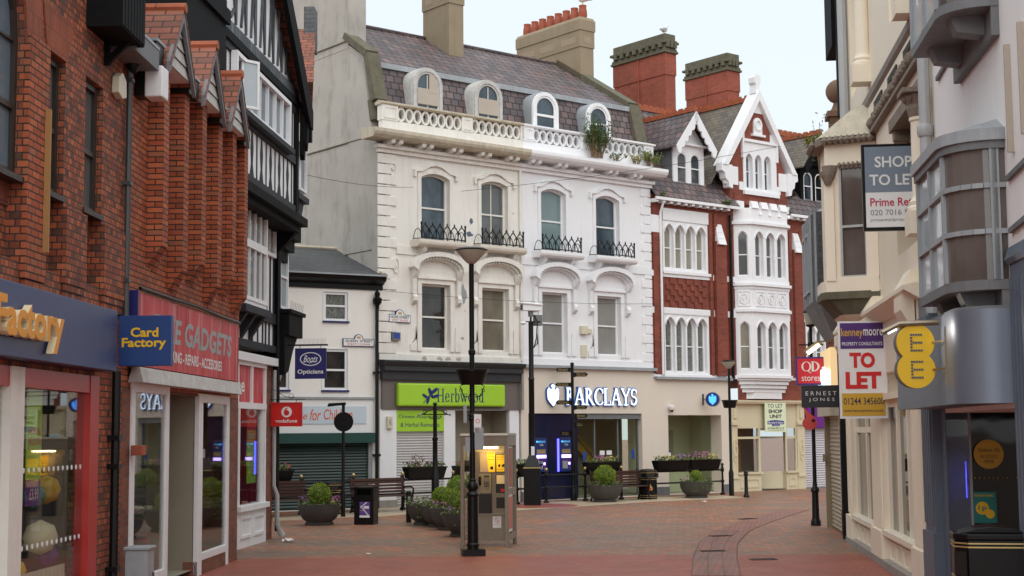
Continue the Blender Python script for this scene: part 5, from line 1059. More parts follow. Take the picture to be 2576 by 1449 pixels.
ringz(m, .04, 6.52, 6.55); ringz(m, .05, 9.7, 9.73)
for i in range(4): ringz(m, -.02 - .07 * i, 3.95 - .14 * i, 4.05 - .14 * i + .02); 
m.prismz([(15.9, 0), (16.1, -.2), (17.6, -.2), (17.8, 0)], 3.3, 3.55)
for i in range(4):
    u = 15.92 + i * .52; m.prismx([(-.5, 10.2), (-.42, 10.46), (-.34, 10.46), (-.34, 10.2)], u, u + .36)
    m.prismx([(-.5, 9.98), (-.45, 10.1), (-.45, 9.98)], u + .38, u + .5)
m.prism([(15.42, 10.2), (15.8, 10.2), (15.8, 10.46), (15.42, 10.46)], -.2, 0); m.box(18.0, 18.3, -.2, 0, 10.2, 10.46)
for i in range(3):                                                   # carved quatrefoils
    c = 16.28 + i * .58; m.ring([(c - .25, 6.62), (c + .25, 6.62), (c + .25, 7.18), (c - .25, 7.18)], [(c - .2, 6.67), (c + .2, 6.67), (c + .2, 7.13), (c - .2, 7.13)], -.48, -.45)
    m.ring([(c + .17 * cos(k * pi / 10), 6.9 + .2 * sin(k * pi / 10)) for k in range(20)], [(c + .12 * cos(k * pi / 10), 6.9 + .15 * sin(k * pi / 10)) for k in range(20)], -.49, -.45); m.disc(c, 6.9, .07, -.49, -.45, 8, .1)
q = MB('white trim'); q.ring([(.1, 6.62), (.55, 6.62), (.55, 7.18), (.1, 7.18)], [(.13, 6.66), (.52, 6.66), (.52, 7.14), (.13, 7.14)], -.025, 0); q.ring([(.325 + .16 * cos(k * pi / 10), 6.9 + .2 * sin(k * pi / 10)) for k in range(20)], [(.325 + .11 * cos(k * pi / 10), 6.9 + .15 * sin(k * pi / 10)) for k in range(20)], -.03, 0); q.prism([(.25, 6.95), (.325, 6.78), (.4, 6.95), (.325, 7.0)], -.035, 0); m.add([tr(v) for v in q.v], q.f)
m.build('bay', bV)
# gable dressings
GC = 16.75
m = MB('white trim')
for s_ in (-1, 1):
    m.prism([(GC + s_ * 2.02, 11.72), (GC + s_ * 1.76, 11.72), (GC, 14.32), (GC, 14.72)][::-s_], -.24, .3)
    x = GC + s_ * 1.62
    a, b_ = sorted((x - s_ * .5, x + s_ * .2)); m.box(a, b_, -.1, .02, 11.05, 11.72)
    m.prism([(x + s_ * .1, 11.74), (x + s_ * .44, 11.78), (x + s_ * .46, 11.5), (x + s_ * .3, 11.42), (x + s_ * .26, 11.22), (x + s_ * .12, 11.12), (x + s_ * .08, 10.92), (x - s_ * .1, 10.88), (x - s_ * .1, 11.74)][::-s_], -.2, .1)
    a, b_ = sorted((GC + s_ * 1.05, GC + s_ * .7)); m.box(a, b_, -.075, 0, 12.85, 13.12)
m.prism([(GC - .28, 13.85), (GC + .28, 13.85), (GC, 14.4)], -.09, 0); m.prism([(16.63, 14.6), (16.87, 14.6), (16.84, 14.92), (16.91, 15.0), (16.92, 15.2), (16.83, 15.3), (16.67, 15.3), (16.58, 15.2), (16.59, 15.0), (16.66, 14.92)], -.15, .15)
GW = [(16.08 + i * .5, 16.08 + i * .5 + .36, 11.02, 12.3, .24, 'tudor') for i in range(3)]
m.wall(15.93, 17.75, 10.87, 12.8, GW, -.09, .26); m.quad((15.93, -.09, 10.87), (15.93, 0, 10.87), (15.93, 0, 12.8), (15.93, -.09, 12.8)); m.box(15.85, 17.8, -.16, .0, 12.72, 12.82); m.box(15.85, 15.93, -.16, 0, 12.1, 12.72); m.box(17.72, 17.8, -.16, 0, 12.1, 12.72); m.box(15.9, 17.8, -.18, 0, 10.75, 10.9)
for u in (15.7, 17.74): m.box(u, u + .22, -.085, 0, 10.9, 11.2)
m.prism(outline(16.52, 16.98, 13.05, 13.68, .23, 'round'), -.12, 0); m.box(16.4, 17.1, -.18, 0, 12.97, 13.05); m.ring([(16.75 + .2 * cos(k * pi / 9), 13.4 + .22 * sin(k * pi / 9)) for k in range(18)], [(16.75 + .13 * cos(k * pi / 9), 13.4 + .15 * sin(k * pi / 9)) for k in range(18)], -.16, -.11)
m.build('gable_dressing', bV)
for h in GW: sash(bV, *h[:4], .12, 'pane blue', 'white trim', .04, 11.65, .22, 'tudor')
# roofs
def slope_roof(b, u0, u1, mt='slate'):
    m = MB(mt); m.add([(u0, -.32, 10.22), (u1, -.32, 10.22), (u1, 3.0, 14.15), (u0, 3.0, 14.15), (u1, 7, 9.6), (u0, 7, 9.6), (u0, -.28, 10.17), (u1, -.28, 10.17)], [(0, 1, 2, 3), (3, 2, 4, 5), (6, 7, 1, 0)]); r = m.build('roof', b)
    m = MB('ridge tile')
    for i in range(int((u1 - u0) / .3)): m.box(u0 + i * .3, u0 + i * .3 + .29, 2.9, 3.1, 14.1, 14.28); m.box(u0 + i * .3, u0 + i * .3 + .2, 2.97, 3.03, 14.28, 14.36)
    m.build('ridge', r)
    m = MB('white trim'); m.box(u0, u1, -.36, -.28, 10.1, 10.2)
    for i in range(int((u1 - u0) / .36)): m.box(u0 + i * .36, u0 + i * .36 + .14, -.3, 0, 10.02, 10.14)
    m.build('gutter', b)
slope_roof(bV, 11.2, 15.45); slope_roof(bV, 18.25, 24)
m = MB('olive slate')
for s_ in (-1, 1):
    v = [(GC, .1, 14.42), (GC, 7, 14.42), (GC + s_ * 2.35, 7, 11.0), (GC + s_ * 2.35, .1, 11.0)]; m.add(v, [(0, 1, 2, 3)] if s_ < 0 else [(3, 2, 1, 0)])
r = m.build('roof', bV); m = MB('ridge tile')
for i in range(16): m.box(GC - .1, GC + .1, .25 + i * .42, .25 + i * .42 + .41, 14.36, 14.52); m.box(GC - .03, GC + .03, .25 + i * .42, .25 + i * .42 + .25, 14.52, 14.62)
m.build('ridge', r)
def gable_dormer(b, c, black):
    fm_ = 'black timber' if black else 'white trim'
    m = MB('grey board' if not black else 'black timber'); m.box(c - .78, c + .78, .36, 3, 10.7, 12.4); m.build('dormer_cheek', b)
    m = MB(fm_); hs = [(c - .6, c - .08, 10.92, 12.05, .26, 'round'), (c + .08, c + .6, 10.92, 12.05, .26, 'round')]
    m.wall(c - .78, c + .78, 10.72, 12.4, hs, .3, .1); m.box(c - .86, c + .86, .18, .32, 10.66, 10.74); m.box(c - .88, c + .88, .15, .31, 12.3, 12.36)
    m.add([(c - .78, .3, 12.4), (c + .78, .3, 12.4), (c, .3, 13.3)], [(0, 1, 2)])
    for s_ in (-1, 1): m.quad((c + s_ * .78, .3, 10.7), (c + s_ * .78, .37, 10.7), (c + s_ * .78, .37, 12.4), (c + s_ * .78, .3, 12.4))
    m.build('dormer_front', b)
    for h in hs: sash(b, *h[:4], .36, 'pane blue', 'white trim', .05, 11.5, .24, 'round')
    m = MB(fm_)                                                       # scalloped bargeboards
    for s_ in (-1, 1):
        A = [(c, 13.5), (c + s_ * 1.04, 12.16)]; n = 6; Bp = []
        for i in range(n * 3 + 1):
            t_ = i / (n * 3); w_ = .26 + .09 * abs(sin(t_ * n * pi)); Bp.append((c + s_ * 1.04 * t_ - s_ * w_ * .4, 13.5 - 1.34 * t_ - w_))
        Ap = [(c + s_ * 1.04 * i / (n * 3), 13.5 - 1.34 * i / (n * 3)) for i in range(n * 3 + 1)]
        m.strip(Ap if s_ > 0 else Bp, Bp if s_ > 0 else Ap, -.14, -.08)
    m.build('bargeboard', b)
    m = MB('slate' if not black else 'olive slate')
    for s_ in (-1, 1):
        v = [(c, -.12, 13.5), (c, 3.2, 13.5), (c + s_ * 1.08, 3.2, 12.1), (c + s_ * 1.08, -.12, 12.1)]; v2 = [(x, y, z + .06) for x, y, z in v]
        m.add(v + v2, [(0, 1, 2, 3), (7, 6, 5, 4), (0, 3, 7, 4), (3, 2, 6, 7)] if s_ > 0 else [(3, 2, 1, 0), (4, 5, 6, 7), (4, 7, 3, 0), (7, 6, 2, 3)])
    r = m.build('roof', b); m = MB('ridge tile')
    for i in range(10): m.box(c - .09, c + .09, -.12 + i * .32, -.12 + i * .32 + .31, 13.5, 13.64); m.box(c - .03, c + .03, -.1 + i * .32, .1 + i * .32, 13.64, 13.71)
    m.build('ridge', r)
gable_dormer(bV, 13.48, False); gable_dormer(bV, 20.35, True)
def red_chimney(b, u0, u1, y0, y1, z1):
    m = MB('chimney brick'); m.box(u0, u1, y0, y1, 10.5, z1 - .75); m.box(u0 - .03, u1 + .03, y0 - .03, y1 + .03, z1 - 1.6, z1 - .75); c = m.build('chimney', b); m = MB('mossy stone')
    m.box(u0 - .1, u1 + .1, y0 - .1, y1 + .1, z1 - .76, z1 - .66); m.box(u0 - .02, u1 + .02, y0 - .02, y1 + .02, z1 - .66, z1)
    m.box(u0 - .06, u1 + .06, y0 - .06, y1 + .06, z1 - .66, z1 - .56); m.box(u0 - .12, u1 + .12, y0 - .12, y1 + .12, z1 - .4, z1 - .3)
    n = int((y1 - y0) / .33)
    for i in range(n): yy = y0 + .06 + i * (y1 - y0) / n; m.box(u0 - .16, u0, yy, yy + .17, z1 - .56, z1 - .27)
    for i in range(3): m.box(u0 - .02 + i * .2, u0 + .12 + i * .2, y0 - .16, y0, z1 - .56, z1 - .27)
    m.build('chimney_cap', c, bevel=.02); m = MB('terracotta'); m.tube([(u0 - .02, (y0 + y1) / 2, 12), (u0 - .05, (y0 + y1) / 2, z1 - .75)], .025, 5); m.build('lightning_cable', c)
red_chimney(bV, 15.1, 15.64, 3.0, 5.85, 17.3); red_chimney(bV, 20.75, 21.45, 5.0, 7.4, 17.85)
m = MB('white trim'); m.tube([(11.62, -.32, 10.15), (11.62, -.1, 9.7), (11.62, -.1, 4.1)], .045, 8); m.build('drainpipe', bV, 40)
m = MB('black paint'); m.tube([(15.12, -.12, 9.9), (15.12, -.12, 4.0)], .055, 8); m.build('drainpipe', bV, 40)
# vacant shop unit under the bay
m = MB('shop cream')
m.wall(15.02, 18.98, 2.24, 3.12, [], -.02, .2); m.prismx([(-.2, 3.12), (-.24, 3.2), (-.24, 3.24), (.1, 3.26), (.1, 3.12)], 14.98, 19.02)
for a, b_ in ((15.02, 15.3), (18.55, 18.97)):
    m.box(a, b_, -.08, .1, 0, 3.12); m.box(a - .03, b_ + .03, -.16, .1, 2.36, 2.48); m.box(a - .02, b_ + .02, -.12, .1, .45, .52); c = (a + b_) / 2
    m.ring([(c + .12 * cos(k * pi / 9), 1.45 + .42 * sin(k * pi / 9)) for k in range(18)], [(c + .08 * cos(k * pi / 9), 1.45 + .35 * sin(k * pi / 9)) for k in range(18)], -.11, -.08); m.ring([(c + .1 * cos(k * pi / 9), 1.45 + .22 * sin(k * pi / 9)) for k in range(18)], [(c + .06 * cos(k * pi / 9), 1.45 + .15 * sin(k * pi / 9)) for k in range(18)], -.12, -.08); m.box(c - .08, c + .08, -.13, -.08, 2.6, 2.95)
for a, b_ in ((15.3, 16.55), (17.92, 18.55)):
    m.box(a, b_, -.05, .1, 0, .6); m.box(a - .02, b_ + .04, -.12, .1, .6, .67); m.box(a, b_, -.02, .06, 1.86, 1.94); m.box(b_ - .09 if a < 16 else a, b_ if a < 16 else a + .09, -.03, .08, .67, 2.24); m.box(a, a + .05, -.02, .06, .67, 2.24); m.box(b_ - .05, b_, -.02, .06, .67, 2.24)
    m.ring([(a + .12, .12), (b_ - .12, .12), (b_ - .12, .48), (a + .12, .48)], [(a + .2, .2), (b_ - .2, .2), (b_ - .2, .4), (a + .2, .4)], -.075, -.05)
m.box(16.5, 17.95, .02, .1, 2.16, 2.24)
v = [(16.62, 1.4, 0), (17.95, .1, 0), (17.95, .1, .67), (16.62, 1.4, .67)]; m.add(v, [(0, 1, 2, 3)]); m.add([(16.62, 1.35, 1.86), (17.93, .08, 1.86), (17.93, .08, 1.94), (16.62, 1.35, 1.94)], [(0, 1, 2, 3)])
m.build('shop_front', bV)
for a, b_ in ((15.35, 16.46), (18.01, 18.5)):
    m = MB('clear glass'); m.box(a, b_, .03, .04, .67, 2.24); m.build('shop_window', bV)
m = MB('clear glass'); m.quad((16.62, 1.4, .67), (17.95, .1, .67), (17.95, .1, 2.2), (16.62, 1.4, 2.2)); m.build('shop_window', bV)
m = MB('mid interior'); m.quad((15.2, 2.4, .02), (18.9, 2.4, .02), (18.9, 2.4, 2.3), (15.2, 2.4, 2.3)); m.quad((15.1, .02, .04), (18.9, .02, .04), (18.9, 3.5, .04), (15.1, 3.5, .04)); m.quad((15.1, .1, 2.26), (18.9, .1, 2.26), (18.9, 3.5, 2.26), (15.1, 3.5, 2.26)); m.quad((15.1, .1, 0), (15.1, 3.5, 0), (15.1, 3.5, 2.3), (15.1, .1, 2.3)); m.mt = 'wood'; m.box(16.5, 16.62, 1.0, 1.1, .05, 2.2); m.build('shop_interior', bV)
# purple shop next door
m = MB('cirro purple'); m.box(19.05, 22, -.15, .1, 2.25, 3.02); m.build('fascia', bV); m = MB('white sign'); m.text('CIRRO', 19.75, 20.48, 2.68, 2.92, -.156, .0); m.build('lettering', bV)
m = MB('shutter lilac')
for i in range(26): m.prismx([(.04, .02 + i * .086), (.015, .06 + i * .086), (.04, .106 + i * .086), (.1, .106 + i * .086), (.1, .02 + i * .086)], 19.02, 22)
m.build('roller_shutter', bV)
t = thing('to_let_board', 'pale lime letting board with black capitals fixed on the vacant cream shopfront', 'sign', fm(FC, 17.19, -.22, 2.1)); m = MB('pale lime'); m.box(-.56, .58, 0, .03, 0, 1.1); m.build('board', t)
m = MB('black ink'); m.text('TO LET', -.42, .4, .88, 1.02, -.004, .002); m.text('SHOP', -.38, .38, .68, .82, -.004, .03); m.text('UNIT', -.32, .34, .5, .63, -.004, .03); m.text('01244-351212', -.44, .45, .1, .17, -.004, .012); m.text('www.beresfordadams.com', -.4, .42, .04, .07, -.004); m.mt = 'adams blue'; m.prism([(-.44, .28), (-.2, .28), (-.2, .21), (.22, .21), (.22, .28), (.46, .28), (.46, .4), (.1, .43), (-.1, .43), (-.44, .4)], -.004, 0); m.mt = 'white sign'; m.text('Beresford Adams', -.4, .42, .3, .39, -.008, .01); m.text('COMMERCIAL', -.14, .16, .225, .265, -.008); m.build('lettering', t)
# ================================================================ right side of the street
bS = thing('slate_hung_building', 'brick shop building with grey slate hung bay and rolled shutters', 'building', fm(FR))
m = MB('victorian brick'); m.box(-9.2, -4.62, .02, 8, 2.5, 7.0); m.build('wall', bS)
m = MB('dark slate'); m.prismz([(-6.5, 0.1), (-6.5, -.36), (-7.2, -.46), (-8.8, -.46), (-9.2, .1)], 4.85, 6.75); m.build('slate_hung_bay', bS)
m = MB('grey board'); lo_ = [(-6.8, .1), (-6.85, -.04), (-7.2, -.05), (-8.6, -.05), (-9.0, .1)]; hi_ = [(-6.5, 0.1), (-6.5, -.36), (-7.2, -.46), (-8.8, -.46), (-9.2, .1)]
m.add([(a, b_, 4.1) for a, b_ in lo_] + [(a, b_, 4.85) for a, b_ in hi_], [(i, (i + 1) % 5, 5 + (i + 1) % 5, 5 + i) for i in range(5)] + [(4, 3, 2, 1, 0)])
m.mt = 'lead'
for i in range(6): x = -6.6 - i * .45; m.bar((x, -.45 if i else -.38, 4.86), (x, -.45 if i else -.38, 6.75), .06)
m.add([(a, b_, 6.75) for a, b_ in hi_] + [(-7.0, .2, 7.1), (-8.8, .2, 7.1)], [(0, 1, 5), (1, 2, 5), (2, 3, 6, 5), (3, 4, 6)]); m.build('bay_base', bS)
for a in (-7.3, -8.1): sash(bS, a - .6, a, 5.1, 6.4, -.45, 'pane grey', 'lead', .06)
m = MB('mossy cornice'); m.box(-9.2, -6.3, -.22, .1, 2.45, 2.75); m.build('shutter_box', bS)
m = MB('shutter beige')
for i in range(28): m.prismx([(.02, .02 + i * .088), (0, .06 + i * .088), (.02, .108 + i * .088), (.08, .108 + i * .088), (.08, .02 + i * .088)], -8.8, -6.35)
m.build('roller_shutter', bS)
m = MB('phone grey'); m.box(-8.95, -8.82, -.1, .1, 0, 2.45); m.box(-9.2, -8.95, .02, 6, 0, 2.5); m.box(-9.05, -8.7, -.14, -.1, 1.45, 1.62); m.build('shutter_post', bS)
m = MB('white tile'); m.box(-6.32, -4.72, -.04, .3, .52, 2.5); m.mt = 'black paint'; m.box(-6.32, -4.72, -.042, .3, 0, .52); m.build('tiled_pier', bS)
m = MB('warm panel'); m.box(-9.15, -6.9, -.12, .02, 2.85, 3.9); m.build('lit_fascia', bS)
m = MB('barclays white'); m.text('QD stores', -9.1, -7.0, 3.0, 3.6, -.2, .03, .05); m.build('lettering', bS)
t = thing('sign_lamp', 'long hooded strip lamp shining on the lit shop fascia', 'lamp', perp(FR, -7.2, -.62, 3.82, 0)); m = MB('phone grey'); m.bar((0, 0, -.02), (.34, 0, .22), .12, .1); m.bar((.34, 0, .22), (.7, .1, .24), .03); m.build('hood', t); m = MB('warm lamp'); m.bar((.05, -.06, -.035), (.3, -.06, .15), .075, .03); m.build('tube', t)
t = thing('projecting_sign', 'red square shop sign with dark blue rim beyond the lamp post', 'sign', perp(FR, -8.4, -.73, 3.15, 0)); m = MB('qd blue'); m.box(0, .63, 0, .1, 0, .62); m.build('rim', t); m = MB('qd red'); m.box(.035, .595, -.012, 0, .035, .585); m.build('board', t)
m = MB('white sign'); serif(m, 'Q', .12, .35, .3, .22, -.014, th=.16); serif(m, 'D', .33, .53, .3, .22, -.0165, th=.18); m.text('stores', .12, .52, .09, .2, -.016, .0); m.build('lettering', t)
t = thing('projecting_sign', 'black rectangular sign with spaced white capitals projecting beside the red sign', 'sign', perp(FR, -5.0, -.885, 2.6, 0)); m = MB('ernest black'); m.box(0, .74, 0, .1, 0, .44); m.build('board', t, bevel=.006); m = MB('white sign'); m.text('E R N E S T', .08, .68, .24, .32, -.004, -.004); m.text('J O N E S', .14, .64, .11, .19, -.004, -.004); m.build('lettering', t)
# cream Victorian building
bC = thing('cream_stone_building', 'cream painted Victorian building with carved cornice, columns and corner bay', 'building', fm(FR))
P2 = 'bath stone'; m = MB(P2)
REC = (2.5, 5.35, 4.72, 6.75)
m.wall(-4.6, 6.05, 3.9, 7.1, [REC], 0, .35); m.quad((2.5, .34, 4.7), (5.4, .34, 4.7), (5.4, .34, 6.8), (2.5, .34, 6.8))
m.wall(-4.6, 6.05, 7.5, 12, [(-2.7, -.4, 8.3, 10.6), (2.4, 4.9, 8.3, 10.6)], .0, .3); m.quad((-2.7, .29, 8.3), (4.9, .29, 8.3), (4.9, .29, 10.6), (-2.7, .29, 10.6)); m.quad((5.75, 0, 0), (5.75, 8, 0), (5.75, 8, 12), (5.75, 0, 12)); m.quad((-4.6, 8, 0), (-4.6, 0, 0), (-4.6, 0, 12), (-4.6, 8, 12)); m.build('wall', bC)
def column(x, z0, z1, y=-.12, r=.12):
    h = z1 - z0; m = MB(P2); m.box(x - .2, x + .2, y - .2, .1, z0 - .3, z0 + .0); m.lathe([(.19, 0), (.19, .05), (.16, .08), (.17, .13), (.13, .17), (r, .22), (r * .94, h - .42), (r * 1.1, h - .4), (r * 1.1, h - .36)], (x, y, z0), 16); c = m.build('column', bC, 35)
    m = MB('carved stone'); m.lathe([(r * 1.1, h - .36), (r * 1.35, h - .25), (r * 1.25, h - .2), (r * 1.75, h - .08), (r * 1.7, h - .06)], (x, y, z0), 12)
    for k in range(8):
        a = k * pi / 4; m.lathe([(.0, -.05), (.05, 0), (0, .06)], (x + r * 1.5 * cos(a), y + r * 1.5 * sin(a), z0 + h - .13), 5)
    m.box(x - r * 2, x + r * 2, y - r * 2, y + r * 2, z0 + h - .06, z0 + h); m.build('capital', c)
column(5.5, 4.95, 6.55, -.1); column(-.05, 8.25, 10.2, -.1); column(5.1, 7.95, 10.4, -.12)
m = MB('carved stone'); m.box(2.4, 5.25, -.06, .32, 6.6, 6.78); m.box(2.5, 2.7, -.02, .34, 6.45, 6.6); m.box(2.5, 5.1, .2, .33, 6.35, 6.6); m.build('carved_lintel', bC)
m = MB('carved stone'); rr = random.Random(3); m.box(-.2, 6.03, -.1, 0, 6.99, 7.05)
for i in range(46): x = .0 + i * .13; m.lathe([(0, -.09), (.06, -.03), (.05, .06), (0, .1)], (x, -.08, 7.16 + rr.uniform(-.03, .03)), 5)
m.box(-.2, 6.03, -.05, 0, 7.05, 7.26); m.build('carved_cornice', bC)
m = MB(P2); m.box(-.2, 6.03, -.06, 0, 7.26, 7.5)
for x in (1.0, 2.6, 4.2): m.mt = 'dark interior'; m.box(x, x + .9, -.085, 0, 7.3, 7.4); m.mt = P2
m.mt = 'grey stone'; m.prismx([(-.03, 7.5), (-.1, 7.56), (-.12, 7.64), (-.05, 7.74), (0, 7.76), (0, 7.5)], -4.6, 6.03); m.build('string_course', bC)
for h in ((2.62, 3.7, 4.75, 6.4), (3.85, 5.25, 4.75, 6.4)): sash(bC, *h, .3, 'pane dark', P2, .07, 5.6)
# corner bay with canted window facing along the street
m = MB(P2); BP = [(.4, 0), (.12, -.8), (-.02, -.86), (-.75, -.86), (-1.3, -.1), (-1.3, 0)]
def bayring(m, e, z0, z1, mt=None):
    k = m.mt; m.mt = mt or k; m.prismz([(BP[0][0] + e, 0.0), (BP[1][0] + e, BP[1][1] - e), (BP[2][0] + e * .3, BP[2][1] - e), (BP[3][0], BP[3][1] - e), (BP[4][0] - e, BP[4][1]), (BP[5][0] - e, 0)][::-1], z0, z1); m.mt = k
bayring(m, -.07, 4.6, 6.9)
ft = lambda x, z, d: (.4 - .28 * x / .848 + d * .943, -.8 * x / .848 - d * .33, z)   # along the cant, standing proud by d
def fb(x0, x1, z0, z1, d0, d1): m.add([ft(x0, z0, d1), ft(x1, z0, d1), ft(x1, z1, d1), ft(x0, z1, d1), ft(x0, z0, d0), ft(x1, z0, d0), ft(x1, z1, d0), ft(x0, z1, d0)], [(3, 2, 1, 0), (4, 5, 6, 7), (0, 1, 5, 4), (1, 2, 6, 5), (2, 3, 7, 6), (3, 0, 4, 7)])
fb(0, .2, 4.6, 6.55, -.05, .02); fb(.62, .848, 4.6, 6.55, -.05, .02); fb(0, .848, 6.5, 6.9, -.05, .025); fb(0, .848, 4.4, 4.66, -.08, .05); fb(.7, .86, 4.6, 6.3, 0, .07)
bayring(m, .04, 4.42, 4.6); m.build('bay', bC)
m = MB('pale pipe'); q_ = [ft(x, z, -.02) for x, z in ((.2, 4.66), (.62, 4.66), (.62, 6.5), (.2, 6.5))]
for a, b_ in ((0, 1), (1, 2), (2, 3), (3, 0)): m.bar(q_[a], q_[b_], .07, .05)
m.bar(ft(.2, 5.5, -.02), ft(.62, 5.5, -.02), .05, .04); f = m.build('window', bC); m = MB('pane oriel'); m.quad(*[ft(x, z, -.04) for x, z in ((.62, 4.66), (.2, 4.66), (.2, 6.5), (.62, 6.5))]); m.build('pane', f)
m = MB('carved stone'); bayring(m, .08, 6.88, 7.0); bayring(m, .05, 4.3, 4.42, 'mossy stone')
for i in range(9): x = .05 + i * .095; p = ft(x, 6.93, .15); m.lathe([(0, -.08), (.07, 0), (0, .09)], p, 5)
for i in range(6): m.lathe([(0, -.08), (.07, 0), (0, .09)], (-.1 - i * .13, -.98, 6.93), 5)
for x in (.1, .76): p = ft(x, 6.42, .04); m.lathe([(.07, -.12), (.12, 0), (.13, .1)], p, 8)
fbm = m; 
for i in range(6): p = ft(.22 + i * .075, 6.52, .05); m.lathe([(0, -.06), (.05, 0), (0, .06)], p, 5)
p = ft(.78, 6.3, .1); m.lathe([(.05, -.1), (.12, .05), (.13, .12)], p, 8); m.build('carved_cornice', bC)
m = MB('mossy stone'); n5 = 6
m.add([(a * .8 + (-.05 if i < 3 else -.5), b_ * .7, 4.05) for i, (a, b_) in enumerate(BP)] + [(a, b_, 4.32) for a, b_ in BP], [(i, 6 + i, 6 + (i + 1) % 6, (i + 1) % 6) for i in range(6)] + [tuple(range(6))]); m.mt = P2
m.add([(a * .5 - .5, b_ * .3, 3.75) for a, b_ in BP] + [(a * .8 + (-.05 if i < 3 else -.5), b_ * .7, 4.05) for i, (a, b_) in enumerate(BP)], [(i, 6 + i, 6 + (i + 1) % 6, (i + 1) % 6) for i in range(6)]); m.build('bay_corbel', bC)
m = MB('mossy cornice'); m.add([(a + (.1 if i < 2 else 0), b_ * 1.1, 7.0) for i, (a, b_) in enumerate(BP)] + [(a * .9 - .3, b_ * .3, 7.6) for a, b_ in BP], [(i, 6 + i, 6 + (i + 1) % 6, (i + 1) % 6) for i in range(6)]); m.build('bay_roof', bC)
m = MB('black timber'); m.box(-4.9, -4.62, -.03, .5, 8.4, 12); m.box(-6.2, -4.9, -.1, .5, 9.9, 12); m.build('timber_gable', bC)
m = MB('pale pipe'); m.tube([(-3.0, -.1, 7.8), (-3.0, -.1, 12)], .09, 8); m.build('drainpipe', bC, 40); m = MB('pale pipe'); m.tube([(5.95, -.1, 3.6), (5.95, -.1, 9)], .075, 8); m.lathe([(.09, 0), (.105, .04), (.105, .12), (.09, .16)], (5.95, -.1, 5.85), 10); m.build('drainpipe', bC, 40)
# ground floor shopfront of the cream building
sc2 = 'shop cream'; m = MB('bath stone')
m.box(-4.5, 4.85, -.02, .4, 3.05, 3.92); m.prismx([(-.05, 3.85), (-.3, 4.0), (-.3, 4.06), (0, 4.12), (0, 3.85)], -4.4, 5.0); m.box(-4.5, 4.9, -.08, .1, 2.62, 2.72)
for a, b_ in ((-4.3, -3.6), (-.5, .75), (3.95, 4.8)):
    m.box(a, b_, -.1, .3, 0, 3.92); m.box(a - .05, b_ + .05, -.16, .3, 0, .55); n = int((b_ - a) / .12)
    for i in range(n): m.box(a + .04 + i * .12, a + .11 + i * .12, -.12, -.1, .6, 2.7)
    m.prismx([(-.12, 3.4), (-.3, 3.75), (-.3, 3.95), (-.12, 4.05)], a + .1, b_ - .1)
    m.prismx([(-.3, 4.06), (-.15, 4.3), (0, 4.3), (0, 4.06)], a + .1, b_ - .1)
for a, b_ in ((-3.6, -.5), (.75, 3.95)):
    m.box(a, b_, -.03, .2, 0, .5); m.box(a, b_, -.14, .15, .5, .58); m.box(a, b_, 0, .08, 2.1 if a < 0 else 2.5, 2.2 if a < 0 else 2.62); n = 2 if a < 0 else 3; st = (b_ - a) / n
    for i in range(n + 1): x = a + i * st; m.box(x - .06, x + .06, -.01, .09, .58, 2.62)
    for i in range(4):
        x = a + .15 + i * (b_ - a - .3) / 4; w_ = (b_ - a - .3) / 4 - .1; m.ring([(x, .1), (x + w_, .1), (x + w_, .42), (x, .42)], [(x + .05, .15), (x + w_ - .05, .15), (x + w_ - .05, .37), (x + .05, .37)], -.055, -.03)
m.build('shop_front', bC)
m = MB('grey stone'); m.box(-4.4, 4.9, -.17, .0, 0, .12); m.build('plinth', bC)
for a, b_ in ((-3.6, -.5), (.75, 3.95)): m = MB('pane shop'); m.box(a, b_, .04, .06, .58, 2.62); m.build('shop_window', bC)
m = MB('black paint'); m.tube([(-4.55, -.14, 3.6), (-4.55, -.14, 0.05)], .07, 8); m.build('drainpipe', bC, 40)
# ball finial on the sandstone pier beyond
t = thing('stone_pier', 'brown sandstone pier with ball finial on the roofline', 'finial', fm(FR, -7.6, .28, .35)); m = MB('brown sandstone'); m.box(-.25, .25, -.2, .3, 6.9, 7.9); m.box(-.42, .42, -.3, .35, 7.9, 8.05); m.box(-.25, .25, -.2, .2, 8.05, 8.6); m.box(-.32, .32, -.27, .27, 8.6, 8.72); m.lathe([(.24, 8.72), (.15, 8.82), (.1, 8.95)], (0, 0, 0), 14); m.lathe([(.1, 8.93)] + [(.27 * sin(a), 9.2 - .27 * cos(a)) for a in [i * pi / 9 for i in range(1, 9)]] + [(.01, 9.47)], (0, 0, 0), 16); m.build('pier', t, 40)
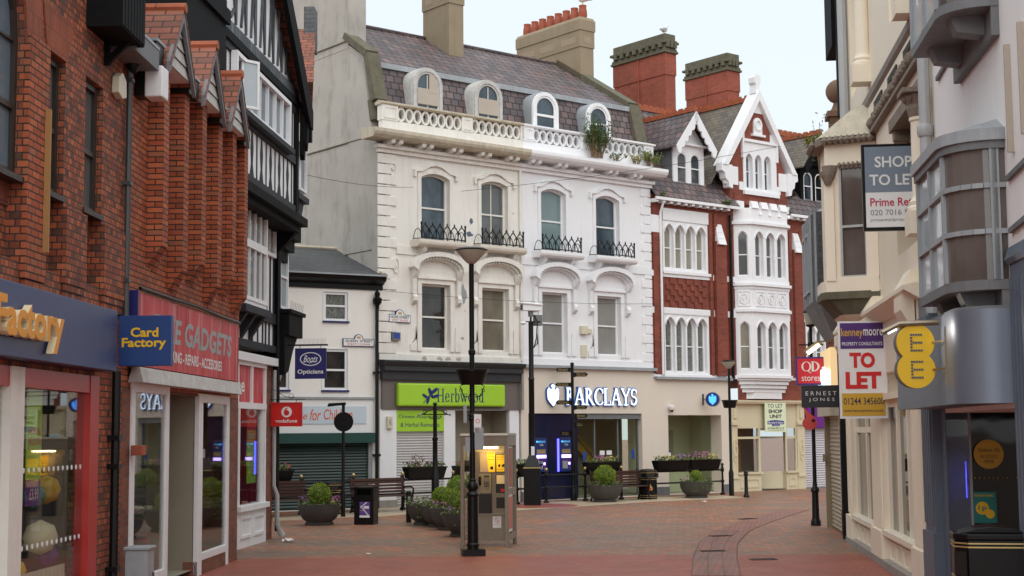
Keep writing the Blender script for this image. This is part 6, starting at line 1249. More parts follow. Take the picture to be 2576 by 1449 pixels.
# white rendered building with curved oriels and the phone shop
bE = thing('white_rendered_building', 'white rendered building with curved glazed oriel windows over the phone shop', 'building', fm(FR))
m = MB('white render'); m.box(6.06, 20, .0, 8, 2.35, 13); m.box(5.78, 20, 3, 8, 0, 2.35); m.quad((10.1, .001, 0), (20, .001, 0), (20, .001, 2.35), (10.1, .001, 2.35)); m.build('wall', bE)
m = MB('grey board')
for z, a, b_ in ((4.59, 10.12, 11.2), (4.07, 10.16, 11.2), (6.47, 6.45, 7.25)): m.bar((a, -.02, z), (b_, -.02, z + .05), .05, .04)
m.build('drip_mould', bE)
def oriel(z0, z1, zs, u0, u1, roof, name):
    rc = .42; arc = [(u1 - rc + rc * sin(a), -.52 + rc - rc * cos(a)) for a in [i * pi / 12 for i in range(7)]]; fp = [(u0, -.52)] + arc + [(u1, 0)]; path = [(u0, 0)] + fp
    def outl(e): return [(u0 - e, .0), (u0 - e, -.52 - e)] + [(x + e * (i / 6), y - e * (1 - i / 6)) for i, (x, y) in enumerate(arc)] + [(u1 + e, 0)]
    m = MB('grey board')
    m.prismz(outl(.03)[::-1], z0 - .1, z0); m.prismz(outl(.05)[::-1], z1, z1 + .08)
    m.mt = 'lead'
    for z in zs:
        A = outl(.012)
        for p, q in zip(A[:-1], A[1:]): m.bar((*p, z), (*q, z), .05, .05)
    for p in (fp[0], ((u0 + u1 - rc) / 2, -.52), arc[0], arc[-1], (u1, -.12)):
        m.bar((p[0], p[1], z0), (p[0], p[1], z1), .07)
    if roof: m.mt = 'lead'; m.prismz(outl(.08)[::-1], z1 + .08, z1 + .2); m.mt = 'lead'; A = outl(.07); m.add([(*p, z1 + .2) for p in A] + [(u0 + .1, 0, z1 + .36), (u1 - .3, 0, z1 + .36)], [(0, 1, 2, len(A))] + [(i, i + 1, len(A) + 1) for i in range(2, len(A) - 1)] + [(2, len(A) + 1, len(A))])
    m.mt = 'grey board'
    for x in (u0 + .35, u1 - .45): m.prismx([(-.42, z0 - .1), (-.35, z0 - .26), (-.1, z0 - .3), (0, z0 - .3), (0, z0 - .1)], x - .12, x + .12)
    m.box(u0 - .1, u1 + .02, -.08, 0, z0 - .4, z0 - .1)
    f = m.build(name, bE)
    g = MB('pane oriel')
    for n_, (p, q) in enumerate(zip(path[1:-1], path[2:])): g.mt = 'pane bright' if n_ == 0 else 'pane oriel'; g.quad((*p, z0), (*q, z0), (*q, z1), (*p, z1))  # front pane pale: reflected sky and white walls put into its colour
    g.quad((u0, 0, z0), (u0, -.52, z0), (u0, -.52, z1), (u0, 0, z1)); g.build('pane', f, 40)
oriel(3.62, 4.93, (4.1, 4.56), 7.95, 9.95, True, 'oriel_window')
oriel(6.48, 8.1, (7.2, 7.7), 7.95, 9.95, False, 'oriel_window')
# curved metal fascia, entrance
m = MB('brushed blue steel'); rc = .4; u1 = 10.0; arc = [(u1 - rc + rc * sin(a), -.52 + rc - rc * cos(a)) for a in [i * pi / 16 for i in range(9)]]; pl = [(5.72, 0), (5.72, -.52)] + arc + [(u1, 0)]; m.prismz(pl[::-1], 2.4, 3.33); m.mt = 'grey board'; m.prismz([(a, b_ * .96) for a, b_ in pl][::-1], 3.33, 3.36); m.build('fascia', bE, 40)
m = MB('blue grey paint'); m.box(4.86, 5.7, -.14, .3, 0, .85); m.box(4.9, 5.66, -.1, .3, .85, 3.9)
for i in range(5): m.box(4.95 + i * .14, 5.03 + i * .14, -.125, -.1, .95, 3.6)
m.box(10.03, 10.7, -.012, .3, 0, 3.75); m.prismx([(-.03, 3.75), (-.06, 3.8), (-.02, 3.92), (0, 3.92), (0, 3.75)], 10.02, 10.7)
for i in range(4): m.box(10.08 + i * .15, 10.17 + i * .15, -.03, -.012, .4, 3.6)
m.box(5.66, 6.0, .0, .6, 0, 2.4); m.build('pilaster', bE)
m = MB('dark interior'); m.quad((5.7, 2.6, 0), (10.1, 2.6, 0), (10.1, 2.6, 2.4), (5.7, 2.6, 2.4)); m.quad((5.72, .6, 0), (5.72, 2.6, 0), (5.72, 2.6, 2.4), (5.72, .6, 2.4)); m.quad((5.7, 0, 2.398), (10.1, 0, 2.398), (10.1, 2.6, 2.398), (5.7, 2.6, 2.398)); m.mt = 'teal'; m.box(5.76, 5.8, .62, .8, .3, 2.1); m.build('shop_interior', bE)
m = MB('pane black'); m.quad((6.0, .3, .05), (6.02, .86, .05), (6.02, .86, 2.38), (6.0, .3, 2.38)); d = m.build('door', bE); m = MB('lead'); m.bar((6.0, .29, .05), (6.0, .29, 2.38), .03); m.bar((6.02, .86, .05), (6.02, .86, 2.38), .03); m.build('door_frame', d)
m = MB('clear glass'); m.quad((6.0, .0, .05), (6.0, .29, .05), (6.0, .29, 2.38), (6.0, 0, 2.38)); m.build('side_window', bE)
m = MB('atm blue'); m.bar((5.9, .25, 1.3), (5.9, .25, 1.75), .012); m.build('neon_strip', bE)
t = thing('round_sticker', 'round orange sticker with dark lettering on the phone shop door', 'sticker', perp(FR, 6.06, .5, 1.66, 0)); m = MB('amber'); m.disc(.0, .18, .18, -.004, 0, 24); m.build('disc', t); m = MB('black ink'); m.text('Galaxy S6', -.13, .13, .2, .25, -.008, .004); m.text('IN STOCK', -.1, .1, .13, .17, -.008); m.text('HERE', -.06, .06, .07, .11, -.008); m.build('lettering', t)
t = thing('door_poster', 'small green international sim poster on the phone shop door', 'poster', perp(FR, 6.06, .3, 1.0, 0)); m = MB('teal'); m.box(0, .27, -.003, 0, 0, .38); m.build('sheet', t); m = MB('ee yellow'); m.disc(.1, .18, .08, -.006, -.003, 16); m.disc(.19, .11, .055, -.008, -.003, 14); m.text('INTERNATIONAL', .01, .24, .32, .35, -.006); m.mt = 'teal'; m.text('1p', .05, .15, .14, .22, -.01, .01); m.build('lettering', t)
m = MB('ee yellow'); 
for i in range(10): p = (6.045, .33 + i * .055, 1.55); m.lathe([(.0, -.009), (.009, 0), (0, .009)], p, 6)
m.build('dot_strip', d)
t = thing('projecting_sign', 'yellow double disc sign with dotted E letters on steel arms', 'sign', perp(FR, 9.0, -.98, 2.585, 0)); m = MB('ee yellow'); m.disc(.2, .19, .195, 0, .06, 32); m.disc(.2, .475, .195, .0007, .0593, 32); m.mt = 'ee dots'; m.disc(.18, .19, .195, .061, .12, 32); m.disc(.18, .475, .195, .0617, .1193, 32); m.build('disc', t)
m = MB('ee dots')
for cz in (.19, .475):
    for i in range(6): m.disc(.155, cz - .083 + i * .033, .014, -.004, 0, 8)
    for k in (-.083, 0, .083):
        for i in range(4): m.disc(.18 + i * .026, cz + k, .013, -.0045, 0, 8)
m.build('lettering', t); m = MB('steel'); m.bar((.36, .05, .19), (.455, -.3, .19), .018); m.bar((.36, .05, .475), (.455, -.3, .475), .018); m.bar((.452, -.3, .02), (.452, -.3, .62), .018); m.build('bracket', t)
t = thing('sign_lamp', 'tubular steel lamp arm shining above the yellow disc sign', 'lamp', perp(FR, 9.0, -1.12, 3.17, 0)); m = MB('steel'); m.tube([(0, 0, 0), (.18, 0, .09), (.58, .0, .1)], .03, 8); m.tube([(.18, .03, .055), (.4, .03, .06)], .018, 6); m.build('arm', t, 40); m = MB('cool strip'); m.bar((.06, .02, -.005), (.15, .02, .04), .025); m.build('tube', t)
pl_ = bpy.data.lights.new('fascia_lamp', 'SPOT'); pl_.energy = 5; pl_.color = (1, .93, .82); pl_.spot_size = 1.6; pl_.shadow_soft_size = .05; po = bpy.data.objects.new('fascia_lamp', pl_); col.objects.link(po); q = FR.w(9.05, -.9); po.location = (q[0], q[1], 3.2); q2 = FR.w(9.35, -.5); po.rotation_euler = (Vector((q2[0], q2[1], 3.05)) - Vector((q[0], q[1], 3.2))).to_track_quat('-Z', 'Y').to_euler()
for u, z in ((10.43, 5.36), (11.02, 5.42)):
    t = thing('timber_batten', 'bare timber batten fixed to the white rendered wall, ' + ('nearer the oriel' if u < 10.5 else 'farther from the oriel'), 'batten', fm(FR, u - .05, -.03, z - .55)); m = MB('tan panel'); m.box(-.02, .02, -.03, .03, 0, 1.06); m.build('batten', t)
# boards for letting
t = thing('to_let_board', 'large white and purple estate agent board with red capitals and amber phone strip', 'sign', perp(FR, .9, -.75, 2.33, 0)); m = MB('white sign'); m.box(0, .75, 0, .03, 0, 1.55); m.build('board', t)
m = MB('purple'); m.box(.035, .71, -.004, 0, 1.11, 1.52); m.mt = 'amber'; m.box(.035, .71, -.004, 0, .04, .4); m.build('panel', t)
m = MB('amber'); m.text('kenney', .05, .39, 1.27, 1.44, -.008, .012); m.mt = 'white sign'; m.text('moore', .4, .7, 1.315, 1.42, -.008, .012); m.text('PROPERTY CONSULTANTS', .06, .69, 1.16, 1.215, -.008, .006); m.mt = 'to let red'; m.text('TO', .17, .57, .8, 1.05, -.004, .05); m.text('LET', .1, .66, .47, .74, -.004, .05); m.mt = 'sign ink'; m.text('01244 345600', .06, .69, .22, .33, -.008, .006); m.text('www.kenneymoore.co.uk', .06, .68, .09, .15, -.008, .004); m.build('lettering', t)
t = thing('to_let_board', 'blue grey and white letting board behind the cream column', 'sign', perp(FR, 3.6, -.6, 5.0, 0)); m = MB('black paint'); m.box(-.02, .8, .0, .08, -.03, 1.22); m.build('frame', t); m = MB('slate blue sign'); m.box(.02, .78, -.01, 0, .52, 1.18); m.mt = 'white sign'; m.box(.02, .78, -.0103, 0, .02, .52); m.build('board', t)
m = MB('white sign'); m.text('SHOP', .16, .68, .88, 1.04, -.014, .02); m.text('TO LET', .08, .76, .62, .78, -.014, .02); m.mt = 'prime red'; m.text('Prime Retail', .08, .78, .32, .44, -.014, .015); m.mt = 'text grey'; m.text('020 7016 5347', .08, .78, .19, .27, -.014); m.text('primeretailproperty.co.uk', .08, .84, .09, .15, -.014); m.build('lettering', t)

# unseen brick building added to darken the reflections in the bank and terrace panes
bX = thing('brick_building', 'plain red brick building added out of view for the window reflections', 'building', gm(34, 52, -90))
m = MB('victorian brick'); HX = [(-14 + i * 3.2, -12.8 + i * 3.2, z, z + 1.8) for i in range(9) for z in (4.2, 7.6)]; m.wall(-16, 16, 0, 11, HX, 0, .2); m.quad((-16, 0, 11), (16, 0, 11), (16, 8, 11), (-16, 8, 11)); m.build('wall', bX)
for h in HX: sash(bX, *h, .15, 'pane dark', 'white trim', .08, h[2] + .9)
m = MB('dark slate'); m.prismx([(-.3, 11), (4, 14), (8.3, 11)], -16, 16); m.build('roof', bX)
# ================================================================ street furniture
def hz(r, x, y, Y): return atY(r, x, y, Y)[2]
# main lamp post
def lamp_bowl(m_, t, z, r, h):
    m = MB('lamp glass'); m.lathe([(.05, 0), (r * .35, h * .12), (r * .93, h * .72), (r * .97, h * .8), (r * .9, h * .86)], (0, 0, z), 20); b = m.build('lamp_bowl', t, 40)
    m = MB('black metal'); m.lathe([(r * .98, h * .78), (r * 1.02, h * .84), (r * .8, h * .94), (.03, h)], (0, 0, z), 20); m.build('lamp_cap', t, 40)
def flower_trough(t, x0, x1, y0, y1, z0, z1, tap=.05, name='planter_trough'):
    m = MB('black paint'); m.add([(x0 + tap, y0 + tap, z0), (x1 - tap, y0 + tap, z0), (x1 - tap, y1 - tap, z0), (x0 + tap, y1 - tap, z0), (x0, y0, z1), (x1, y0, z1), (x1, y1, z1), (x0, y1, z1)], [(0, 3, 2, 1), (0, 1, 5, 4), (1, 2, 6, 5), (2, 3, 7, 6), (3, 0, 4, 7)]); m.box(x0 - .015, x1 + .015, y0 - .015, y0 + .02, z1 - .03, z1); m.mt = 'soil'; m.quad((x0 + .01, y0 + .01, z1 - .03), (x1 - .01, y0 + .01, z1 - .03), (x1 - .01, y1 - .01, z1 - .03), (x0 + .01, y1 - .01, z1 - .03)); return m.build(name, t)
X0, Y0 = gnd('S', 1190, 1398)
t = thing('street_lamp', 'tall black lamp post with bowl lantern and planter in front of the phone box', 'street lamp', gm(X0, Y0, 8))
H = lambda y, r='B3': hz(r, 620, y, Y0) if r == 'B3' else hz(r, 2110, y, Y0)
m = MB('black metal'); m.box(-.2, .2, -.2, .2, 0, .12)
zc = [H(1240), H(1222), H(820), H(800), H(760), H(720), H(690), H(170), H(125)]; zt = H(445, 'A4')
m.lathe([(.1, .1), (.1, zc[0]), (.115, zc[0]), (.115, zc[1]), (.098, zc[1] + .02), (.095, zc[2]), (.115, zc[2] + .02), (.12, zc[3]), (.1, zc[3] + .03), (.075, zc[3] + .06), (.105, zc[4] + .03), (.1, zc[5]), (.06, zc[6]), (.066, zc[6] + .03), (.05, zc[6] + .05), (.048, zc[7] - .02), (.065, zc[7]), (.07, zc[7] + .03), (.055, zc[7] + .06), (.07, zc[8] - .03), (.07, zc[8]), (.046, zc[8] + .03), (.046, H(1245, 'A4')), (.062, H(1240, 'A4')), (.065, H(1205, 'A4')), (.046, H(1195, 'A4')), (.045, zt), (.05, zt + .02)], (0, 0, 0), 20); m.build('post', t, 35)
lamp_bowl(m, t, zt, .29, H(297, 'A4') - zt)
z0, z1 = hz('A5', 1580, 150, Y0), hz('A5', 1580, 48, Y0); m = MB('black metal'); m.lathe([(.2, z0), (.205, z0 + .02), (.285, z1 - .03), (.3, z1 - .03), (.3, z1), (.26, z1)], (0, 0, 0), 20); m.build('hanging_planter', t, 35)
m = MB('black metal')
for a in (0, pi):
    m.tube([(.05 * cos(a), 0, z0 - .22), (.15 * cos(a), 0, z0 - .2), (.22 * cos(a), 0, z0 - .02), (.16 * cos(a), 0, z0 - .0)], .01, 5); m.tube([((.2 + .03 * cos(k)) * cos(a), 0, z0 - .1 + .03 * sin(k)) for k in range(7)], .007, 5)
m.build('bracket', t)
m = MB('white sign'); z = H(275); m.box(.02, .15, -.1, -.09, z, z + .32); m.mt = 'street red'; m.ring([(.085 + .04 * cos(i * pi / 8), z + .2 + .04 * sin(i * pi / 8)) for i in range(16)], [(.085 + .03 * cos(i * pi / 8), z + .2 + .03 * sin(i * pi / 8)) for i in range(16)], -.104, -.1); m.mt = 'lead'; z = H(435); m.box(.03, .19, -.1, -.085, z + .03, z + .42); m.box(-.13, -.05, -.06, -.05, z - .01, z + .25); m.box(-.16, -.1, -.03, -.02, z + .5, z + .82); m.build('notice_plate', t)
# right lamp post with lantern and poppy
X0, Y0 = gnd('D2', 290, 1305); G2 = lambda y, r='D2': hz(r, 290 if r == 'D2' else 830, y, Y0)
t = thing('street_lamp', 'black lamp post with glass lantern and red paper poppy on the right', 'street lamp', gm(X0, Y0, 0))
m = MB('black metal'); m.lathe([(.115, 0), (.115, .1), (.095, G2(1265)), (.082, G2(1250)), (.074, G2(1080)), (.1, G2(1070)), (.092, G2(1055)), (.056, G2(1040)), (.046, G2(1000)), (.041, G2(600)), (.036, G2(80)), (.036, G2(1275, 'D1')), (.1, G2(1265, 'D1')), (.11, G2(1250, 'D1'))], (0, 0, 0), 18)
z = G2(78); m.bar((-.28, 0, z), (.28, 0, z), .03); m.lathe([(.07, -.06), (.085, 0), (.07, .06)], (0, 0, z), 12); m.build('post', t, 35)
z0, z1, z2 = G2(1250, 'D1'), G2(1145, 'D1'), G2(1100, 'D1'); m = MB('lamp glass'); m.lathe([(.1, z0), (.16, z1)], (0, 0, 0), 16); m.build('lantern', t, 40); m = MB('black metal'); m.lathe([(.17, z1), (.17, z1 + .03), (.1, z1 + .1), (.03, z2 + .03)], (0, 0, 0), 16); m.build('lamp_cap', t, 35)
p = thing('paper_poppy', 'red paper poppy tied on the right lamp post', 'poppy', gm(X0 - .1, Y0 - .1, 0, G2(610))); m = MB('poppy red'); m.disc(0, 0, .17, -.02, .0, 16, .15); m.prism([(-.06, .1), (-.14, .38), (-.02, .25), (.12, .14), (.1, .08)], .0, .02); o = m.build('petals', p); m = MB('black ink'); m.disc(.08, .06, .04, -.03, -.02, 10); m.build('centre', p)
# thin lamp post by the shops
X0, Y0 = gnd('D8', 1054, 1098); G3 = lambda y, r='D8', x=1050: hz(r, x, y, Y0)
t = thing('street_lamp', 'thin black lamp post with shallow bowl lantern and planter beside the vacant cream shop', 'street lamp', gm(X0, Y0, 0)); zt = hz('A8', 1512, 1345, Y0)
m = MB('black metal'); m.lathe([(.085, 0), (.085, G3(850)), (.048, G3(810)), (.045, G3(150)), (.042, zt)], (0, 0, 0), 14); m.build('post', t, 35); lamp_bowl(m, t, zt, .25, hz('A8', 1512, 1285, Y0) - zt)
m = MB('black metal'); m.lathe([(.19, G3(145)), (.2, G3(140)), (.255, G3(70)), (.275, G3(68)), (.275, G3(58)), (.2, G3(58))], (0, 0, 0), 18); m.build('hanging_planter', t, 35)
# traffic sign pole on the left
X0, Y0 = gnd('A5', 700, 1047); t = thing('traffic_sign', 'black pole with back of a round traffic sign and short lamp arm', 'traffic sign', gm(X0, Y0, 0)); G4 = lambda y, r='A5', x=700: hz(r, x, y, Y0)
m = MB('black paint'); zt = G4(280); m.lathe([(.06, 0), (.06, G4(880)), (.044, G4(868)), (.042, zt)], (0, 0, 0), 12); m.build('pole', t, 35)
m = MB('black paint'); w_ = 66 * .5522 * .6708 / F * Y0; m.disc(w_ * .05, G4(402, x=706), w_, -.06, -.045, 30); m.ring([(w_ * .05 + w_ * cos(i * pi / 15), G4(402) + w_ * sin(i * pi / 15)) for i in range(30)], [(w_ * .05 + w_ * .94 * cos(i * pi / 15), G4(402) + w_ * .94 * sin(i * pi / 15)) for i in range(30)], -.075, -.06); m.box(-.09, .09, -.09, -.06, G4(380), G4(370)); m.box(-.09, .09, -.09, -.06, G4(432), G4(422)); m.build('sign_disc', t)
m = MB('black paint'); m.prism([(-.42, zt - .05), (-.4, zt - .07), (.06, zt - .03), (.06, zt + .04), (-.38, zt + .02)], -.05, .05); m.build('lamp_arm', t)
# camera pole
X0, Y0 = gnd('A6', 207, 980); t = thing('camera_pole', 'black pole with square boxed base carrying a white security camera', 'camera pole', gm(X0, Y0, -4)); G5 = lambda y, r='B3', x=1125: hz(r, x, y, Y0)
m = MB('black paint'); w_ = .245; z1 = G5(570); z2 = G5(465); m.box(-w_, w_, -w_, w_, 0, z1); m.box(-w_, w_, -w_, w_, z1, z2, .15, .15); m.build('base', t, bevel=.012); m = MB('gold'); m.box(-w_ - .01, w_ + .01, -w_ - .01, w_ + .01, z1 - .03, z1); m.build('band', t)
zt = hz('A8', 180, 980, Y0); zm_ = hz('A8', 180, 1235, Y0); m = MB('black metal'); m.lathe([(.085, z2 - .05), (.085, hz('A6', 205, 150, Y0)), (.1, hz('A6', 205, 145, Y0)), (.075, hz('A6', 205, 130, Y0)), (.075, zt - .2), (.03, zt - .18), (.03, zt)], (0, 0, 0), 12); m.bar((-.25, 0, zt - .2), (.28, 0, zt - .2), .03); m.tube([(.1, -.05, zt), (.2, -.05, zt - .2), (.17, -.05, zt - .7), (.09, -.05, zt - 1.0)], .018, 5); m.build('pole', t, 35)
m = MB('white sign'); m.box(-.02, .08, -.1, -.088, z2 - .02, z2 + .25); m.build('notice_plate', t)
c = thing('security_camera', 'white boxy security camera on top of the black camera pole', 'camera', gm(X0, Y0, 24, zt)); m = MB('white trim'); m.box(-.3, .3, -.12, .12, .12, .34); m.prism([(-.34, .32), (.34, .28), (.34, .34), (-.34, .38)], -.16, .16); m.build('housing', c, bevel=.02); m = MB('grey board'); m.box(-.06, .06, -.06, .06, -.05, .13); m.box(.12, .34, -.1, .1, -.32, .0); m.build('mount', c); m = MB('black ink'); m.box(-.305, -.3, -.08, .08, .15, .3); m.build('lens', c)
m = MB('white trim'); m.lathe([(.08, 0), (.1, -.06), (.04, -.1)], (-.26, 0, -.2), 10); m.build('floodlight', c)
# fingerpost
X0, Y0 = gnd('A6', 480, 949); t = thing('fingerpost', 'black fingerpost with pointed direction arms in front of the bank', 'signpost', gm(X0, Y0, 0)); G6 = lambda y, x=485: hz('A6', x, y, Y0); s6 = .5660 * .6708 / F * Y0
m = MB('black paint'); m.lathe([(.11, 0), (.11, .25), (.08, .3), (.075, G6(760)), (.06, G6(480)), (.05, G6(470)), (.048, G6(55)), (.08, G6(52)), (.05, G6(45)), (.07, G6(38)), (.0, G6(32))], (0, 0, 0), 12); m.build('post', t, 35)
rr = random.Random(5)
for x0, x1, y0, y1, a in ((375, 478, 68, 95, -6), (370, 478, 167, 192, 4), (370, 478, 285, 312, 8), (395, 478, 490, 516, -20), (497, 590, 100, 128, 5), (497, 585, 317, 345, -8), (497, 585, 375, 402, 3), (497, 568, 432, 460, 14)):
    sg = -1 if x0 < 480 else 1; L = (485 - x0 if sg < 0 else x1 - 485) * s6; h_ = (y1 - y0) * s6 / 2; z = G6((y0 + y1) / 2)
    m = MB('black paint'); P = [(.05 * sg, -h_), ((L - h_) * sg, -h_), (L * sg, 0), ((L - h_) * sg, h_), (.05 * sg, h_)]; m.prism(P[::sg], -.015, .015); m.bar((0, 0, -h_), (.1 * sg, 0, -h_), .03); o = m.build('direction_arm', t); o.matrix_local = Matrix.Translation((0, -.0, z)) @ Matrix.Rotation(math.radians(a), 4, 'Z')
    m = MB('gold'); a_, b_ = sorted((.14 * sg, (L - h_ * 1.3) * sg)); m.text(rr.choice(('Theatre', 'Library', 'Station', 'Markets', 'Church', 'Museum')), a_, b_, .0, h_ * .6, -.018); m.text(rr.choice(('Town Hall', 'Bus Station', 'Car Park', 'Eagles Meadow')), a_, b_, -h_ * .75, -h_ * .15, -.018); m.build('lettering', o)
# hanging basket post
Yp = 42.0; d = ray('A5', 1326, 900); X0 = d[0] * Yp / d[1]; G7 = lambda y, x=1326: hz('A5', x, y, Yp); t = thing('basket_post', 'slim black post with scrolled crossbar and ball finial by the herbal shop', 'post', gm(X0, Yp, 20)); s7 = .5522 * .6708 / F * Yp
m = MB('black paint'); m.lathe([(.11, 0), (.11, G7(760)), (.075, G7(745)), (.07, G7(530)), (.085, G7(520)), (.085, G7(510)), (.06, G7(505)), (.055, G7(300)), (.08, G7(297)), (.03, G7(292)), (.075, G7(280)), (.03, G7(270)), (.0, G7(268))], (0, 0, 0), 12); m.build('post', t, 35)
z = G7(352); m = MB('black metal'); m.bar((-.42, 0, z), (.42, 0, z), .03)
for s_ in (-1, 1): m.tube([(.05 * s_, 0, z + .14), (.2 * s_, 0, z + .1), (.36 * s_, 0, z + .02)], .012, 5); m.tube([((.3 + .05 * cos(k * .7)) * s_, 0, z + .07 + .05 * sin(k * .7)) for k in range(9)], .01, 5); m.tube([(.05 * s_, 0, z - .12), (.14 * s_, 0, z - .12), (.16 * s_, 0, z - .03)], .012, 5)
m.build('crossbar', t); m = MB('lead')
for s_ in (-1, 1): m.lathe([(.0, -.05), (.045, 0), (.0, .05)], (.44 * s_, 0, z), 10)
m.build('ball_end', t, 60)
# bollards
X0, Y0 = gnd('A5', 1145, 1086); t = thing('bollard', 'plain square black bollard beside the row of bowl planters', 'bollard', gm(X0, Y0, 10)); m = MB('black paint'); zt = hz('A5', 1143, 872, Y0); m.box(-.06, .06, -.06, .06, 0, zt - .02); m.box(-.06, .06, -.06, .06, zt - .02, zt, .01, .01); m.build('post', t, bevel=.006); m = MB('lead'); m.box(-.02, .03, -.066, -.06, zt - .2, zt - .12); m.build('plate', t)
X0, Y0 = gnd('D8', 1215, 1118); t = thing('bollard', 'round black cast bollard with domed cap in front of the vacant shop', 'bollard', gm(X0, Y0, 0)); k = hz('D8', 1205, 818, Y0) / 1.13
m = MB('black metal'); m.lathe([(.118 * k, 0), (.118 * k, .06 * k), (.095 * k, .12 * k), (.08 * k, .16 * k), (.068 * k, .9 * k), (.098 * k, .93 * k), (.098 * k, .98 * k), (.08 * k, 1.0 * k), (.088 * k, 1.05 * k), (.05 * k, 1.11 * k), (.0, 1.13 * k)], (0, 0, 0), 16); m.build('post', t, 35)
# ---------------------------------------------------------------- guard rail with ball finials
RY = -1.3
def rail_u(r, x, y): return FC.u(r, x, y, RY)
zr = FC.z('A6', 640, 771, RY); zl_ = .46
posts = [('A5', 415, 830), ('A5', 770, 810), ('A5', 1105, 800), ('A5', 1447, 790), ('A6', 104, 780), ('A6', 297, 780), ('A6', 555, 770), ('A6', 793, 770), ('A6', 1253, 770), ('A6', 1465, 770)]
us = [rail_u(*p) for p in posts]
t = thing('guard_railing', 'black guard railing with gold ball finials around the seating area', 'railing', fm(FC, us[0], RY)); U0 = us[0]
for i, u in enumerate(us):
    m = MB('black metal'); x = u - U0; m.lathe([(.09, 0), (.09, .05), (.05, .09), (.04, .4), (.06, .43), (.06, .49), (.036, .52), (.032, zr - .08), (.06, zr - .04), (.064, zr + .03), (.04, zr + .07), (.05, zr + .1), (.025, zr + .13)], (x, 0, 0), 12); p = m.build('post', t, 35)
    m = MB('gold' if i < 9 else 'black metal'); m.lathe([(.02, zr + .12), (.055, zr + .17), (.04, zr + .22), (.0, zr + .23)], (x, 0, 0), 12); m.build('finial', p, 60)
for z in (zr, zl_):
    m = MB('black metal'); m.tube([(-.9, 0, z), (us[-1] - U0, 0, z)], .027, 8); m.build('rail', t, 60)
def foliage(m, n, f, size):
    for _ in range(n): m.leaf(f(), size)
    return m
def trough(r, x0, x1, y0, lab, seed, cols):
    random.seed(seed); a, b_ = FC.u(r, x0, y0, RY - .16), FC.u(r, x1, y0, RY - .16); c = (a + b_) / 2; h = (b_ - a) / 2; z = zr + .03
    t = thing('flower_trough', lab, 'planter', fm(FC, c, RY - .0, z), 'flower troughs on the guard railing'); flower_trough(t, -h, h, -.18, .16, 0, .33, .07)
    m = foliage(MB('herb leaf'), 260, lambda: (random.uniform(-h * .97, h * .97), random.uniform(-.16, .14), .3 + random.random() ** 1.5 * .17), .045); m.build('foliage', t)
    for cn, k, xa, xb, hh in cols:
        m = foliage(MB(cn), k, lambda: (h * random.uniform(xa, xb), random.uniform(-.17, .12), .38 + random.random() * hh), .035); m.build('flowers', t)
trough('A5', 1143, 1405, 760, 'black flower trough with maroon leaved plant near the herbal shop shutter', 1, [('maroon leaf', 70, -.65, -.15, .3), ('purple flower', 25, .1, .4, .12), ('pink flower', 18, -.9, .9, .1)])
trough('A5', 130, 365, 820, 'black flower trough in front of the green shutter', 2, [('pink flower', 26, -.2, .2, .14), ('red flower', 14, .6, .95, .14)])
trough('A5', 1478, 1760, 760, 'black flower trough half hidden behind the phone box', 3, [('red flower', 20, -.9, .9, .1)])
trough('A6', 118, 270, 750, 'black flower trough beside the camera pole base', 8, [('yellow flower', 10, -.9, .9, .1)])
trough('A6', 578, 792, 745, 'black flower trough with pink and yellow flowers in front of the bank entrance', 4, [('pink flower', 90, -.45, .25, .18), ('yellow flower', 45, -.1, .95, .14)])
trough('A6', 1040, 1250, 735, 'black flower trough with yellow then lilac flowers by the second bank window', 5, [('yellow flower', 45, -.5, .2, .13), ('purple flower', 55, .3, .95, .18)])
trough('A6', 1262, 1457, 735, 'black flower trough with large pink flower clump at the railing end', 6, [('pink flower', 110, -.9, .3, .24), ('yellow flower', 50, -.1, .9, .14)])
# benches
def bench(M_, L, lab):
    t = thing('park_bench', lab, 'bench', M_, 'wooden slatted benches')
    m = MB('bench wood')
    for i in range(5): m.box(-L / 2, L / 2, -.42 + i * .085, -.35 + i * .085, .43, .46)
    m.build('seat', t)
    m = MB('bench wood')
    for i in range(5): m.box(-L / 2, L / 2, .0 + i * .022, .025 + i * .022, .52 + i * .085, .585 + i * .085)
    m.build('backrest', t)
    for x in (-L / 2 + .04, L / 2 - .04):
        m = MB('black metal'); m.tube([(x, .1, 0), (x, .0, .25), (x, .02, .5), (x, .14, .98)], .03, 6); m.tube([(x, -.44, 0), (x, -.36, .22), (x, -.42, .44)], .03, 6); m.tube([(x, -.42, .44), (x, -.46, .62), (x, -.36, .68), (x, .05, .66)], .026, 6); m.bar((x, -.42, .42), (x, .03, .42), .05); m.tube([(x, -.3, .4), (x, -.2, .22), (x, -.05, .35)], .018, 5); m.build('end_frame', t, 50)
    return t
ub = lambda r, x, y, Yl: FC.u(r, x, y, Yl)
BY = -1.75
a, b_ = ub('A5', 755, 900, BY), ub('A5', 1122, 900, BY); bench(fm(FC, (a + b_) / 2, BY), b_ - a, 'brown slatted bench behind the black litter bin with purple poster')
b_ = ub('A5', 455, 900, BY); bench(fm(FC, b_ - .85, BY), 1.7, 'brown slatted bench at the left by the green shutter')
a, b_ = ub('A6', 600, 850, BY), ub('A6', 925, 850, BY); bench(fm(FC, (a + b_) / 2, BY), b_ - a, 'brown slatted bench partly behind a bowl planter in front of the bank')
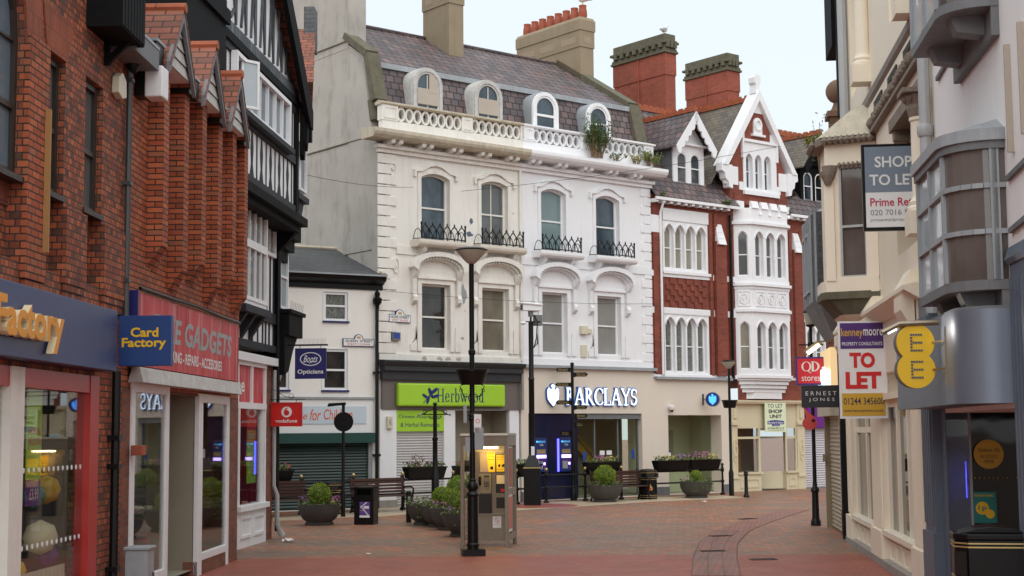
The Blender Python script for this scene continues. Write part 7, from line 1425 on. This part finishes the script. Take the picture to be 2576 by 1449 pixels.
# litter bins
def bin_(M_, r, h, lab, crest=True, ns=8):
    t = thing('litter_bin', lab, 'litter bin', M_, 'black and gold litter bins'); m = MB('black paint'); m.lathe([(r * .96, 0), (r, .04), (r, h * .66)], (0, 0, 0), ns, rot=pi / ns); m.lathe([(r * 1.0, h * .66), (r, h * .9), (r * 1.04, h * .91), (r * 1.02, h * .94), (r * .7, h * .98), (r * .2, h)], (0, 0, 0), ns, rot=pi / ns); m.build('body', t, 20, bevel=.008)
    m = MB('gold')
    for z in (.06, .12, .64, .7, .86, .9): m.lathe([(r * 1.0, z * h), (r * 1.025, z * h + .004), (r * 1.025, z * h + .014), (r * 1.0, z * h + .018)], (0, 0, 0), ns, rot=pi / ns)
    m.build('band', t); m = MB('black ink')
    for a in (-pi / 2, 0, pi): m.bar((r * .92 * cos(a) - .15 * r * sin(a) * 3, r * .92 * sin(a) + .15 * r * cos(a) * 3, h * .78), (r * .92 * cos(a) + .45 * r * sin(a), r * .92 * sin(a) - .45 * r * cos(a), h * .78), .1, .14)
    m.build('opening', t)
    if crest:
        m = MB('crest gold'); z = h * .38; y = -r * .935; m.prism([(-.06, z - .08), (.06, z - .08), (.07, z), (.03, z + .05), (0, z + .12), (-.03, z + .05), (-.07, z)], y - .012, y); m.mt = 'voda red'; m.prism([(-.035, z - .06), (.035, z - .06), (.04, z), (-.04, z)], y - .016, y - .012); m.build('crest', t)
    return t
X0, Y0 = gnd('A6', 970, 930); p = FC.w(FC.u('A6', 970, 860, -1.75), -1.75); bin_(gm(p[0], p[1], 12), .3, hz('A6', 970, 738, p[1]), 'round black litter bin with gold bands and red crest in front of the bank')
p = FC.w(FC.u('A5', 625, 900, -1.75), -1.75); bin_(gm(p[0], p[1], 12), .29, hz('A5', 625, 800, p[1]), 'black litter bin with gold bands by the green shutter behind the traffic sign pole')
d = ray('S', 2490, 1400); Yb = 14.6; t = thing('litter_bin', 'large black litter bin with double gold bands at the right front', 'litter bin', gm(d[0] * Yb / d[1], Yb, -12), 'black and gold litter bins'); zt = hz('S', 2490, 1338, Yb)
m = MB('black paint'); P8 = [(-.34, -.16), (-.22, -.3), (.34, -.3), (.4, -.2), (.4, .25), (-.34, .25)]; m.prismz(P8, 0, zt - .06); m.prismz([(a * 1.04, b_ * 1.04) for a, b_ in P8], zt - .06, zt); m.prism([(-.3, zt), (.36, zt), (.2, zt + .05), (.0, zt + .07), (-.15, zt + .05)], -.25, .2); m.build('body', t, bevel=.012)
m = MB('gold')
for z in (zt - .1, zt - .135, zt - .43, zt - .465): m.prismz([(a * 1.02, b_ * 1.02) for a, b_ in P8], z, z + .014)
m.build('band', t); m = MB('black ink'); m.quad((-.335, -.175, zt - .4), (-.23, -.297, zt - .4), (-.23, -.297, zt - .17), (-.335, -.175, zt - .17)); m.v = [(a - .012, b_ - .012, c) for a, b_, c in m.v]; m.build('opening', t)
# square bin with the purple poster
X0, Y0 = gnd('A5', 850, 1101); t = thing('litter_bin', 'square black litter bin with purple poster on its front', 'litter bin', gm(X0, Y0 + .2, -10)); zt = hz('A5', 850, 845, Y0); m = MB('black paint'); m.box(-.24, .24, -.2, .24, 0, zt * .78); m.box(-.24, -.18, -.2, .24, zt * .78, zt); m.box(.18, .24, -.2, .24, zt * .78, zt); m.box(-.24, .24, -.2, .24, zt - .05, zt, .0, 0); m.box(-.18, .18, .1, .24, zt * .78, zt - .05); m.build('body', t, bevel=.006)
zp, zq = hz('A5', 850, 1052, Y0), hz('A5', 850, 945, Y0); m = MB('poster purple'); m.box(-.1, .15, -.206, -.2, zp, zq); p = m.build('poster', t); m = MB('white sign'); m.bar((-.06, -.208, zq - .12), (.08, -.208, zq - .01), .02, .002); m.bar((-.06, -.208, zq - .12), (.12, -.208, zp + .05), .02, .002); m.disc(-.06, zq - .12, .025, -.209, -.206, 10); m.box(-.1, .15, -.208, -.206, zp, zp + .05); m.box(.0, .13, -.208, -.206, zq - .16, zq - .1); m.mt = 'amber'; m.box(-.09, .0, -.208, -.206, zp + .16, zp + .17); m.build('artwork', p)
# ---------------------------------------------------------------- bowl planters
def bowl(M_, R_, lab, ball, br, seed, flowers, herb='herb leaf', trail=0):
    random.seed(seed); t = thing('bowl_planter', lab, 'planter', M_, 'round stone bowl planters'); h = R_ * .98
    m = MB('planter stone'); m.lathe([(R_ * .66, 0), (R_ * .68, .05), (R_ * .6, .07), (R_ * .6, .08), (R_ * .8, h * .32), (R_ * .95, h * .62), (R_, h), (R_ * .93, h), (R_ * .91, h - .05)], (0, 0, 0), 32); m.build('bowl', t, 40)
    m = MB('soil'); m.lathe([(R_ * .92, h - .06), (R_ * .3, h - .02)], (0, 0, 0), 20); m.build('soil', t)
    if ball:
        cz = h + br * .8; m = MB('dark leaf'); m.lathe([(.02, -br * .85)] + [(br * .82 * sin(a), -br * .82 * cos(a)) for a in (.6, 1.2, 1.8, 2.4)] + [(.02, br * .82)], (0, 0, cz), 12); sh = m.build('inner_foliage', t, 60); m = MB('box leaf')
        for _ in range(int(3000 * (br / .28) ** 2)):
            v = Vector((random.gauss(0, 1), random.gauss(0, 1), random.gauss(0, 1))).normalized(); k = br * (random.uniform(.82, 1.06) + .07 * sin(v.x * 9 + seed) * cos(v.z * 8)); m.leaf((v.x * k, v.y * k, cz + v.z * k * (1 if v.z > 0 else .9)), .0165, 1.5)
        m.build('clipped_bush', t)
    m = MB(herb)
    for _ in range(420):
        a = random.random() * 6.28; rr_ = R_ * sqrt(random.random()) * 1.02; m.leaf((rr_ * cos(a), rr_ * sin(a), h - .03 + random.random() ** 2 * (.2 if not ball else .13)), .035)
    for _ in range(trail):
        a = random.uniform(-2.4, -.4); m.leaf((R_ * 1.02 * cos(a), R_ * 1.02 * sin(a), h - random.random() * .3), .03)
    m.build('foliage', t)
    for cn, k, a0, a1, hh in flowers:
        m = MB(cn)
        for _ in range(k): a = random.uniform(a0, a1); q = R_ * random.uniform(.6, 1.0); m.leaf((q * cos(a), q * sin(a), h + .05 + random.random() * hh), .022)
        m.build('flowers', t)
X0, Y0 = gnd('A5', 525, 1108); bowl(gm(X0, Y0 + .35, 20), .51, 'bowl planter with round clipped bush and pink flowers alone at the left', 1, .27, 11, [('pink flower', 80, -.7, .5, .14), ('purple flower', 40, 2.6, 3.8, .14)])
for (x, y, dx), lab, ball, sd, fl, tr in (((1270, 1105, .0), 'bowl planter spilling leafy herbs without a bush, leftmost of the row by the phone box', 0, 12, [('purple flower', 30, 2, 5, .12)], 120), ((1345, 1120, .08), 'bowl planter with clipped bush, second in the row by the phone box', 1, 13, [('pink flower', 20, 3, 6, .1)], 30), ((1408, 1140, .1), 'bowl planter with clipped bush and pink flowers, third in the row by the phone box', 1, 14, [('pink flower', 70, 2.6, 4.6, .12)], 30), ((1490, 1185, .12), 'bowl planter with clipped bush, nearest of the row and half behind the phone box', 1, 15, [('purple flower', 50, 2.6, 4.6, .08)], 20)):
    X0, Y0 = gnd('A5', x, y); bowl(gm(X0 + dx, Y0 + .3, 20), .5, lab, ball, .235, sd, fl, trail=tr)
d = ray('A5', 1500, 900); Yk = 37.5; bowl(gm(d[0] * Yk / d[1] - .05, Yk, 0), .5, 'bowl planter with tall clipped bush behind the row, beside the phone box glass', 1, .33, 16, [])
X0, Y0 = gnd('A6', 692, 962); bowl(gm(X0, Y0 + .35, 20), .54, 'bowl planter with big clipped bush in front of the bank bench', 1, .33, 17, [('red flower', 16, -.5, .3, .1), ('pink flower', 14, 2, 4, .1)])
X0, Y0 = gnd('A6', 1302, 934); bowl(gm(X0, Y0 + .35, 20), .54, 'bowl planter with small bush and trailing herbs before the second bank window', 1, .2, 18, [('purple flower', 60, 2.4, 3.8, .18), ('yellow flower', 20, 2.8, 3.4, .1)], trail=90)
# ---------------------------------------------------------------- telephone box
X0, Y0 = gnd('B3', 532, 1250); X1, Y1 = gnd('B3', 886, 1258); ang = math.degrees(math.atan2(Y1 - Y0, X1 - X0)); Wb = sqrt((X1 - X0) ** 2 + (Y1 - Y0) ** 2); ang = -9; Db = .95; Hb = hz('B3', 700, 292, Y0 - .1)
t = thing('phone_box', 'steel framed public phone box lit from inside with posters and payphone', 'phone box', gm(X0, Y0, ang))
m = MB('booth steel')
for x, y in ((0, 0), (Wb, 0), (0, Db), (Wb, Db)): m.box(x - .035, x + .035, y - .035, y + .035, 0, Hb - .03)
for a, b_, c, e in ((0, Wb, -.035, .035), (0, Wb, Db - .035, Db + .035)): m.box(a, b_, c, e, Hb - .22, Hb - .03)
for x in (0, Wb): m.box(x - .036, x + .036, 0, Db, Hb - .22, Hb - .03); m.box(x - .03, x + .03, 0, Db, .95, 1.1); m.box(x - .03, x + .03, 0, Db, .12, .24)
m.box(Wb - .03, Wb + .03, Db * .52, Db * .6, .24, Hb - .2); m.build('frame', t, bevel=.006)
m = MB('booth steel'); m.box(-.05, Wb + .05, -.05, Db + .05, Hb - .03, Hb + .02, .02, .02); m.build('roof', t, bevel=.008)
m = MB('booth glass')
for x in (0, Wb):
    for z0, z1 in ((.24, .95), (1.1, Hb - .22)): m.quad((x, 0, z0), (x, Db, z0), (x, Db, z1), (x, 0, z1))
m.build('side_glass', t)
yb = .3; m = MB('booth steel'); zs = hz('B3', 780, 985, Y0 - .1); m.box(.13, Wb - .035, yb, yb + .05, .1, zs); m.box(.13, Wb - .035, yb - .03, yb + .1, zs, zs + .03); m.mt = 'steel'; m.box(.13, Wb - .035, yb + .1, yb + .14, zs, hz('B3', 780, 440, Y0)); m.build('back_panel', t)
m = MB('poster pale'); m.box(.1, Wb - .035, yb + .15, yb + .19, zs, Hb - .2); m.build('upper_panel', t)
pb = lambda x: (x - 532) / (886 - 532) * Wb; pz = lambda y: hz('B3', 780, y, Y0 + .25); yf = yb + .098
def pan(mt, x0, x1, y0, y1, nme, d=.012, par=t): m = MB(mt); m.box(pb(x0), pb(x1), yf - d, yf, pz(y0), pz(y1)); return m.build(nme, par)
a = pan('black ink', 772, 880, 615, 462, 'notice_frame'); b_ = pan('poster yellow', 779, 874, 609, 468, 'poster', .016)
m = MB('black ink'); m.prism([(pb(790), pz(555)), (pb(800), pz(545)), (pb(812), pz(548)), (pb(806), pz(570)), (pb(800), pz(572))], yf - .019, yf - .016); m.prism([(pb(818), pz(560)), (pb(830), pz(545)), (pb(862), pz(545)), (pb(856), pz(560)), (pb(842), pz(570)), (pb(830), pz(568))], yf - .019, yf - .016); m.mt = 'voda red'; m.text('PHONE', pb(784), pb(868), pz(492), pz(480), yf - .018, .01); m.text('CALL WORLD RATES', pb(784), pb(868), pz(510), pz(500), yf - .018, .01); m.mt = 'black ink'; m.text('BT.COM', pb(784), pb(826), pz(594), pz(586), yf - .018); m.build('artwork', b_)
a = pan('tan card', 645, 768, 612, 442, 'poster', .014); m = MB('poster yellow'); m.prism([(pb(715), pz(612)), (pb(768), pz(612)), (pb(768), pz(442)), (pb(700), pz(442))], yf - .017, yf - .014); m.mt = 'voda red'; m.text('LOOK', pb(702), pb(762), pz(458), pz(447), yf - .019, .01); m.text('YOU CHAT', pb(708), pb(764), pz(484), pz(475), yf - .019, .01); m.text('AND MORE', pb(708), pb(764), pz(510), pz(501), yf - .019, .01); m.mt = 'black ink'; m.disc(pb(741), pz(577), .032, yf - .02, yf - .017, 14); m.build('artwork', a)
pan('black ink', 772, 880, 790, 632, 'notice_frame'); pan('poster pale', 779, 876, 712, 638, 'notice', .015); m = MB('sign red'); m.box(pb(812), pb(842), yf - .016, yf - .012, pz(780), pz(755)); m.build('notice', t)
pan('black ink', 776, 876, 920, 828, 'recess', .014)
a = pan('phone grey', 640, 740, 790, 628, 'payphone', .07); m = MB('steel'); m.box(pb(678), pb(726), yf - .076, yf - .07, pz(750), pz(668)); m.mt = 'black ink'
for i in range(3):
    for j in range(4): m.box(pb(684 + i * 13), pb(693 + i * 13), yf - .08, yf - .076, pz(700 + j * 12), pz(692 + j * 12))
m.mt = 'deep green'; m.box(pb(682), pb(722), yf - .076, yf - .07, pz(655), pz(640)); m.build('keypad', a); m = MB('black paint'); m.tube([(pb(652), yf - .1, pz(720)), (pb(650), yf - .12, pz(690)), (pb(652), yf - .1, pz(650))], .025, 8); m.build('handset', a)
pan('black ink', 640, 738, 975, 800, 'coin_box', .1)
m = MB('white sign'); m.box(pb(752), pb(820), yb - .004, yb, hz('B3', 780, 1092, Y0), hz('B3', 780, 992, Y0)); c_ = m.build('no_smoking_notice', t); m = MB('street red'); zc_ = hz('B3', 780, 1025, Y0); xc = pb(786); m.ring([(xc + .05 * cos(i * pi / 10), zc_ + .05 * sin(i * pi / 10)) for i in range(20)], [(xc + .04 * cos(i * pi / 10), zc_ + .04 * sin(i * pi / 10)) for i in range(20)], yb - .007, yb - .004); m.bar((xc - .033, yb - .007, zc_ + .033), (xc + .033, yb - .007, zc_ - .033), .01, .003); m.text('NO SMOKING', xc - .055, xc + .055, zc_ - .09, zc_ - .07, yb - .007); m.build('artwork', c_)
m = MB('tube light'); zt = hz('B3', 750, 341, Y0); m.box(.24, .66, .12, .17, Hb - .27, Hb - .235); m.build('light_tube', t)
pl_ = bpy.data.lights.new('booth_lamp', 'AREA'); pl_.energy = 3.2; pl_.color = (1, .66, .2); pl_.shape = 'RECTANGLE'; pl_.size = .42; pl_.size_y = .05; po = bpy.data.objects.new('booth_lamp', pl_); col.objects.link(po); po.matrix_world = gm(X0, Y0, ang) @ Matrix.Translation((.45, .14, Hb - .28))
m = MB('skin poster'); m.box(Wb + .02, Wb + .034, .06, .44, 1.12, Hb - .26); q = m.build('advert_panel', t); m = MB('white sign'); m.box(Wb + .02, Wb + .032, .04, .46, 1.1, Hb - .24); m.box(Wb + .02, Wb + .032, .04, .46, .28, .98); m.mt = 'street red'; m.box(Wb + .033, Wb + .036, .07, .43, .34, .94); m.build('advert_frame', t)
# ---------------------------------------------------------------- litter
def paper(x, y, s, lab, seed):
    random.seed(seed); m = MB('paper'); n = 9; P = [[(i / n - .5 + random.uniform(-.04, .04), j / n - .5 + random.uniform(-.04, .04), abs(random.gauss(0, .12)) + .02) for i in range(n + 1)] for j in range(n + 1)]
    for j in range(n):
        for i in range(n):
            if (i - 4) ** 2 + (j - 4) ** 2 < 18 + random.uniform(-5, 5): m.quad(*[(p[0] * s, p[1] * s, p[2] * s + .012) for p in (P[j][i], P[j][i + 1], P[j + 1][i + 1], P[j + 1][i])])
    tag(m.build('crumpled_paper', None, M_=gm(x, y, seed * 40)), lab, 'litter', 'scraps of litter on the paving')
for q, s, lab, sd in ((('A5', 325, 1218), .26, 'white crumpled paper bag on the bricks near the brick pier', 1), (('A5', 873, 1306), .09, 'tiny white scrap of paper on the paving left of the lamp post', 2), (('A6', 1345, 962), .16, 'small white and blue scrap by the edge of the stone paving', 3)): paper(*gnd(*q), s, lab, sd)
# ---------------------------------------------------------------- plants on the buildings
def shrub(M_, lab, n, box, leaf, stems, name='shrub', extra=(), size=.05):
    t = thing(name, lab, 'plant', M_); m = MB('dry twig'); tips = []
    for _ in range(stems):
        p = Vector((random.uniform(-.6, .6) * box[0], 0, 0)); dv = Vector((random.gauss(0, box[0] * .55), random.gauss(0, box[1] * .5), box[2] * random.uniform(.45, 1))); dv = dv + p; q = [p, (p + dv) * .5 + Vector((random.gauss(0, .05), 0, .05)), dv]; m.tube(q, [.016, .011, .004], 5); tips += [q[1] + (q[2] - q[1]) * random.random() for _ in range(6)] + [q[2]]
    m.build('stem', t); m = MB(leaf)
    for _ in range(n): c = random.choice(tips); m.leaf((c.x + random.gauss(0, box[0] * .16), c.y + random.gauss(0, .08), max(-.1, c.z + random.gauss(0, box[2] * .1))), size, .8)
    m.build('foliage', t)
    for mt, k in extra:
        m = MB(mt)
        for _ in range(k): c = random.choice(tips); m.leaf((c.x + random.gauss(0, .08), c.y, c.z + random.gauss(0, .06)), size * .8)
        m.build('flowers', t)
random.seed(21)
u = FC.u('A7', 640, 1030, -.5); shrub(fm(FC, u, -.45, 11.2), 'bushy green shrub growing out of the white balustrade', 1300, (.42, .2, 1.3), 'dark leaf', 34)
u = FC.u('A7', 1000, 1090, -.5); shrub(fm(FC, u, -.45, 11.18), 'low yellow flowering plant on the white cornice end', 380, (.4, .15, .5), 'herb leaf', 16, extra=(('yellow leaf', 160),), size=.045)
u = FC.u('A7', 900, 1050, -.45); shrub(fm(FC, u, -.4, 11.2), 'dry grassy tuft on the cornice between the shrub and the yellow plant', 90, (.25, .1, .35), 'yellow leaf', 12, name='weed')
u = FC.u('A7', 770, 1040, -.45); shrub(fm(FC, u, -.4, 11.2), 'small weed tuft at the foot of the white balustrade rings', 70, (.2, .1, .25), 'herb leaf', 8, name='weed')
u = FC.u('A7', 1495, 1375, -.35); shrub(fm(FC, u, -.33, 10.2), 'small green weed in the red building gutter', 140, (.22, .08, .12), 'dark leaf', 8, name='weed')
u = FC.u('A7', 1075, 1300, -.35); shrub(fm(FC, u, -.33, 10.2), 'tiny weed at the white downpipe head', 60, (.12, .06, .15), 'herb leaf', 5, name='weed')
p = FR.w(-5.6, -.75); shrub(mat4((1, 0), (0, 1), (*FR.w(-7.0, .0), 7.5)), 'straggly leafless shrub beside the sandstone pier', 130, (.4, .3, 1.3), 'dark leaf', 22, size=.045)
shrub(mat4((1, 0), (0, 1), (*FR.w(-1.0, -.75), 7.0)), 'ferny weeds on the carved cornice of the cream bay', 200, (.22, .3, .3), 'yellow leaf', 16, name='weed', extra=(('dark leaf', 120),))
# ---------------------------------------------------------------- gulls on the chimneys
def gull(M_, lab, s=1.0, head=1):
    t = thing('gull', lab, 'bird', M_, 'gulls on the chimneys'); m = MB('gull white'); S_ = [(-.2, .0, .16, .02, .02), (-.12, 0, .17, .05, .045), (0, 0, .19, .085, .085), (.1, 0, .22, .08, .085), (.16, 0, .28, .05, .055), (.18, 0, .34, .04, .042), (.2, 0, .39, .046, .045), (.24, 0, .4, .036, .035), (.27, 0, .395, .012, .012)]
    n = 10; vs = []
    for x, y, z, a, b_ in S_: vs += [(x * s, (y + a * cos(2 * pi * j / n)) * s, (z + b_ * sin(2 * pi * j / n)) * s) for j in range(n)]
    f = [(i * n + j, i * n + (j + 1) % n, (i + 1) * n + (j + 1) % n, (i + 1) * n + j) for i in range(len(S_) - 1) for j in range(n)] + [tuple(range(n)), tuple(range(len(S_) * n - 1, (len(S_) - 1) * n - 1, -1))]
    m.add(vs, f); m.build('body', t, 80)
    for sd in (-1, 1):
        m = MB('gull grey'); m.add([(.1 * s, sd * .082 * s, .26 * s), (.02 * s, sd * .092 * s, .17 * s), (-.18 * s, sd * .05 * s, .15 * s), (-.34 * s, sd * .015 * s, .13 * s), (-.15 * s, sd * .05 * s, .22 * s), (.02 * s, sd * .08 * s, .27 * s)], [(0, 1, 2, 3, 4, 5)]); m.build('wing', t)
        m = MB('beak'); m.tube([(.0, sd * .03 * s, .12 * s), (.0, sd * .03 * s, 0)], .008 * s, 5); m.bar((-.01, sd * .03 * s, .006), (.05 * s, sd * .03 * s, .006), .03 * s, .008); m.build('leg', t)
    m = MB('beak'); m.tube([(.26 * s, 0, .395 * s), (.33 * s, 0, .385 * s), (.345 * s, 0, .37 * s)], [.014 * s, .01 * s, .004], 6); m.build('bill', t); m = MB('black ink')
    for sd in (-1, 1): m.lathe([(0, -.007), (.007, 0), (0, .007)], (.225 * s, sd * .04 * s, .405 * s), 6)
    m.build('eye', t)
p = FC.w(11.325, 3.45); gull(gm(p[0], p[1], 160, 17.8), 'gull with grey wings standing on the end chimney pot', 1.15)
p = FC.w(15.37, 3.3); gull(gm(p[0], p[1], 60, 17.3), 'white gull standing on the mossy red brick chimney', 1.2)
# ---------------------------------------------------------------- wires across the square
def wire(pts, lab, r=.007):
    m = MB('black metal'); P = []
    for a, b_ in zip(pts[:-1], pts[1:]):
        for i in range(8): k = i / 8; P.append((a[0] + (b_[0] - a[0]) * k, a[1] + (b_[1] - a[1]) * k, a[2] + (b_[2] - a[2]) * k - .12 * 4 * k * (1 - k)))
    P.append(pts[-1]); m.tube(P, r, 5); tag(m.build('overhead_wire'), lab, 'cable', 'wires strung across the square')
wire([(*FT.w(.3, .3), 7.85), (*FC.w(1.2, -.1), 9.55)], 'thin overhead wire running from the timber building to the cream house')
wire([(*FC.w(3.0, -.1), 9.6), atY('A7', 1850, 968, 48)], 'thin overhead wire sagging past the white cornice to the red gable')
wire([(*FC.w(.1, -.12), 6.35), (*FC.w(11.2, -.14), 6.5)], 'thin wire run along the terrace below the window hoods', .006)
